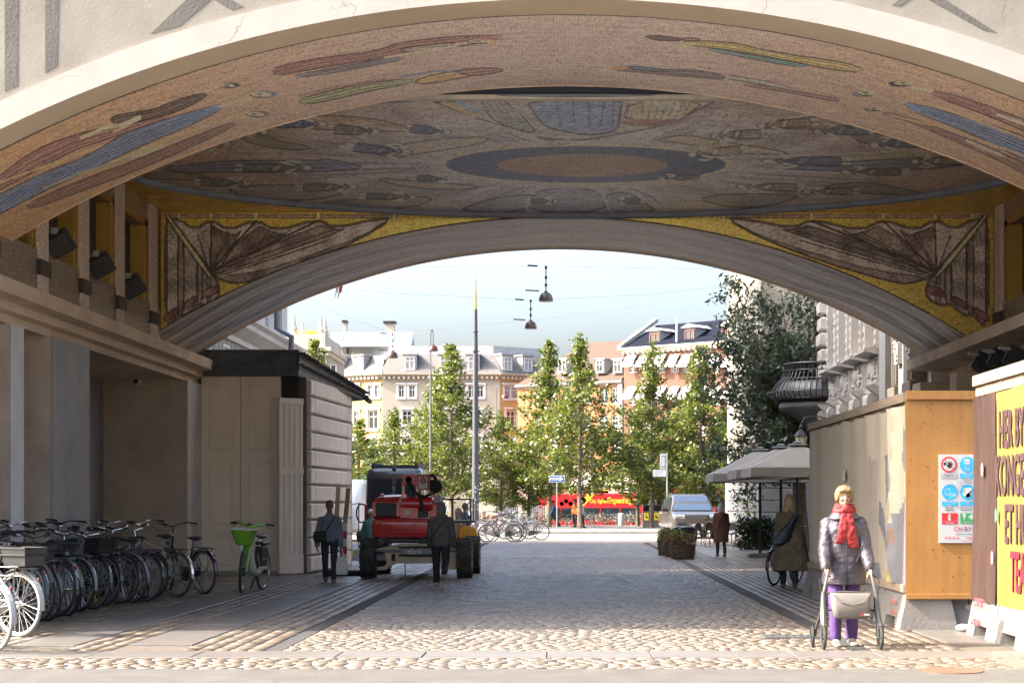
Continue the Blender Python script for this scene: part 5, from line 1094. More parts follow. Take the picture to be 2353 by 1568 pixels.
def hooked(px, pole, top, py, y, r, lab, side):
    v = P(px, py, y); pv = P(pole, top, y); t = thing('hooked_street_lamp', lab, 'street lamp', (pv.x, y, .1), 0, 'hooked lamp posts')
    H = pv.z-.1; dx = v.x-pv.x; lz = v.z-.1
    mb = MB(); mb.lathe([(.16,0),(.16,.3),(.10,.4),(.12,.9),(.07,1.0),(.055,3),(.045,H*.8)], (0,0,0), 12)
    mb.tube([(0,0,H*.75),(0,0,H-.35)]+[(dx/2-dx/2*math.cos(PI*k/10), 0, H-.35+.35*math.sin(PI*k/10)) for k in range(1,11)]+[(dx,0,lz+r*1.4)], .03, 6); mb.build('pole', m_dsteel, t, smooth=True)
    sub = bpy.data.objects.new('lamp_head', None)
    mb = MB(); mb.T = Matrix.Translation((dx,0,lz)); mb.lathe([(r*.97,.0),(r,0),(r*.98,r*.35),(r*.86,r*.8),(r*.6,r*1.12),(r*.26,r*1.26),(r*.24,r*1.42),(0,r*1.44)], (0,0,0), 18); mb.build('lamp_shade', m_copper, t, smooth=True, angle=60)
hooked(995, 989, 757, 806, 86, .235, 'hooked lamp post with red bell shade above the narrow lime tree', 1)
hooked(1160, 1140, 882, 915, 115, .24, 'hooked lamp post with small red bell shade right of the mast', 1)
# ---- flag on a slanting pole from the classical building
fg = thing('hanging_flag', 'red and white flag tail hanging just below the arch edge', 'flag', (-11.2,68,10.9))
mb = MB(); mb.tube([(0,0,0),(2.0,0,.75)], .03, 6); mb.build('pole', m_white, fg)
mb = MB(); n = 10
for mi, (w0, w1) in enumerate(((0,.45),(.45,1.0))):
    rows = []
    for i in range(n+1):
        t = i/n; z = .55-t*1.75; x0 = 1.65+.45*math.sin(t*2.2)+.15*t; 
        rows.append([(x0+(w0+ (w1-w0)*k/4)*.42*(1-.4*t), .05*math.sin(3*t+k), z+.12*math.sin(k*1.2+t*4)*(t+.1)) for k in range(5)])
    for i in range(n):
        for k in range(4): mb.add([rows[i][k],rows[i][k+1],rows[i+1][k+1],rows[i+1][k]], [(0,1,2,3)], mi if i < 7 else 1-mi)
mb.build('cloth', [mat('flag_red', (0.55,0.04,0.03), .7), mat('flag_white', (0.75,0.62,0.50), .7)], fg, smooth=True)
# ---- signs on the square
m_blue = mat('sign_blue', (0.02,0.10,0.36), 0.4); m_red = mat('sign_red', (0.50,0.02,0.02), 0.45); m_yellow = mat('sign_yellow', (0.75,0.60,0.05), 0.5)
s = thing('one_way_sign', 'blue one way sign with a white arrow on a thin grey pole', 'road sign', ((1279-VX)*95/F, 95, .12))
mb = MB(); mb.tube([(0,.03,0),(0,.03,3.0)], .032, 8); mb.build('pole', m_steel, s)
mb = MB(); mb.cbox((0,0,2.8), (.86,.02,.36), 0, .004); mb.build('sign_border', m_white, s); mb = MB(); mb.cbox((0,-.012,2.8), (.80,.008,.30), 0, .002); mb.build('sign_plate', m_blue, s)
mb = MB(); mb.prism([(-.36,2.73),(.16,2.73),(.16,2.67),(.37,2.8),(.16,2.93),(.16,2.87),(-.36,2.87)], 'y', -.021, -.017); mb.build('arrow', m_white, s)
text('Ensrettet', .13, m_black, s, (-.32,-.023,2.755), ext=.001)
s = thing('parking_sign', 'tall pale signpost with two blank grey plates seen from behind', 'road sign', ((1532-VX)*90/F, 90, 0))
mb = MB(); mb.tube([(0,0,0),(0,0,4.2)], .045, 8); mb.build('pole', m_steel, s)
mb = MB(); mb.cbox((-.38,-.05,3.15), (.70,.03,.36), 0, .005); mb.build('sign_plate', mat('sign_back', (0.45,0.47,0.48), .5, .3), s); mb = MB(); mb.cbox((-.19,-.05,3.75), (.36,.03,.78), 0, .005); mb.build('sign_plate', MATS['sign_back'], s)
mb = MB(); mb.add([(-.30,-.07,3.45),(-.09,-.07,3.45),(-.06,-.07,4.05),(-.27,-.07,4.05)], [(0,1,2,3)]); mb.add([(-.28,-.072,3.5),(-.12,-.072,3.5),(-.10,-.072,4.0),(-.25,-.072,4.0)], [(0,1,2,3)], 1); mb.build('symbol', [m_dsteel, MATS['sign_back']], s)
s = thing('round_prohibition_sign', 'small round red-rimmed traffic sign beyond the picket fence', 'road sign', ((1200-VX)*124/F, 124, -.8))
mb = MB(); mb.tube([(0,.03,0),(0,.03,3.3)], .035, 6); mb.build('pole', m_grey, s); mb = MB(); mb.lathe([(0,-.01),(.34,-.01),(.34,.01),(0,.01)], (0,0,3.0), 20, 'y'); mb.build('sign_plate', m_red, s); mb = MB(); mb.lathe([(0,-.016),(.24,-.016),(.24,-.012),(0,-.012)], (0,0,3.0), 20, 'y'); mb.build('sign_face', m_white, s)
mb = MB(); mb.cbox((0,-.02,3.0),(.22,.004,.07)); mb.cbox((0,0,2.35),(.3,.02,.3)); mb.build('sign_plate', m_red, s)
# twin litter bins
b = thing('litter_bin', 'grey twin litter bin with yellow notices under the narrow lime tree', 'bin', ((1498-VX)*106/F, 106, .12))
for x0, x1 in ((-.58,-.14),(-.12,.58)):
    mb = MB(); mb.cbox(((x0+x1)/2,0,.5), (x1-x0,.6,1.0), 0, .02); mb.cbox(((x0+x1)/2,0,1.37), (x1-x0,.6,.07), 0, .01); mb.box(x0,x0+.05,-.3,.3,1.0,1.35); mb.box(x1-.05,x1,-.3,.3,1.0,1.35); mb.box(x0,x1,.2,.3,1.0,1.35); bd = mb.build('bin_body', mat('bin_grey', (0.10,0.10,0.10), .55, .2), b)
    mb = MB(); mb.box(x0+.08,x1-.08,-.315,-.305,.45,.9); mb.build('notice', m_yellow, b); mb = MB(); c = (x0+x1)/2; mb.box(c-.05,c+.0,-.322,-.316,.62,.8); mb.box(c-.05,c+.1,-.322,-.316,.58,.65); mb.build('pictogram', m_black, b)
# park bench
b = thing('park_bench', 'green slatted bench between the arrow sign and the lime trunk', 'bench', ((1302-VX)*113/F, 113, .12))
m_green = mat('bench_green', (0.06,0.09,0.06), .6)
for k in range(4): mb = MB(); mb.box(-.75,.75,-.22+k*.11,-.13+k*.11,.43,.47); mb.build('seat_slat', m_green, b)
for k in range(4): mb = MB(); mb.box(-.75,.75,.24+k*.015,.28+k*.015,.52+k*.12,.61+k*.12); mb.build('back_slat', m_green, b)
for x in (-.6,.6): mb = MB(); mb.tube([(x,-.2,0),(x,-.2,.43),(x,.22,.43),(x,.32,.98)], .025, 5); mb.tube([(x,.22,.43),(x,.30,0)], .025, 5); mb.build('leg', m_black, b)
# green-roofed kiosk and stone monument
k = thing('copper_roof_kiosk', 'small pavilion with a green copper roof among the trees left of the van', 'kiosk', ((858-VX)*120/F, 120, -.2))
m_verd = mat('verdigris', (0.16,0.30,0.23), .7, var=.15, scale=3)
mb = MB(); mb.lathe([(1.1,0),(1.1,3.2),(1.2,3.25),(1.2,3.4),(1.0,3.45)], (0,0,0), 6); mb.build('wall', mat('kiosk_green', (0.10,0.14,0.10), .6), k)
mb = MB(); mb.lathe([(1.45,3.4),(1.40,3.6),(.95,4.0),(.72,4.6),(.6,5.0),(.3,5.3),(.12,5.5),(.05,6.3),(0,6.35)], (0,0,0), 6); mb.build('roof', m_verd, k); mb = MB(); mb.lathe([(0,-.02),(.22,-.02),(.22,.02),(0,.02)], (0,-.9,4.35), 12, 'y'); mb.build('clock', m_white, k)
k = thing('stone_monument', 'weathered stone monument base with seated figures behind the lift', 'monument', ((1048-VX)*118/F, 118, -.1))
mb = MB(); mb.box(-1.3,1.3,-.8,.8,0,.5); mb.box(-1.05,1.05,-.65,.65,.5,2.5); mb.box(-1.2,1.2,-.75,.75,2.5,2.75); mb.box(-1.1,1.1,-.7,.7,2.75,2.9); mb.build('plinth', m_sand, k)
for x in (-.75,.85):
    mb = MB(); mb.ell((x,-.95,1.25),(.24,.22,.36),10,6); mb.ell((x,-.98,1.75),(.13,.14,.16),10,6); mb.tube([(x-.12,-1.0,1.0),(x-.16,-1.3,.95),(x-.15,-1.32,.5)],[.13,.1,.07],6); mb.tube([(x+.12,-1.0,1.0),(x+.16,-1.3,.95),(x+.15,-1.32,.5)],[.13,.1,.07],6); mb.tube([(x-.22,-.95,1.5),(x-.3,-1.1,1.2),(x-.1,-1.25,1.1)],[.07,.06,.05],6); mb.tube([(x+.22,-.95,1.5),(x+.3,-1.1,1.2),(x+.1,-1.25,1.1)],[.07,.06,.05],6); mb.build('seated_statue', m_stone, k, smooth=True)
# ---- cafe corner
def parasol(x, y, half, hz, hp, lab):
    t = thing('cafe_parasol', lab, 'parasol', (x, y, 0), 0, 'grey cafe parasols')
    m_can = mat('grey_canvas', (0.20,0.195,0.185), .85, var=.08, scale=2, bump=.1, bscale=30)
    mb = MB(); n = 6; top = (0,0,hp)
    cor = [(-half,-half),(half,-half),(half,half),(-half,half)]
    for i in range(4):
        a, b = cor[i], cor[(i+1)%4]
        mid = ((a[0]+b[0])/2, (a[1]+b[1])/2)
        for p, q in ((a,mid),(mid,b)):
            mb.add([(p[0]*.12,p[1]*.12,hp-.02),(q[0]*.12,q[1]*.12,hp-.02),(q[0]*.6,q[1]*.6,hz+(hp-hz)*.40),(p[0]*.6,p[1]*.6,hz+(hp-hz)*.40),(q[0],q[1],hz),(p[0],p[1],hz)], [(0,1,2,3),(3,2,4,5)])
    mb.build('canopy', m_can, t); 
    mb = MB(); mb.cbox((0,0,hp+.02),(.45,.45,.05),0,.02); mb.cbox((0,0,hp+.08),(.2,.2,.08),0,.03); mb.build('cap', m_dsteel, t)
    for i in range(4):
        a, b = cor[i], cor[(i+1)%4]; mb = MB(); m = 12; L = []
        for k in range(m+1):
            s_ = k/m; x_, y_ = a[0]+(b[0]-a[0])*s_, a[1]+(b[1]-a[1])*s_; d = .008*math.sin(k*2.3+i); o_ = (d*(1 if i%2 else 0)+x_*1.004, d*(0 if i%2 else 1)+y_*1.004)
            L.append((o_[0], o_[1]))
        for k in range(m): 
            lo = hz-.24; mb.quad((L[k][0],L[k][1],hz),(L[k+1][0],L[k+1][1],hz),(L[k+1][0]*1.01,L[k+1][1]*1.01,lo+.015*math.sin(k+1)),(L[k][0]*1.01,L[k][1]*1.01,lo+.015*math.sin(k)))
        mb.build('valance', m_can, t)
    mb = MB(); mb.tube([(0,0,.1),(0,0,hp)], .045, 10); mb.build('pole', m_black, t); mb = MB(); mb.cbox((0,0,.06),(.7,.7,.12),0,.02); mb.build('base', m_dsteel, t)
    for a in cor: mb = MB(); mb.tube([(0,0,hp-.1),(a[0]*.98,a[1]*.98,hz-.03)], .015, 5); mb.build('rib', m_dsteel, t)
parasol(5.98, 45.0, 1.32, 2.5, 3.08, 'nearest grey cafe parasol, its corner hidden by the hoarding')
parasol(5.95, 48.2, 1.35, 2.5, 3.12, 'middle grey cafe parasol between the other two')
parasol(5.75, 51.6, 1.5, 2.45, 3.15, 'farthest grey cafe parasol with its scalloped edge hanging over the chairs')
m_rattan = mat('bamboo', (0.36,0.20,0.07), .5, var=.2, scale=12); m_weave = mat('black_weave', (0.03,0.03,0.032), .6, var=.3, scale=60, bump=.4, bscale=120)
def cafe_chair(x, y, rz, lab, grp='bamboo cafe chairs'):
    t = thing('cafe_chair', lab, 'chair', (x, y, 0), rz, grp)
    mb = MB(); mb.lathe([(0,.44),(.21,.44),(.22,.46),(.21,.48),(0,.48)], (0,0,0), 14); mb.build('seat', m_weave, t)
    for sx in (-1,1):
        for sy in (-1,1): mb = MB(); mb.tube([(sx*.15,sy*.15,.44),(sx*.2,sy*.2,0)], .016, 6); mb.build('leg', m_rattan, t)
    hoop = [(.21*math.cos(a), .16+.0*a, .46+.44*math.sin(a)) for a in [PI*k/10 for k in range(11)]]
    mb = MB(); mb.tube([(-.2,.12,.46)]+[(-.22,.18,.7)]+[(.22*math.cos(PI-PI*k/8), .2+.02*math.sin(PI*k/8), .72+.18*math.sin(PI*k/8)) for k in range(9)]+[(.22,.18,.7),(.2,.12,.46)], .015, 6); mb.build('back_frame', m_rattan, t)
    mb = MB(); mb.add([(-.2,.15,.58),(.2,.15,.58),(.21,.2,.75),(.1,.21,.87),(-.1,.21,.87),(-.21,.2,.75)], [(0,1,2,3,4,5)]); mb.build('backrest', m_weave, t); return t
for i, (px, y, rz, lab) in enumerate(((1614,64,.9,'bamboo cafe chair standing leftmost, in front of the car'),(1636,66,2.6,'bamboo cafe chair tucked in behind the woman in the quilted coat'),(1676,65,-.6,'bamboo cafe chair right of the woman in the quilted coat'),(1694,67,-2.2,'bamboo cafe chair at the table beside the dark shrub'))): cafe_chair((px-VX)*y/F, y, rz, lab)
tb_ = thing('cafe_table', 'small cafe table with dark top between the chairs and the shrub', 'table', ((1690-VX)*65.8/F, 65.8, 0))
mb = MB(); mb.lathe([(0,.72),(.34,.72),(.34,.75),(0,.75)], (0,0,0), 18); mb.build('tabletop', m_blackplastic, tb_); mb = MB(); mb.tube([(0,0,.03),(0,0,.72)], .03, 8); mb.build('leg', m_black, tb_); mb = MB(); mb.lathe([(0,0),(.22,0),(.2,.03),(0,.04)], (0,0,0), 14); mb.build('base', m_black, tb_)
for px, y, rz, lab in ((1578,53.6,PI,'black hoop-backed armchair right behind the front barrel'),(1562,54.6,PI+.2,'black hoop-backed armchair peeking out left behind the barrels')):
    t = thing('black_armchair', lab, 'chair', ((px-VX)*y/F, y, 0), rz, 'black hoop-backed armchairs')
    mb = MB(); mb.cbox((0,0,.42),(.5,.46,.06),0,.02); mb.build('seat', m_blackplastic, t)
    mb = MB(); ring = [( .30*math.cos(a), .24*math.sin(a)-.02) for a in [PI*k/12 for k in range(13)]]
    top = [ .62+.26*math.sin(PI*k/12)**.5 for k in range(13)]
    for k in range(12): mb.quad((ring[k][0],ring[k][1],.44),(ring[k+1][0],ring[k+1][1],.44),(ring[k+1][0]*1.05,ring[k+1][1]*1.05,top[k+1]),(ring[k][0]*1.05,ring[k][1]*1.05,top[k]))
    mb.build('backrest', m_black, t); mb = MB(); mb.tube([(ring[k][0]*1.05,ring[k][1]*1.05,top[k]) for k in range(13)], .016, 6); mb.build('rim', m_steel, t)
    for sx in (-1,1):
        for sy in (-1,1): mb = MB(); mb.tube([(sx*.22,sy*.2,.42),(sx*.25,sy*.24,0)], .015, 6); mb.build('leg', m_steel, t)
m_barrel = mat('barrel_wood', (0.115,0.075,0.045), .8, var=.3, scale=5, stretch=(4,4,.6), bump=.3, bscale=30); m_hoop = mat('barrel_hoop', (0.085,0.075,0.068), .6, .5, var=.3, scale=6)
m_dry = leafmat('dry_grass', (0.10,0.065,0.03), (0.26,0.16,0.07), .3); m_fresh = leafmat('fresh_grass', (0.05,0.10,0.01), (0.14,0.24,0.03), .4)
def barrel(px, y, r, h, lab, kind):
    t = thing('barrel_planter', lab, 'planter', ((px-VX)*y/F, y, 0), 0, 'half-barrel planters')
    for k in range(16):
        a0, a1 = 2*PI*k/16+.02, 2*PI*(k+1)/16-.02; mb = MB()
        prof = [(r*.86,0),(r*.96,h*.5),(r,h)]
        V = []
        for q, z in prof: V += [(q*math.cos(a0),q*math.sin(a0),z),(q*math.cos(a1),q*math.sin(a1),z)]
        V += [(r*.92*math.cos(a0),r*.92*math.sin(a0),h),(r*.92*math.cos(a1),r*.92*math.sin(a1),h)]
        mb.add(V, [(0,1,3,2),(2,3,5,4),(4,5,7,6)]); mb.build('stave', m_barrel, t)
    for z in (.12,.45,.86):
        q = r*(.86+.14*z)+.008; mb = MB(); mb.lathe([(q,h*z-.025),(q+.006,h*z),(q,h*z+.025)], (0,0,0), 20); mb.build('hoop', m_hoop, t, smooth=True)
    mb = MB(); mb.lathe([(0,h-.05),(r*.93,h-.06)], (0,0,0), 16); mb.build('soil', m_joint, t)
    g = np.random.default_rng(int(px)); n = 240
    cs = [(g.uniform(-r,r)*.8, g.uniform(-r,r)*.8, h+g.uniform(0,.28)) for _ in range(n)]
    me = leaf_cloud(cs, 3, .05, .018, .20, g, -.9, 'plants', m_dry if kind else m_leafy); o = inst('plants', me, t)
    if kind == 1:
        cs = [(-r*.35+g.normal(0,.07), -r*.3+g.normal(0,.07), h+g.uniform(.1,.36)) for _ in range(70)]; inst('plants', leaf_cloud(cs, 4, .03, .02, .2, g, -1, 'plants', m_fresh), t)
barrel(1568, 50.0, .37, .42, 'half-barrel planter of dry brown plants nearest the street', 1)
barrel(1548, 52.0, .30, .40, 'small half-barrel planter tucked between the other two', 2)
barrel(1533, 53.6, .32, .50, 'half-barrel planter with sprawling green shrub, farthest back', 0)
# lantern on a wall bracket
l = thing('wall_lantern', 'old glass lantern with dark hood under the iron balcony', 'lantern', ((1840-VX)*53/F, 53, 3.25))
mb = MB(); mb.lathe([(.11,0),(.19,.36)], (0,0,0), 6); mb.build('glass', mat('lantern_glass', (0.62,0.58,0.42), .25, spec=.6), l); mb = MB(); mb.lathe([(.23,.36),(.22,.40),(.13,.52),(.06,.58),(.05,.64),(.07,.68),(.0,.76)], (0,0,0), 6); mb.lathe([(0,-.06),(.06,-.05),(.12,0),(.11,.01)], (0,0,0), 6); [mb.tube([(.11*math.cos(a),.11*math.sin(a),0),(.195*math.cos(a),.195*math.sin(a),.37)], .010, 4) for a in [2*PI*k/6 for k in range(6)]]; mb.build('hood', m_black, l)
mb = MB(); mb.tube([(.9,0,.9),(.45,0,1.0),(.1,0,.95),(0,0,.75)], .02, 6); mb.build('bracket', m_black, l, smooth=True)
# ---- fittings in the passage
def flood(px, py, xw, rz, lab):
    y = xw*F/(px-VX); v = P(px, py, y); t = thing('floodlight', lab, 'floodlight', tuple(v), rz, 'dark floodlights on the passage walls')
    mb = MB(); mb.T = Matrix.Rotation(math.radians(-28), 4, 'Y') @ Matrix.Rotation(math.radians(14), 4, 'X'); mb.cbox((0,0,0),(.36,.26,.34),0,.03); mb.cbox((.02,-.03,.02),(.39,.10,.37),0,.015); mb.build('housing', m_blackplastic, t)
    mb = MB(); mb.T = Matrix.Rotation(math.radians(-28), 4, 'Y') @ Matrix.Rotation(math.radians(14), 4, 'X'); mb.box(.181,.186,-.11,.11,-.14,.14); mb.build('lens', m_glass, t)
    mb = MB(); s = -1 if xw < 0 else 1; mb.tube([(0,0,0),(s*.12,0,.18),(s*.32,0,.2)], .03, 6); mb.cbox((s*.05,-.1,.2),(.10,.10,.10)); mb.build('bracket', m_grey, t)
flood(138,562,-8.02,0,'dark floodlight on the left passage wall, nearest the front'); flood(232,612,-8.02,0,'dark floodlight in the middle niche of the left wall'); flood(305,660,-8.02,0,'dark floodlight in the niche closest to the gilded curtain')
for i, px in enumerate((2262,2298,2336)):
    flood(px, 836-i*6, 8.0, PI, ('dark floodlight in the gloom above the plywood sheet','dark floodlight in the gloom above the banner end','dark floodlight in the gloom above the banner lettering')[i])
v = P(315, 876, 37.9); t = thing('security_camera', 'small white dome camera on the rough plaster pier', 'security camera', tuple(v))
mb = MB(); mb.lathe([(.0,.06),(.12,.06),(.12,-.02),(.10,-.08),(.07,-.12),(0,-.13)][::-1], (0,0,0), 18, 'y'); mb.build('housing', m_white, t, smooth=True); mb = MB(); mb.ell((0,-.115,.0),(.06,.03,.06),12,6); mb.build('lens', m_black, t, smooth=True)
mb = MB(); mb.tube([(.1,.05,0),(.2,.06,0),(.25,.06,.05),(.26,.06,.14)], .012, 6); mb.build('cable', m_grey, t)
# ---- things by the shed wall
t = thing('timber_planks', 'two pale timber planks leaning upright against the shed wall', 'planks', ((762-VX)*40.5/F, 40.5, 0))
for dx, tl_, m_ in ((0,.05,mat('pale_timber', (0.50,0.40,0.27), .7, var=.1, scale=3, stretch=(1,1,.1))),(.14,.10,m_wood)):
    mb = MB(); mb.T = Matrix.Rotation(tl_, 4, 'Y'); mb.box(dx,dx+.10,0,.05,0,1.98); mb.build('plank', m_, t)
t = thing('traffic_barrier_post', 'red and white barrier post on a grey rubber foot behind the walking man', 'barrier', ((790-VX)*38.5/F, 38.5, 0))
mb = MB(); mb.cbox((0,0,.06),(.9,.36,.12),0,.03); mb.build('foot', m_rubber, t)
for k in range(6): mb = MB(); mb.cbox((0,0,.22+k*.17),(.13,.03,.168)); mb.build('marker_stripe', m_red if k%2==0 else m_white, t)
t = thing('tool_rack', 'thin black stand with a hanging tyre beside the shed corner', 'stand', ((824-VX)*49/F, 49, 0))
mb = MB(); mb.tube([(0,0,0),(0,0,1.6)], .018, 6); mb.tube([(-.4,0,1.55),(.05,0,1.6)], .015, 6); mb.tube([(-.4,0,.75),(.05,0,.7)], .015, 6); mb.tube([(-.42,0,0),(-.42,0,1.56)], .018, 6); mb.build('frame', m_black, t)
mb = MB(); mb.tube([(.08+.15*math.cos(a), .04, 1.32+.26*math.sin(a)) for a in [2*PI*k/20 for k in range(20)]], .022, 6, closed=True); mb.build('hanging_tyre', m_rubber, t)
mb = MB(); mb.cbox((-.2,-.05,.16),(.5,.3,.32),0,.02); mb.build('base_box', m_grey, t); mb = MB(); [mb.add([(-.42+i*.16,-.204,.05),(-.34+i*.16,-.204,.05),(-.26+i*.16,-.204,.27),(-.34+i*.16,-.204,.27)],[(0,1,2,3)]) for i in range(2)]; mb.build('warning_stripe', m_yellow, t)
# ================================================================ hoardings on the right
m_ply = mat('yellow_plywood', (0.30,0.145,0.034), .6, col2=(0.24,0.11,0.024), scale=2.2, stretch=(5,5,.7), bump=.08, bscale=30, contrast=(.3,.7))
m_knot = mat('wood_knot', (0.10,0.045,0.02), .7)
m_lumber = mat('raw_lumber', (0.31,0.24,0.17), .75, col2=(0.21,0.16,0.115), scale=5, stretch=(1,.25,3), bump=.1)
m_block = mat('weathered_concrete', (0.195,0.18,0.163), .85, col2=(0.125,0.115,0.103), scale=2, bump=.3, bscale=30, contrast=(.2,.6))
m_beige = mat('beige_sheet', (0.40,0.35,0.26), .5, col2=(0.33,0.29,0.215), scale=1.0, stretch=(1,1,.4))
m_bprint = {k: mat('sheet_print_'+k, c, .55, var=.1, scale=3) for k, c in dict(blue=(0.15,0.15,0.165), ochre=(0.31,0.25,0.09), brown=(0.20,0.13,0.10), mauve=(0.30,0.255,0.225)).items()}
m_ban = mat('yellow_banner', (0.20,0.165,0.042), .45, var=.05, scale=1.2); m_banb = mat('brown_banner', (0.060,0.036,0.031), .42, var=.2, scale=2, stretch=(1,1,.2)); m_text = mat('purple_brown_print', (0.075,0.040,0.043), .5); m_crim = mat('crimson_print', (0.17,0.018,0.035), .5)
# far hoarding: beige printed sheet along the street
X1 = 4.28; ya, yb_ = 22.0, 30.7
H = thing('beige_hoarding', 'long site hoarding wrapped in a creased beige printed sheet', 'hoarding', (X1, ya, 0))
mb = MB(); mb.box(X1+.05, X1+.12, ya+.03, yb_, .55, 3.0); mb.build('backing_board', m_lumber, H, world=True)
# creased sheet
def sheet(name, y0_, y1_, z0, z1, x, m, amp, parent, seed, ny=150, nz=36, prints=()):
    r = np.random.default_rng(seed); ys = np.linspace(y0_, y1_, ny); zs = np.linspace(0, 1, nz)
    ph = r.uniform(0, 6, 8); fr = r.uniform(2, 9, 8); am = r.uniform(.2, 1, 8)
    V = []
    for y in ys:
        for t in zs:
            d = sum(a*math.sin(f*y+p+1.2*t*math.cos(p)) for a, f, p in zip(am, fr, ph))*amp*(.35+.65*(abs(t-.5)*2)**1.5)*.25
            d += amp*1.6*math.exp(-((y-ya-.55-.25*(1-t))/.10)**2)*(.3+.7*t)+amp*1.4*math.exp(-((y-ya-.3-.35*(1-t))/.07)**2)
            sag = .035*abs(math.sin((y-y0_)*PI/.95))
            V.append((x-max(-.02, d)-.01, y, z0+.01*math.sin(y*5)+(z1-sag-z0)*t))
    mb = MB(); F_ = []
    for i in range(ny-1):
        for j in range(nz-1): F_.append((i*nz+j, (i+1)*nz+j, (i+1)*nz+j+1, i*nz+j+1))
    mb.add(V, F_)
    for k, (my, pts) in enumerate(prints):
        for fi, f in enumerate(F_):
            cy = sum(V[q][1] for q in f)/4; cz = sum(V[q][2] for q in f)/4
            if inpoly(np.array([cy]), np.array([cz]), pts)[0]: mb.m[fi] = my
    return mb.build(name, m, parent, world=True, smooth=True, angle=70)
def PX(px, py, x):  # a point on the plane X = x
    y = x*F/(px-VX); return (y, CAMH+(HZ-py)*y/F)
def pp(l): return [PX(a, b, X1) for a, b in l]
prints = [(1, pp([(2080,1130),(2062,1180),(2055,1300),(2050,1372),(2088,1378)])), (1, pp([(2015,1145),(2028,1170),(2040,1280),(2025,1230),(2014,1200)])), (1, pp([(1990,1290),(2015,1290),(2022,1345),(1985,1335)])), (3, pp([(2044,1210),(2060,1200),(2062,1250),(2046,1245)])), (4, pp([(1998,1050),(2010,1060),(2012,1280),(1996,1280)])),
    (2, pp([(2048,1265),(2056,1262),(2058,1340),(2046,1335)])), (1, pp([(2030,1050),(2040,1040),(2044,1110),(2034,1150)])), (1, pp([(2072,980),(2080,990),(2078,1090),(2070,1060)])), (4, pp([(2050,1080),(2062,1090),(2060,1190),(2048,1160)])), (1, pp([(2036,1190),(2040,1190),(2041,1240),(2036,1250)]))]
sheet('printed_sheet', ya+.01, yb_, .58, 2.86, X1+.02, [m_beige, m_bprint['blue'], m_bprint['ochre'], m_bprint['brown'], m_bprint['mauve']], .085, H, 3, prints=prints)
mb = MB()
for i in range(5): mb = MB(); mb.cbox((X1+.02, ya+.9+i*1.75, 2.94), (.07, 1.74, .12), 0, .004); mb.build('top_rail', m_lumber, H, world=True)
for i in range(5): mb = MB(); mb.cbox((X1+.03, ya+.9+i*1.75, .52), (.09, 1.74, .10), 0, .004); mb.build('bottom_rail', m_lumber, H, world=True)
mb = MB(); mb.cbox((X1-.05, 26.6, 2.02), (.03, .22, .16), 0, .005); mb.build('joint_strap', m_beige, H, world=True)
def block(x, y, L, W_, h, parent, rz=0):
    """concrete foot block: sloping faces and a notch under it"""
    o = MB(); a, b = W_/2, W_/2*.72
    L2 = L/2
    for s0, s1, z0, z1 in ((-L2,-L2*.45,0,h),(L2*.45,L2,0,h),(-L2*.45,L2*.45,.14,h)):
        t0, t1 = a+(b-a)*z0/h, b
        o.add([(-t0,s0,z0),(t0,s0,z0),(t0,s1,z0),(-t0,s1,z0),(-t1,s0*.97,z1),(t1,s0*.97,z1),(t1,s1*.97,z1),(-t1,s1*.97,z1)], [(0,3,2,1),(4,5,6,7),(0,1,5,4),(1,2,6,5),(2,3,7,6),(3,0,4,7)])
    q = o.build('foot_block', m_block, parent); q.location = rel(parent, (x, y, 0)); q.rotation_euler.z = rz; return q
for i in range(6): block(X1+.30, ya+.72+i*1.5, 1.49, .74, .47, H)
for i, y in enumerate((22.6, 25.2)):
    for j, tx in enumerate(('CHBYG', '57527381')): text(tx, .09, mat('faded_red_print', (0.45,0.16,0.13), .8), H, rel(H, (X1+.30-.345, y+.13, .30-.13*j)), (math.radians(77), 0, -PI/2), ext=.002)
# plywood sheet facing the road
YP = 21.97; xa, xb = (2080-VX)*YP/F, 5.35; z0, z1 = CAMH+(HZ-1375)*YP/F, CAMH+(HZ-897)*YP/F
pl = thing('plywood_hoarding', 'upright orange plywood sheet carrying a white safety notice', 'hoarding', (xa, YP, 0))
mb = MB(); mb.box(xa, xb, YP, YP+.02, z0+.07, z1-.115); mb.build('plywood_sheet', m_ply, pl, world=True)
mb = MB(); mb.cbox(((xa+xb)/2, YP-.012, z1-.058), (xb-xa, .06, .11), 0, .004); mb.build('top_rail', m_ply, pl, world=True)
mb = MB(); mb.cbox(((xa+xb)/2, YP-.008, z0+.035), (xb-xa, .05, .068), 0, .004); mb.build('bottom_rail', m_ply, pl, world=True)
r_ = np.random.default_rng(33); kb = MB()
for k in range(38):
    px, py = r_.uniform(2086, 2236), r_.choice([905,935,962,992,1028,1060,1092,1120,1200,1265,1290,1330])+r_.normal(0,14); 
    if 2150 < px < 2245 and 1035 < py < 1250: continue
    v = P(px, py, YP); rr = r_.uniform(.005,.011); kb.add([(v.x+rr*math.cos(a), YP-.0025 if py > 912 else YP-.045, v.z+rr*1.2*math.sin(a)) for a in [2*PI*i/7 for i in range(7)]], [tuple(range(7))])
kb.build('knots', m_knot, pl, world=True)['kind'] = 'stuff'
for x0, L in ((xa+.42,.84),(xa+1.25,.8)):
    q = block(x0+.0, YP+.42, .84, .7, z0-.01, pl, PI/2)
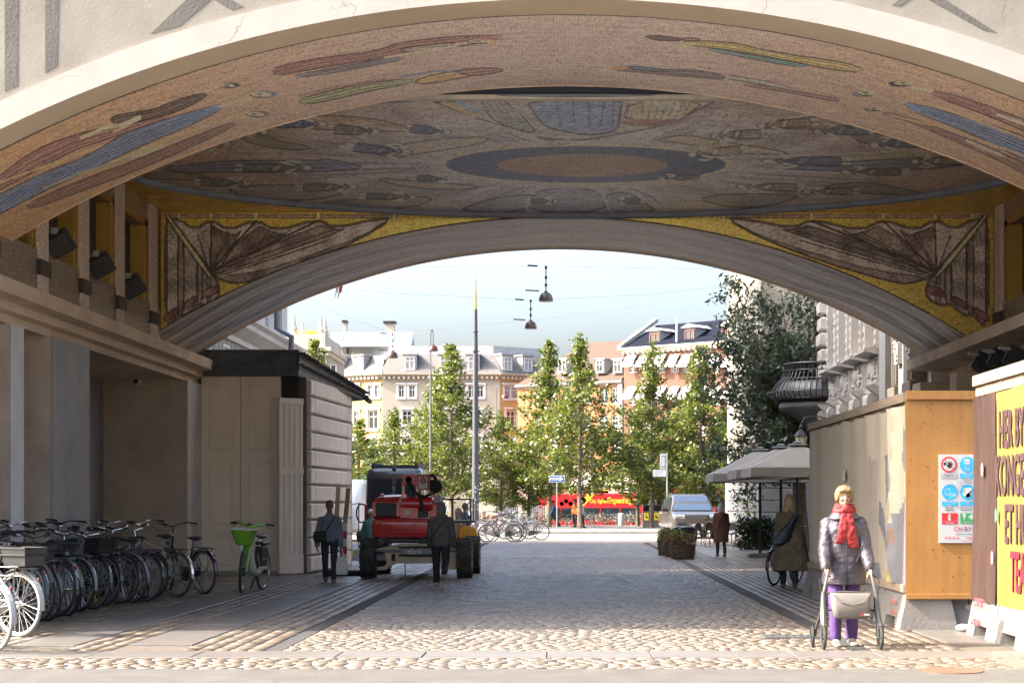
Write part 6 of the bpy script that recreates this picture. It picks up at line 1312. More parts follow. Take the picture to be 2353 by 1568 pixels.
# notice board
sg_ = thing('safety_notice', 'white safety notice with red, blue and green symbols fixed to the plywood', 'notice', (P(2157,1245,YP-.02)))
nw = thing  # (no further use)
def SP(px, py, d=.0): v = P(px, py, YP-.026-d); return v
m_sw = mat('notice_white', (0.38,0.375,0.37), .4, var=.02); m_cy = mat('notice_blue', (0.02,0.32,0.56), .45); m_gr = mat('notice_green', (0.03,0.25,0.07), .45)
a, b = SP(2157,1043), SP(2262,1246); mb = MB(); mb.box(a.x, b.x, YP-.024, YP-.004, b.z, a.z); mb.build('board', m_sw, sg_, world=True)
def disc(px, py, r, m, d=.001, r0=0, name='symbol', n=26):
    v = SP(px, py, d); k = YP/F; mb = MB(); mb.lathe([(r0*k,-.0005),(r*k,-.0005),(r*k,.0005),(r0*k,.0005)], tuple(v), n, 'y'); return mb.build(name, m, sg_, world=True)
def rect(px0, py0, px1, py1, m, d=.001, name='symbol'):
    a, b = SP(px0,py0,d), SP(px1,py1,d); mb = MB(); mb.box(a.x,b.x,a.y-.0005,a.y+.0005,b.z,a.z); return mb.build(name, m, sg_, world=True)
def strok(pts, w, m, d=.003, name='symbol'):
    k = YP/F; mb = MB(); mb.tube([SP(x,y,d) for x,y in pts], w*k, 4, flat=.15); return mb.build(name, m, sg_, world=True)
def poly(pts, m, d=.002, name='symbol'):
    mb = MB(); mb.add([SP(x,y,d) for x,y in pts], [tuple(range(len(pts)))]); return mb.build(name, m, sg_, world=True)
def cap(px, py, t, s, m, d=.002, al='LEFT', sx=1.0): return text(t, s*YP/F, m, sg_, rel(sg_, SP(px,py,d)), ext=.0004, sx=sx, align=al)
# D = 2080.7 + z/3.769, 850.4+z/3.769 from the enlarged view
def q(x, y): return (2080.7+x/3.769, 850.4+y/3.769)
disc(*q(373,815), 18.2, m_red, .001); disc(*q(373,815), 14.2, m_sw, .002)
hand = [(360,835),(352,818),(362,812),(366,790),(372,790),(374,806),(379,783),(385,784),(384,806),(392,788),(398,791),(393,812),(402,800),(407,805),(396,830),(390,842),(372,846)]
poly([q(*p) for p in hand], m_black, .0045); strok([q(330,770),q(418,860)], 2.0, m_red, .003); disc(*q(338,808), 3.6, m_black, .0025, 2.6); strok([q(338,822),q(350,840)], .5, m_black, .0026)
rect(*q(309,888), *q(441,934), m_black, .001); rect(*q(311,890), *q(439,932), m_sw, .002); cap(*q(375,907), 'Adgang forbudt', 4.6, m_black, .003, 'CENTER', .85); cap(*q(375,922), 'for uvedkommende', 4.6, m_black, .003, 'CENTER', .8)
disc(*q(533,815), 17.8, m_cy, .001); poly([q(*p) for p in [(497,790),(510,765),(545,765),(560,790),(562,815),(548,860),(520,860),(500,820)]], m_sw, .002); rect(*q(500,790), *q(558,828), m_cy, .003); rect(*q(507,795), *q(551,812), m_sw, .004); poly([q(*p) for p in [(512,832),(552,832),(542,854),(524,854)]], m_cy, .003)
rect(*q(468,890), *q(598,932), m_cy, .001); cap(*q(533,908), 'Øjenværn', 4.8, m_sw, .002, 'CENTER'); cap(*q(533,925), 'påbudt', 4.8, m_sw, .002, 'CENTER'); cap(*q(535,953), 'Ved fare for', 4.6, m_black, .002, 'CENTER'); cap(*q(535,972), 'øjenskade', 4.6, m_black, .002, 'CENTER')
disc(*q(378,1053), 17.8, m_cy, .001); poly([q(*p) for p in [(338,1022),(378,1018),(384,1058),(430,1072),(430,1086),(385,1086),(372,1078),(336,1076)]], m_sw, .002); poly([q(*p) for p in [(343,1027),(373,1023),(379,1062),(420,1077),(385,1080),(372,1070),(342,1068)]], m_cy, .003)
rect(*q(312,1131), *q(443,1171), m_cy, .001); cap(*q(378,1147), 'Værnefodtøj', 4.6, m_sw, .002, 'CENTER'); cap(*q(378,1164), 'påbudt', 4.6, m_sw, .002, 'CENTER'); cap(*q(378,1194), 'Påkrævet', 4.8, m_black, .002, 'CENTER'); cap(*q(378,1211), 'byggeplads', 4.8, m_black, .002, 'CENTER')
disc(*q(535,1053), 17.8, m_cy, .001); disc(*q(535,1055), 11.5, m_sw, .002, 8.5); strok([q(505,1085),q(570,1020)], 2.6, m_sw, .003); poly([q(*p) for p in [(515,1060),(555,1060),(560,1100),(525,1100)]], m_sw, .0025)
rect(*q(470,1131), *q(600,1171), m_cy, .001); cap(*q(535,1147), 'Åndedræts', 4.6, m_sw, .002, 'CENTER'); cap(*q(535,1164), 'påbudt', 4.6, m_sw, .002, 'CENTER'); cap(*q(470,1194), 'Skal anvendes ved', 4.6, m_black, .002, 'LEFT', .85); cap(*q(472,1211), 'støvende arbejde', 4.6, m_black, .002, 'LEFT', .85)
rect(*q(312,1234), *q(448,1302), m_red, .001); rect(*q(312,1306), *q(448,1329), m_red, .001); rect(*q(366,1252), *q(388,1297), m_sw, .002); poly([q(*p) for p in [(368,1253),(372,1243),(384,1240),(386,1253)]], m_sw, .002); strok([q(370,1246),q(360,1262)], .8, m_sw, .002); cap(*q(380,1325), 'Ildslukker', 5.2, m_sw, .002, 'CENTER')
rect(*q(471,1234), *q(604,1302), m_gr, .001); rect(*q(471,1306), *q(604,1326), m_gr, .001); rect(*q(544,1258), *q(594,1274), m_sw, .002); rect(*q(561,1242), *q(577,1290), m_sw, .0025); disc(*q(506,1250), 4.2, m_sw, .002); poly([q(*p) for p in [(488,1266),(524,1266),(510,1278),(512,1294),(500,1294),(502,1278)]], m_sw, .002); cap(*q(535,1323), 'Øjenskyl', 5.0, m_sw, .002, 'CENTER')
cap(*q(412,1390), 'CH', 15.5, m_red, .002, 'LEFT', .95); cap(*q(503,1390), 'BYG', 15.5, m_crim, .002, 'LEFT', 1.0); cap(*q(428,1420), 'Vi passer på den danske byg', 4.2, m_black, .002, 'LEFT', .8); cap(*q(335,1457), '57 52 73 38', 7.2, m_red, .002, 'LEFT', .95); cap(*q(520,1456), 'WWW.', 7.2, m_red, .002, 'LEFT', .95); cap(*q(482,1476), 'CVR 37 23 09 70', 3.6, m_red, .002)
m_ink = mat('marker_ink', (0.03,0.03,0.10), .5)
strok([q(*p) for p in [(318,1040),(350,990),(385,962),(400,985),(440,1035),(460,1090),(440,1160),(400,1170),(370,1150),(340,1090),(318,1050)]], .32, m_ink, .005, 'scribble'); strok([q(*p) for p in [(412,1010),(440,965),(470,950),(480,1000),(530,985),(590,985)]], .32, m_ink, .005, 'scribble'); strok([q(*p) for p in [(450,1040),(500,1030),(525,1060),(520,1090)]], .45, m_red, .005, 'scribble'); strok([q(*p) for p in [(530,1010),(560,1050),(575,1110),(540,1150),(500,1140)]], .3, m_ink, .005, 'scribble')
# near hoarding with the yellow banner
X2 = 5.0; y0_, y1_ = 17.2, 21.35
B = thing('banner_hoarding', 'site hoarding with a big yellow lettered banner at the right edge', 'hoarding', (X2, y1_, 0))
zt, zb = CAMH+(HZ-871)*21.4/F, CAMH+(HZ-1375)*21.4/F
mb = MB(); mb.box(X2+.06, X2+.13, 14.0, y1_, zb-.02, zt); mb.build('backing_board', m_lumber, B, world=True)
for i in range(5): mb = MB(); mb.cbox((X2+.03, y1_-.62-i*1.25, zt-.03), (.10, 1.23, .13), 0, .004); mb.build('top_rail', m_lumber, B, world=True)
for i in range(14): mb = MB(); mb.cbox((X2+.05, y1_-.22-i*.45, zt-.16), (.06, .43, .12), 0, .004); mb.build('board_piece', m_lumber, B, world=True)
mb = MB(); mb.cbox((X2+.05, 18.2, zb-.06), (.08, 6.2, .09), 0, .004); mb.build('bottom_rail', m_lumber, B, world=True)
yj = X2*F/(2311-VX); 
def ban(name, ya_, yb2, m, amp, seed):
    r = np.random.default_rng(seed); V = []; ny, nz = 46, 36
    for i in range(ny):
        y = ya_+(yb2-ya_)*i/(ny-1)
        for j in range(nz):
            t = j/(nz-1); d = amp*(.6+.5*math.sin(y*17+2.2*t+seed)+.35*math.sin(y*41+4*t))*(.25+.75*abs(2*t-1))
            V.append((X2-.004-max(0,d), y, zb+(zt-.22-zb)*t-.02*abs(math.sin((y-ya_)*2.4))*(1 if t > .9 else 0)))
    mb = MB(); mb.add(V, [(i*nz+j, (i+1)*nz+j, (i+1)*nz+j+1, i*nz+j+1) for i in range(ny-1) for j in range(nz-1)])
    return mb.build(name, m, B, world=True, smooth=True, angle=80)
yjoin = PX(2291, 1000, X2)[0]
ban('banner_margin', yjoin, y1_+.005, m_banb, .03, 4); ban('banner', 14.0, yjoin, m_ban, .006, 7)
def BX(px, py): y, z = PX(px, py, X2); return y, z
m_pink = mat('pink_print', (0.60,0.27,0.30), .5); m_teal = mat('teal_print', (0.10,0.22,0.19), .5)
def spot(px, py, a, b, m):
    y, z = BX(px, py); mb = MB(); mb.add([(X2-.05, y+a*math.cos(t), z+b*math.sin(t)) for t in [2*PI*i/16 for i in range(16)]], [tuple(range(15,-1,-1))]); mb.build('printed_spot', m, B, world=True)
# letters: (text, left px, top y, bottom y)
def word(t, px, top, bot, m):
    y, z1_ = BX(px, top); _, z0__ = BX(px, bot); h = z1_-z0__
    text(t, h/.70, m, B, rel(B, (X2-.022, y, z0__)), (PI/2, 0, -PI/2), ext=.003, sx=.56, bold=.012, spacing=1.02, name='banner_lettering')
word('HER BYGGER', 2298, 945, 1027, m_text); word('KONGELIGE', 2290, 1047, 1136, m_text); word('ET HUS', 2311, 1157, 1244, m_text); word('TEATER', 2325, 1265, 1355, m_crim)
spot(2265+0, 1078, .055, .082, m_pink); spot(2297, 1183, .045, .085, m_teal); spot(2288, 1280, .05, .08, m_pink)
for i in range(5):
    block(X2+.28, y1_-.62-i*1.32, 1.31, .74, .52, B)
for j, (tx, z) in enumerate((('CHBYG', .36), ('57527381', .14))): text(tx, .15 if j == 0 else .11, mat('red_stencil', (0.50,0.08,0.09), .7), B, rel(B, (X2+.28-.395+.06*(z/.5), y1_-.25, z)), (math.radians(78), 0, -PI/2), ext=.003)
for dx, y, h_ in ((.5,21.8,.06),):
    mb = MB(); mb.ell((0,0,.05),(.10,.07,.05),8,5); mb.ell((.08,.03,.04),(.06,.06,.04),8,5); t = mb.build('crumpled_paper', m_white, smooth=True); t.location = ((2212-VX)*21.7/F, 21.7, .0); tag(t, 'crumpled white litter in the notch under the plywood block', 'litter')
# ================================================================ vehicles
m_lred = mat('lift_red', (0.58,0.028,0.024), .30, var=.08, scale=3, coat=.5); m_lbeige = mat('lift_beige', (0.58,0.47,0.32), .6, col2=(0.40,0.32,0.22), scale=3)
YL = 37.6
def LX(x): return -4.7376+x*.001844
def LZ(y): return 2.5926-y*.001844
L = thing('boom_lift', 'red self-propelled boom lift with big treaded tyres parked in the street', 'boom lift', (LX(800), YL, 0))
def lb_(x0, x1, y0, y1, d0, d1, b=.0): return ((LX((x0+x1)/2), YL+(d0+d1)/2, LZ((y0+y1)/2)), (abs(LX(x1)-LX(x0)), d1-d0, abs(LZ(y0)-LZ(y1))), 0, b)
def lpart(name, m, boxes, parent=None, smooth=False):
    mb = MB(); [mb.cbox(*lb_(*q)) for q in boxes]; return mb.build(name, m, parent or L, world=True, smooth=smooth)
def tyre(x, y, r=.43, w=.32):
    mb = MB(); mb.lathe([(r*.62,-w/2),(r*.86,-w/2),(r*.95,-w*.42),(r*.955,w*.42),(r*.86,w/2),(r*.62,w/2)], (0,0,0), 36, 'x')
    for k in range(22):
        for s_ in (-1, 1):
            a = 2*PI*(k+.5*(s_ > 0))/22; da = .10
            V = []
            for rr in (r*.94, r):
                for (u, aa) in ((0.0, a+da), (s_*w*.30, a+da*.3), (s_*w*.52, a-da*.6), (s_*w*.52, a-da*1.5), (s_*w*.30, a-da*.75), (0.0, a+.02)): V.append((u, rr*math.cos(aa), rr*math.sin(aa)))
            mb.add(V, [(6,7,8,9,10,11)[::s_], (0,1,7,6),(1,2,8,7),(2,3,9,8),(3,4,10,9),(4,5,11,10),(5,0,6,11)])
    o = mb.build('wheel', mat('tyre_rubber', (0.075,0.068,0.06), .8, var=.3, scale=6), L); o.location = rel(L, (x, y, r))
    mb = MB(); mb.lathe([(0,-w*.3),(r*.3,-w*.32),(r*.6,-w*.44),(r*.63,-w*.5),(r*.63,w*.5),(r*.6,w*.44),(r*.3,w*.32),(0,w*.3)], (0,0,0), 24, 'x'); mb.build('hub', m_dsteel, o, smooth=True); return o
for x, y in ((LX(260), YL), (LX(1385), YL), (LX(290)+.02, YL+2.3), (LX(1385)+.05, YL+2.3)): tyre(x, y)
mb = MB(); pr = [(LX(x), LZ(y)) for x, y in [(350,1075),(620,1012),(1010,1008),(1290,1070),(1290,1310),(1180,1310),(1130,1270),(1050,1240),(590,1240),(520,1275),(470,1315),(365,1315),(365,1285),(450,1270),(480,1235),(455,1110),(350,1090)]]
mb.prism(pr, 'y', YL-.16, YL+.0); mb.build('axle_beam', m_lbeige, L, world=True)
lpart('chassis', m_lbeige, [(560,1100,1040,1230,.0,2.4,.03)]); lpart('axle', m_dsteel, [(330,1300,1130,1215,.0,.12,.02),(330,1300,1130,1215,2.2,2.32,.02)])
lpart('steering_recess', m_dark, [(620,1020,1040,1062,-.19,-.15),(620,1020,1135,1160,-.19,-.15)]); lpart('steering_bar', m_dsteel, [(350,660,1080,1104,-.22,-.17,.01),(1010,1290,1080,1104,-.22,-.17,.01)])
lpart('number_plate_panel', m_dsteel, [(655,1015,1062,1135,-.215,-.16,.006)]); text('4x4', .165, mat('cream_print', (0.62,0.52,0.36), .6), L, rel(L, (LX(710), YL-.218, LZ(1128))), ext=.002, sx=1.25, shear=.3, bold=.006)
lpart('warning_label', m_yellow, [(497,527,1145,1178,-.17,-.16),(390,425,1062,1080,-.235,-.22)]); lpart('beam_slot', m_dark, [(535,578,1128,1210,-.168,-.158,)])
mb = MB(); mb.tube([(LX(686),YL-.05,LZ(1238)),(LX(690),YL-.06,LZ(1330)),(LX(698),YL-.1,LZ(1398))], .012, 6); mb.build('dangling_hose', m_rubber, L, world=True)
lpart('slew_ring', m_dsteel, [(430,1200,945,1010,.25,1.9,.03)])
# counterweight with rounded corners, recessed long panel and raised swirls
mb = MB(); rings = []
def rrect(x0, x1, y0, y1, r, n=5):
    out = []
    for cx, cy, a0 in ((x1-r,y0+r,-PI/2),(x1-r,y1-r,0),(x0+r,y1-r,PI/2),(x0+r,y0+r,PI)):
        for k in range(n+1): a = a0+PI/2*k/n; out.append((cx+r*math.cos(a), cy+r*math.sin(a)))
    return out
x0, x1, zb_, zt_ = LX(315), LX(1240), LZ(938), LZ(715)
for d, i in ((-.36,.05),(-.39,.02),(-.36,0),(-.0,-.0),(.25,0)):
    pass
for d, ins in ((-.40,.06),(-.385,.02),(-.34,.0),(.3,.0)): rings.append([(p[0], YL+d, p[1]) for p in rrect(x0+ins, x1-ins, zb_+ins, zt_-ins, .10)])
mb.loft(rings); mb.build('counterweight', m_lred, L, world=True, smooth=True)
mb = MB(); q = rrect(LX(395), LX(1175), LZ(890), LZ(750), .12); mb.tube([(p[0], YL-.402, p[1]) for p in q], .014, 5, closed=True)
mb.build('panel_moulding', m_lred, L, world=True, smooth=True)
for sw in ([(440,850),(470,855),(490,830),(510,825),(525,850),(620,852)],[(640,850),(760,852),(790,800),(815,798),(812,850),(900,850),(900,815),(860,815)],[(800,790),(830,785)],[(940,850),(990,850),(1000,800),(1060,800),(1070,850)]):
    mb = MB(); mb.tube([(LX(x),YL-.402,LZ(y)) for x, y in sw], .011, 5); mb.build('raised_emblem', m_lred, L, world=True, smooth=True)
lpart('engine_cover', m_lred, [(325,640,500,715,-.36,1.5,.05)], smooth=True)
mb = MB(); mb.add([(LX(340),YL-.34,LZ(505)),(LX(380),YL-.30,LZ(470)),(LX(636),YL-.30,LZ(460)),(LX(636),YL-.34,LZ(505)),(LX(340),YL+1.4,LZ(505)),(LX(380),YL+1.4,LZ(440)),(LX(636),YL+1.4,LZ(430)),(LX(636),YL+1.4,LZ(505))], [(0,3,2,1),(1,2,6,5),(0,1,5,4),(2,3,7,6)]); mb.build('cover_top', mat('lift_red_pale', (0.42,0.06,0.05), .35, var=.1), L, world=True)
lpart('radiator_grille', m_blackplastic, [(362,602,535,700,-.385,-.355,.02)])
for k in range(9): lpart('grille_bar', m_black, [(372,592,545+k*17,551+k*17,-.392,-.384)])
mb = MB(); c = (LX(420), YL-.05, 0); mb.lathe([(.035,LZ(472)),(.035,LZ(452))], c, 12); mb.build('beacon_base', m_white, L, world=True); mb = MB(); mb.lathe([(.045,LZ(452)),(.04,LZ(434)),(.02,LZ(428)),(0,LZ(427))], c, 12); mb.build('beacon', mat('amber', (0.75,0.22,0.02), .25, coat=.5), L, world=True, smooth=True)
# boom turret
lpart('turret', m_lred, [(645,1015,470,620,-.20,1.2,.06),(640,700,520,715,-.28,.6,.02),(960,1090,540,715,-.1,1.0,.03)], smooth=True)
lpart('turret_plate', m_lred, [(655,665,280,470,-.2,.3,.004),(818,832,210,480,-.28,.2,.004),(990,1002,220,470,-.2,.3,.004)])
mb = MB(); mb.lathe([(.0,LX(650)),(.145,LX(650)),(.145,LX(1010)),(0,LX(1010))], (0,YL-.16,LZ(545)), 18, 'x'); mb.build('boom_drum', m_lred, L, world=True, smooth=True)
lpart('cable_tray', m_lred, [(690,850,590,712,-.30,-.1,.01)]); lpart('work_light', mat('frosted_lens', (0.60,0.52,0.42), .3), [(705,765,618,676,-.335,-.30,.01)])
lpart('dark_recess', m_black, [(850,960,600,712,-.14,-.1)])
mb = MB(); bx = (LX(672), LX(812)); mb.box(bx[0],bx[1],YL-.30,YL-.27,LZ(325),LZ(205)); mb.build('boom_end_box', m_lred, L, world=True); lpart('boom_section', m_lred, [(680,985,210,330,-.27,2.6,.01)])
mb = MB(); mb.lathe([(0,-.306),(.066,-.306)], (LX(742),YL,LZ(265)), 20, 'y'); mb.build('box_opening', m_dark, L, world=True)
lpart('sign_box', mat('lift_red_faded', (0.38,0.075,0.055), .5, var=.12), [(845,985,205,385,-.32,-.02,.012)])
lpart('sign_plate', m_white, [(862,955,235,368,-.330,-.318,.004)])
mb = MB(); mb.lathe([(0,-.334),(.078,-.334),(.078,-.330),(0,-.330)], (LX(908),YL,LZ(277)), 22, 'y'); mb.build('sign_disc', m_red, L, world=True)
mb = MB(); mb.prism([(LX(x),LZ(y)) for x, y in [(908,246),(930,272),(917,272),(917,300),(899,300),(899,272),(886,272)]], 'y', YL-.339, YL-.335); mb.prism([(LX(x),LZ(y)) for x, y in [(899,303),(917,303),(917,312),(899,312)]], 'y', YL-.339, YL-.335); mb.build('sign_arrow', mat('sign_green', (0.05,0.33,0.15), .5), L, world=True)
lpart('sign_print', m_dsteel, [(868,948,324,328,-.3325,-.331),(872,946,334,338,-.3325,-.331),(870,930,345,348,-.3325,-.331),(868,940,355,358,-.3325,-.331)])
for k, pts in enumerate(([(735,280),(770,330),(800,400),(815,440)], [(750,285),(790,340),(815,400),(830,430)], [(720,290),(755,350),(790,410),(812,450)], [(840,410),(870,440),(920,455),(980,440),(1000,410)], [(835,420),(870,460),(930,470),(1000,445)], [(1000,215),(1050,225),(1075,290),(1070,390),(1040,430),(1010,430)], [(1005,225),(1040,240),(1065,300),(1060,400),(1025,425)], [(985,212),(1030,208),(1065,240),(1080,300)], [(845,440),(870,480),(890,560),(905,640)], [(860,450),(890,500),(915,600),(920,650)])):
    mb = MB(); mb.tube([(LX(x), YL-.34-.01*k, LZ(y)) for x, y in pts], .020, 7); mb.build('hydraulic_hose', m_rubber, L, world=True, smooth=True)
mb = MB(); [mb.lathe([(.10+.012*k,-.03),(.13+.012*k,0),(.10+.012*k,.03)], (LX(1045), YL-.1-.05*k, LZ(340)), 16, 'y') for k in range(3)]; mb.build('hose_coil', m_rubber, L, world=True)
lpart('boom_arm', m_grey, [(1020,1100,450,540,-.05,1.0,.01)]); 
# guarded platform at the right
mb = MB(); yy = YL+.3
for p0, p1 in (((1120,490),(1445,495)),((1445,495),(1448,745)),((1230,505),(1230,740)),((1110,490),(1230,505))): mb.tube([(LX(p0[0]),yy,LZ(p0[1])),(LX(p1[0]),yy,LZ(p1[1]))], .018, 6)
mb.tube([(LX(1120),yy+.9,LZ(490)),(LX(1445),yy+.9,LZ(490))], .018, 6); mb.tube([(LX(1445),yy,LZ(495)),(LX(1445),yy+.9,LZ(490))], .018, 6); mb.tube([(LX(1448),yy+.9,LZ(495)),(LX(1448),yy+.9,LZ(745))], .018, 6)
mb.box(LX(1100),LX(1490),yy-.05,yy+.95,LZ(768),LZ(742)); mb.tube([(LX(1170),yy+.4,LZ(760)),(LX(1130),yy+.4,LZ(700)),(LX(1080),yy+.4,LZ(620))], .05, 8); mb.build('platform_cage', m_black, L, world=True)
m_mesh = mat('clear_screen', (0.30,0.31,0.32), .2); t_, N_, K_, b_ = nodes(m_mesh); b_.inputs['Alpha'].default_value = .28
mb = MB(); mb.box(LX(1235),LX(1440),yy-.01,yy+.005,LZ(740),LZ(505)); mb.build('clear_screen', m_mesh, L, world=True)
# ---- generic lofted car body
def body_ring(w, z0, z1, y, n=6, r=.18, taper=0.0):
    q = rrect(-w/2, w/2, z0, z1, min(r, (z1-z0)/2.05), n); c = (z0+z1)/2
    return [(p[0]*(1-taper*max(0,(p[1]-c)/(z1-z0))), y, p[1]) for p in q]
def car_wheel(root, x, y, r, w, m_rim):
    mb = MB(); mb.lathe([(r*.66,-w/2),(r*.93,-w/2),(r,-w*.35),(r,w*.35),(r*.93,w/2),(r*.66,w/2)], (0,0,0), 24, 'x'); o = mb.build('wheel', m_rubber, root, smooth=True); o.location = (x, y, r)
    mb = MB(); mb.lathe([(0,-w*.42),(r*.2,-w*.44),(r*.66,-w*.36),(r*.68,0),(r*.66,w*.36),(r*.2,w*.44),(0,w*.42)], (0,0,0), 20, 'x'); mb.build('rim', m_rim, o, smooth=True)
# silver off-roader, front towards us
ys_ = 78.0; G = thing('off_road_car', 'large silver off-road car parked facing the street by the cafe', 'car', ((1601-VX)*ys_/F, ys_, 0), math.radians(4), None, 1.1)
m_sil = mat('car_silver', (0.08,0.07,0.062), .32, .5, var=.03, coat=.8)
mb = MB(); mb.loft([body_ring(1.72,.50,.90,.0,6,.14),body_ring(1.92,.42,1.0,.12,6,.18),body_ring(1.98,.40,1.08,.6,6,.16),body_ring(2.0,.40,1.14,1.4,6,.14),body_ring(2.0,.40,1.16,3.5,6,.16),body_ring(1.96,.44,1.16,4.8,6,.18),body_ring(1.8,.5,1.1,4.95,6,.18)]); mb.build('body', m_sil, G, smooth=True, angle=50)
mb = MB(); mb.loft([body_ring(1.82,1.06,1.14,1.35,5,.04),body_ring(1.66,1.08,1.50,1.72,5,.10,.06),body_ring(1.52,1.1,1.80,2.15,5,.14,.05),body_ring(1.52,1.1,1.84,3.2,5,.16,.05),body_ring(1.50,1.1,1.80,4.4,5,.16,.05),body_ring(1.60,1.1,1.4,4.85,5,.12)]); mb.build('cabin', m_sil, G, smooth=True, angle=50)
mb = MB(); mb.add([(-.80,1.33,1.17),(.80,1.33,1.17),(.66,2.02,1.74),(-.66,2.02,1.74)], [(0,1,2,3)]); mb.build('windscreen', mat('windscreen_glass', (0.03,0.05,0.08), .04, .0, var=0, spec=1.0, coat=1), G)
for s in (-1,1):
    mb = MB(); mb.add([(s*.90,1.6,1.2),(s*.90,4.5,1.2),(s*.775,4.3,1.70),(s*.775,2.2,1.72)], [(0,1,2,3)]); mb.build('side_window', m_glass, G)
    mb = MB(); mb.cbox((s*1.13,1.55,1.20),(.24,.18,.19),0,.06); mb.tube([(s*.95,1.6,1.1),(s*1.1,1.58,1.14)], .03, 5); mb.build('wing_mirror', m_black, G, smooth=True)
    mb = MB(); mb.cbox((s*.72,.035,.905),(.42,.10,.15),0,.03); hl = mb.build('headlight', mat('headlamp_glass', (0.62,0.63,0.62), .1, .3, var=.05, coat=1), G, smooth=True); mb = MB(); mb.lathe([(0,-.022),(.05,-.022)], (s*.80,.0,.905), 12, 'y'); mb.lathe([(0,-.022),(.045,-.022)], (s*.66,.0,.905), 12, 'y'); mb.build('lamp', m_steel, hl)
    mb = MB(); mb.cbox((s*.62,-.0,.60),(.36,.10,.13),0,.02); mb.build('lower_intake', m_black, G)
mb = MB(); mb.cbox((0,.0,.90),(.98,.10,.17),0,.02); gr = mb.build('grille', m_black, G); mb = MB(); [mb.cbox((-.44+i*.08+(.04 if j%2 else 0),-.055,.84+j*.04),(.045,.012,.014)) for i in range(11) for j in range(4)]; mb.build('grille_mesh', m_steel, gr)['kind'] = 'stuff'
text('RANGE ROVER', .075, m_steel, G, (0,-.0,1.02), (math.radians(60),0,0), ext=.004, align='CENTER', sx=1.35, spacing=1.3)
mb = MB(); mb.cbox((0,-.01,.56),(.52,.03,.115),0,.004); mb.build('number_plate', m_white, G); mb = MB(); mb.cbox((-.23,-.028,.56),(.06,.006,.11)); mb.build('plate_badge', m_blue, G)
mb = MB(); mb.cbox((0,.05,.42),(1.7,.2,.16),0,.04); mb.build('bumper_skirt', m_blackplastic, G); mb = MB(); [mb.box(s*.70-.02,s*.70+.02,2.3,4.3,1.83,1.87) for s in (-1,1)]; mb.build('roof_rail', m_black, G)
for x in (-.84,.84):
    for y in (.85,3.85): car_wheel(G, x, y, .37, .26, m_steel)
# dark van seen from behind
yv = 61.0; V_ = thing('dark_van', 'tall black van with dark rear windows parked behind the red lift', 'van', ((905-VX)*yv/F, yv, 0), 0, None, 1.04)
m_vb = mat('van_black', (0.014,0.015,0.018), .22, var=.05, coat=.9)
def vr(w, z0, z1, y, t=.12): return body_ring(w, z0, z1, y, 6, .22, t)
mb = MB(); mb.loft([vr(1.86,.55,2.6,0),vr(1.96,.48,2.70,.08),vr(2.0,.45,2.74,.5),vr(2.0,.45,2.74,4.2),vr(1.95,.45,2.5,4.7),vr(1.9,.45,1.4,5.4),vr(1.7,.5,1.1,5.9)]); mb.build('body', m_vb, V_, smooth=True, angle=50)
for s in (-1,1):
    mb = MB(); mb.add([(s*.06,-.035,1.42),(s*.80,-.035,1.42),(s*.74,-.03,2.36),(s*.06,-.03,2.36)][::s], [(0,1,2,3)]); mb.build('rear_window', mat('tinted_glass', (0.008,0.009,0.011), .06, spec=.8, var=0), V_)
    mb = MB(); mb.cbox((s*.94,.0,1.15),(.10,.10,.75),0,.03); mb.build('tail_light', mat('tail_red', (0.30,0.02,0.02), .2, coat=.6), V_)
    for y in (.95,4.7): car_wheel(V_, s*.88, y, .35, .24, m_steel)
    mb = MB(); mb.cbox((s*.0,-.02,1.2),(.02,.03,1.4)); 
mb = MB(); mb.box(-.8,.8,.3,3.6,2.73,2.83); [mb.box(s*.72-.05,s*.72+.05,.2,3.8,2.72,2.9) for s in (-1,1)]; mb.build('roof_rack', m_blackplastic, V_)
mb = MB(); mb.ell((0,.02,2.70),(.07,.08,.08),10,6); mb.build('rear_camera', m_black, V_); mb = MB(); mb.cbox((0,-.06,.5),(1.9,.2,.2),0,.05); mb.build('rear_bumper', m_blackplastic, V_)
mb = MB(); mb.cbox((0,-.03,1.0),(.52,.02,.115)); mb.build('number_plate', m_white, V_)
# white van glimpsed at the shed corner
y_ = 72.0; WV = thing('white_van', 'rounded white vehicle glimpsed between the shed corner and the dark van', 'van', ((776-VX)*y_/F, y_, 0))
mb = MB(); mb.loft([vr(1.5,.5,1.3,0),vr(1.8,.4,1.9,.25),vr(1.9,.4,2.55,.9),vr(1.9,.4,2.6,2.0),vr(1.9,.4,2.6,4.5),vr(1.8,.5,2.5,4.8)]); mb.build('body', mat('van_white', (0.78,0.78,0.76), .3, coat=.6, var=.02), WV, smooth=True, angle=60)
mb = MB(); mb.add([(-.7,.06,1.35),(.7,.06,1.35),(.68,.62,2.1),(-.68,.62,2.1)], [(0,1,2,3)]); mb.build('windscreen', m_glass, WV)
for s in (-1,1):
    for y in (.9,3.9): car_wheel(WV, s*.8, y, .33, .22, m_steel)
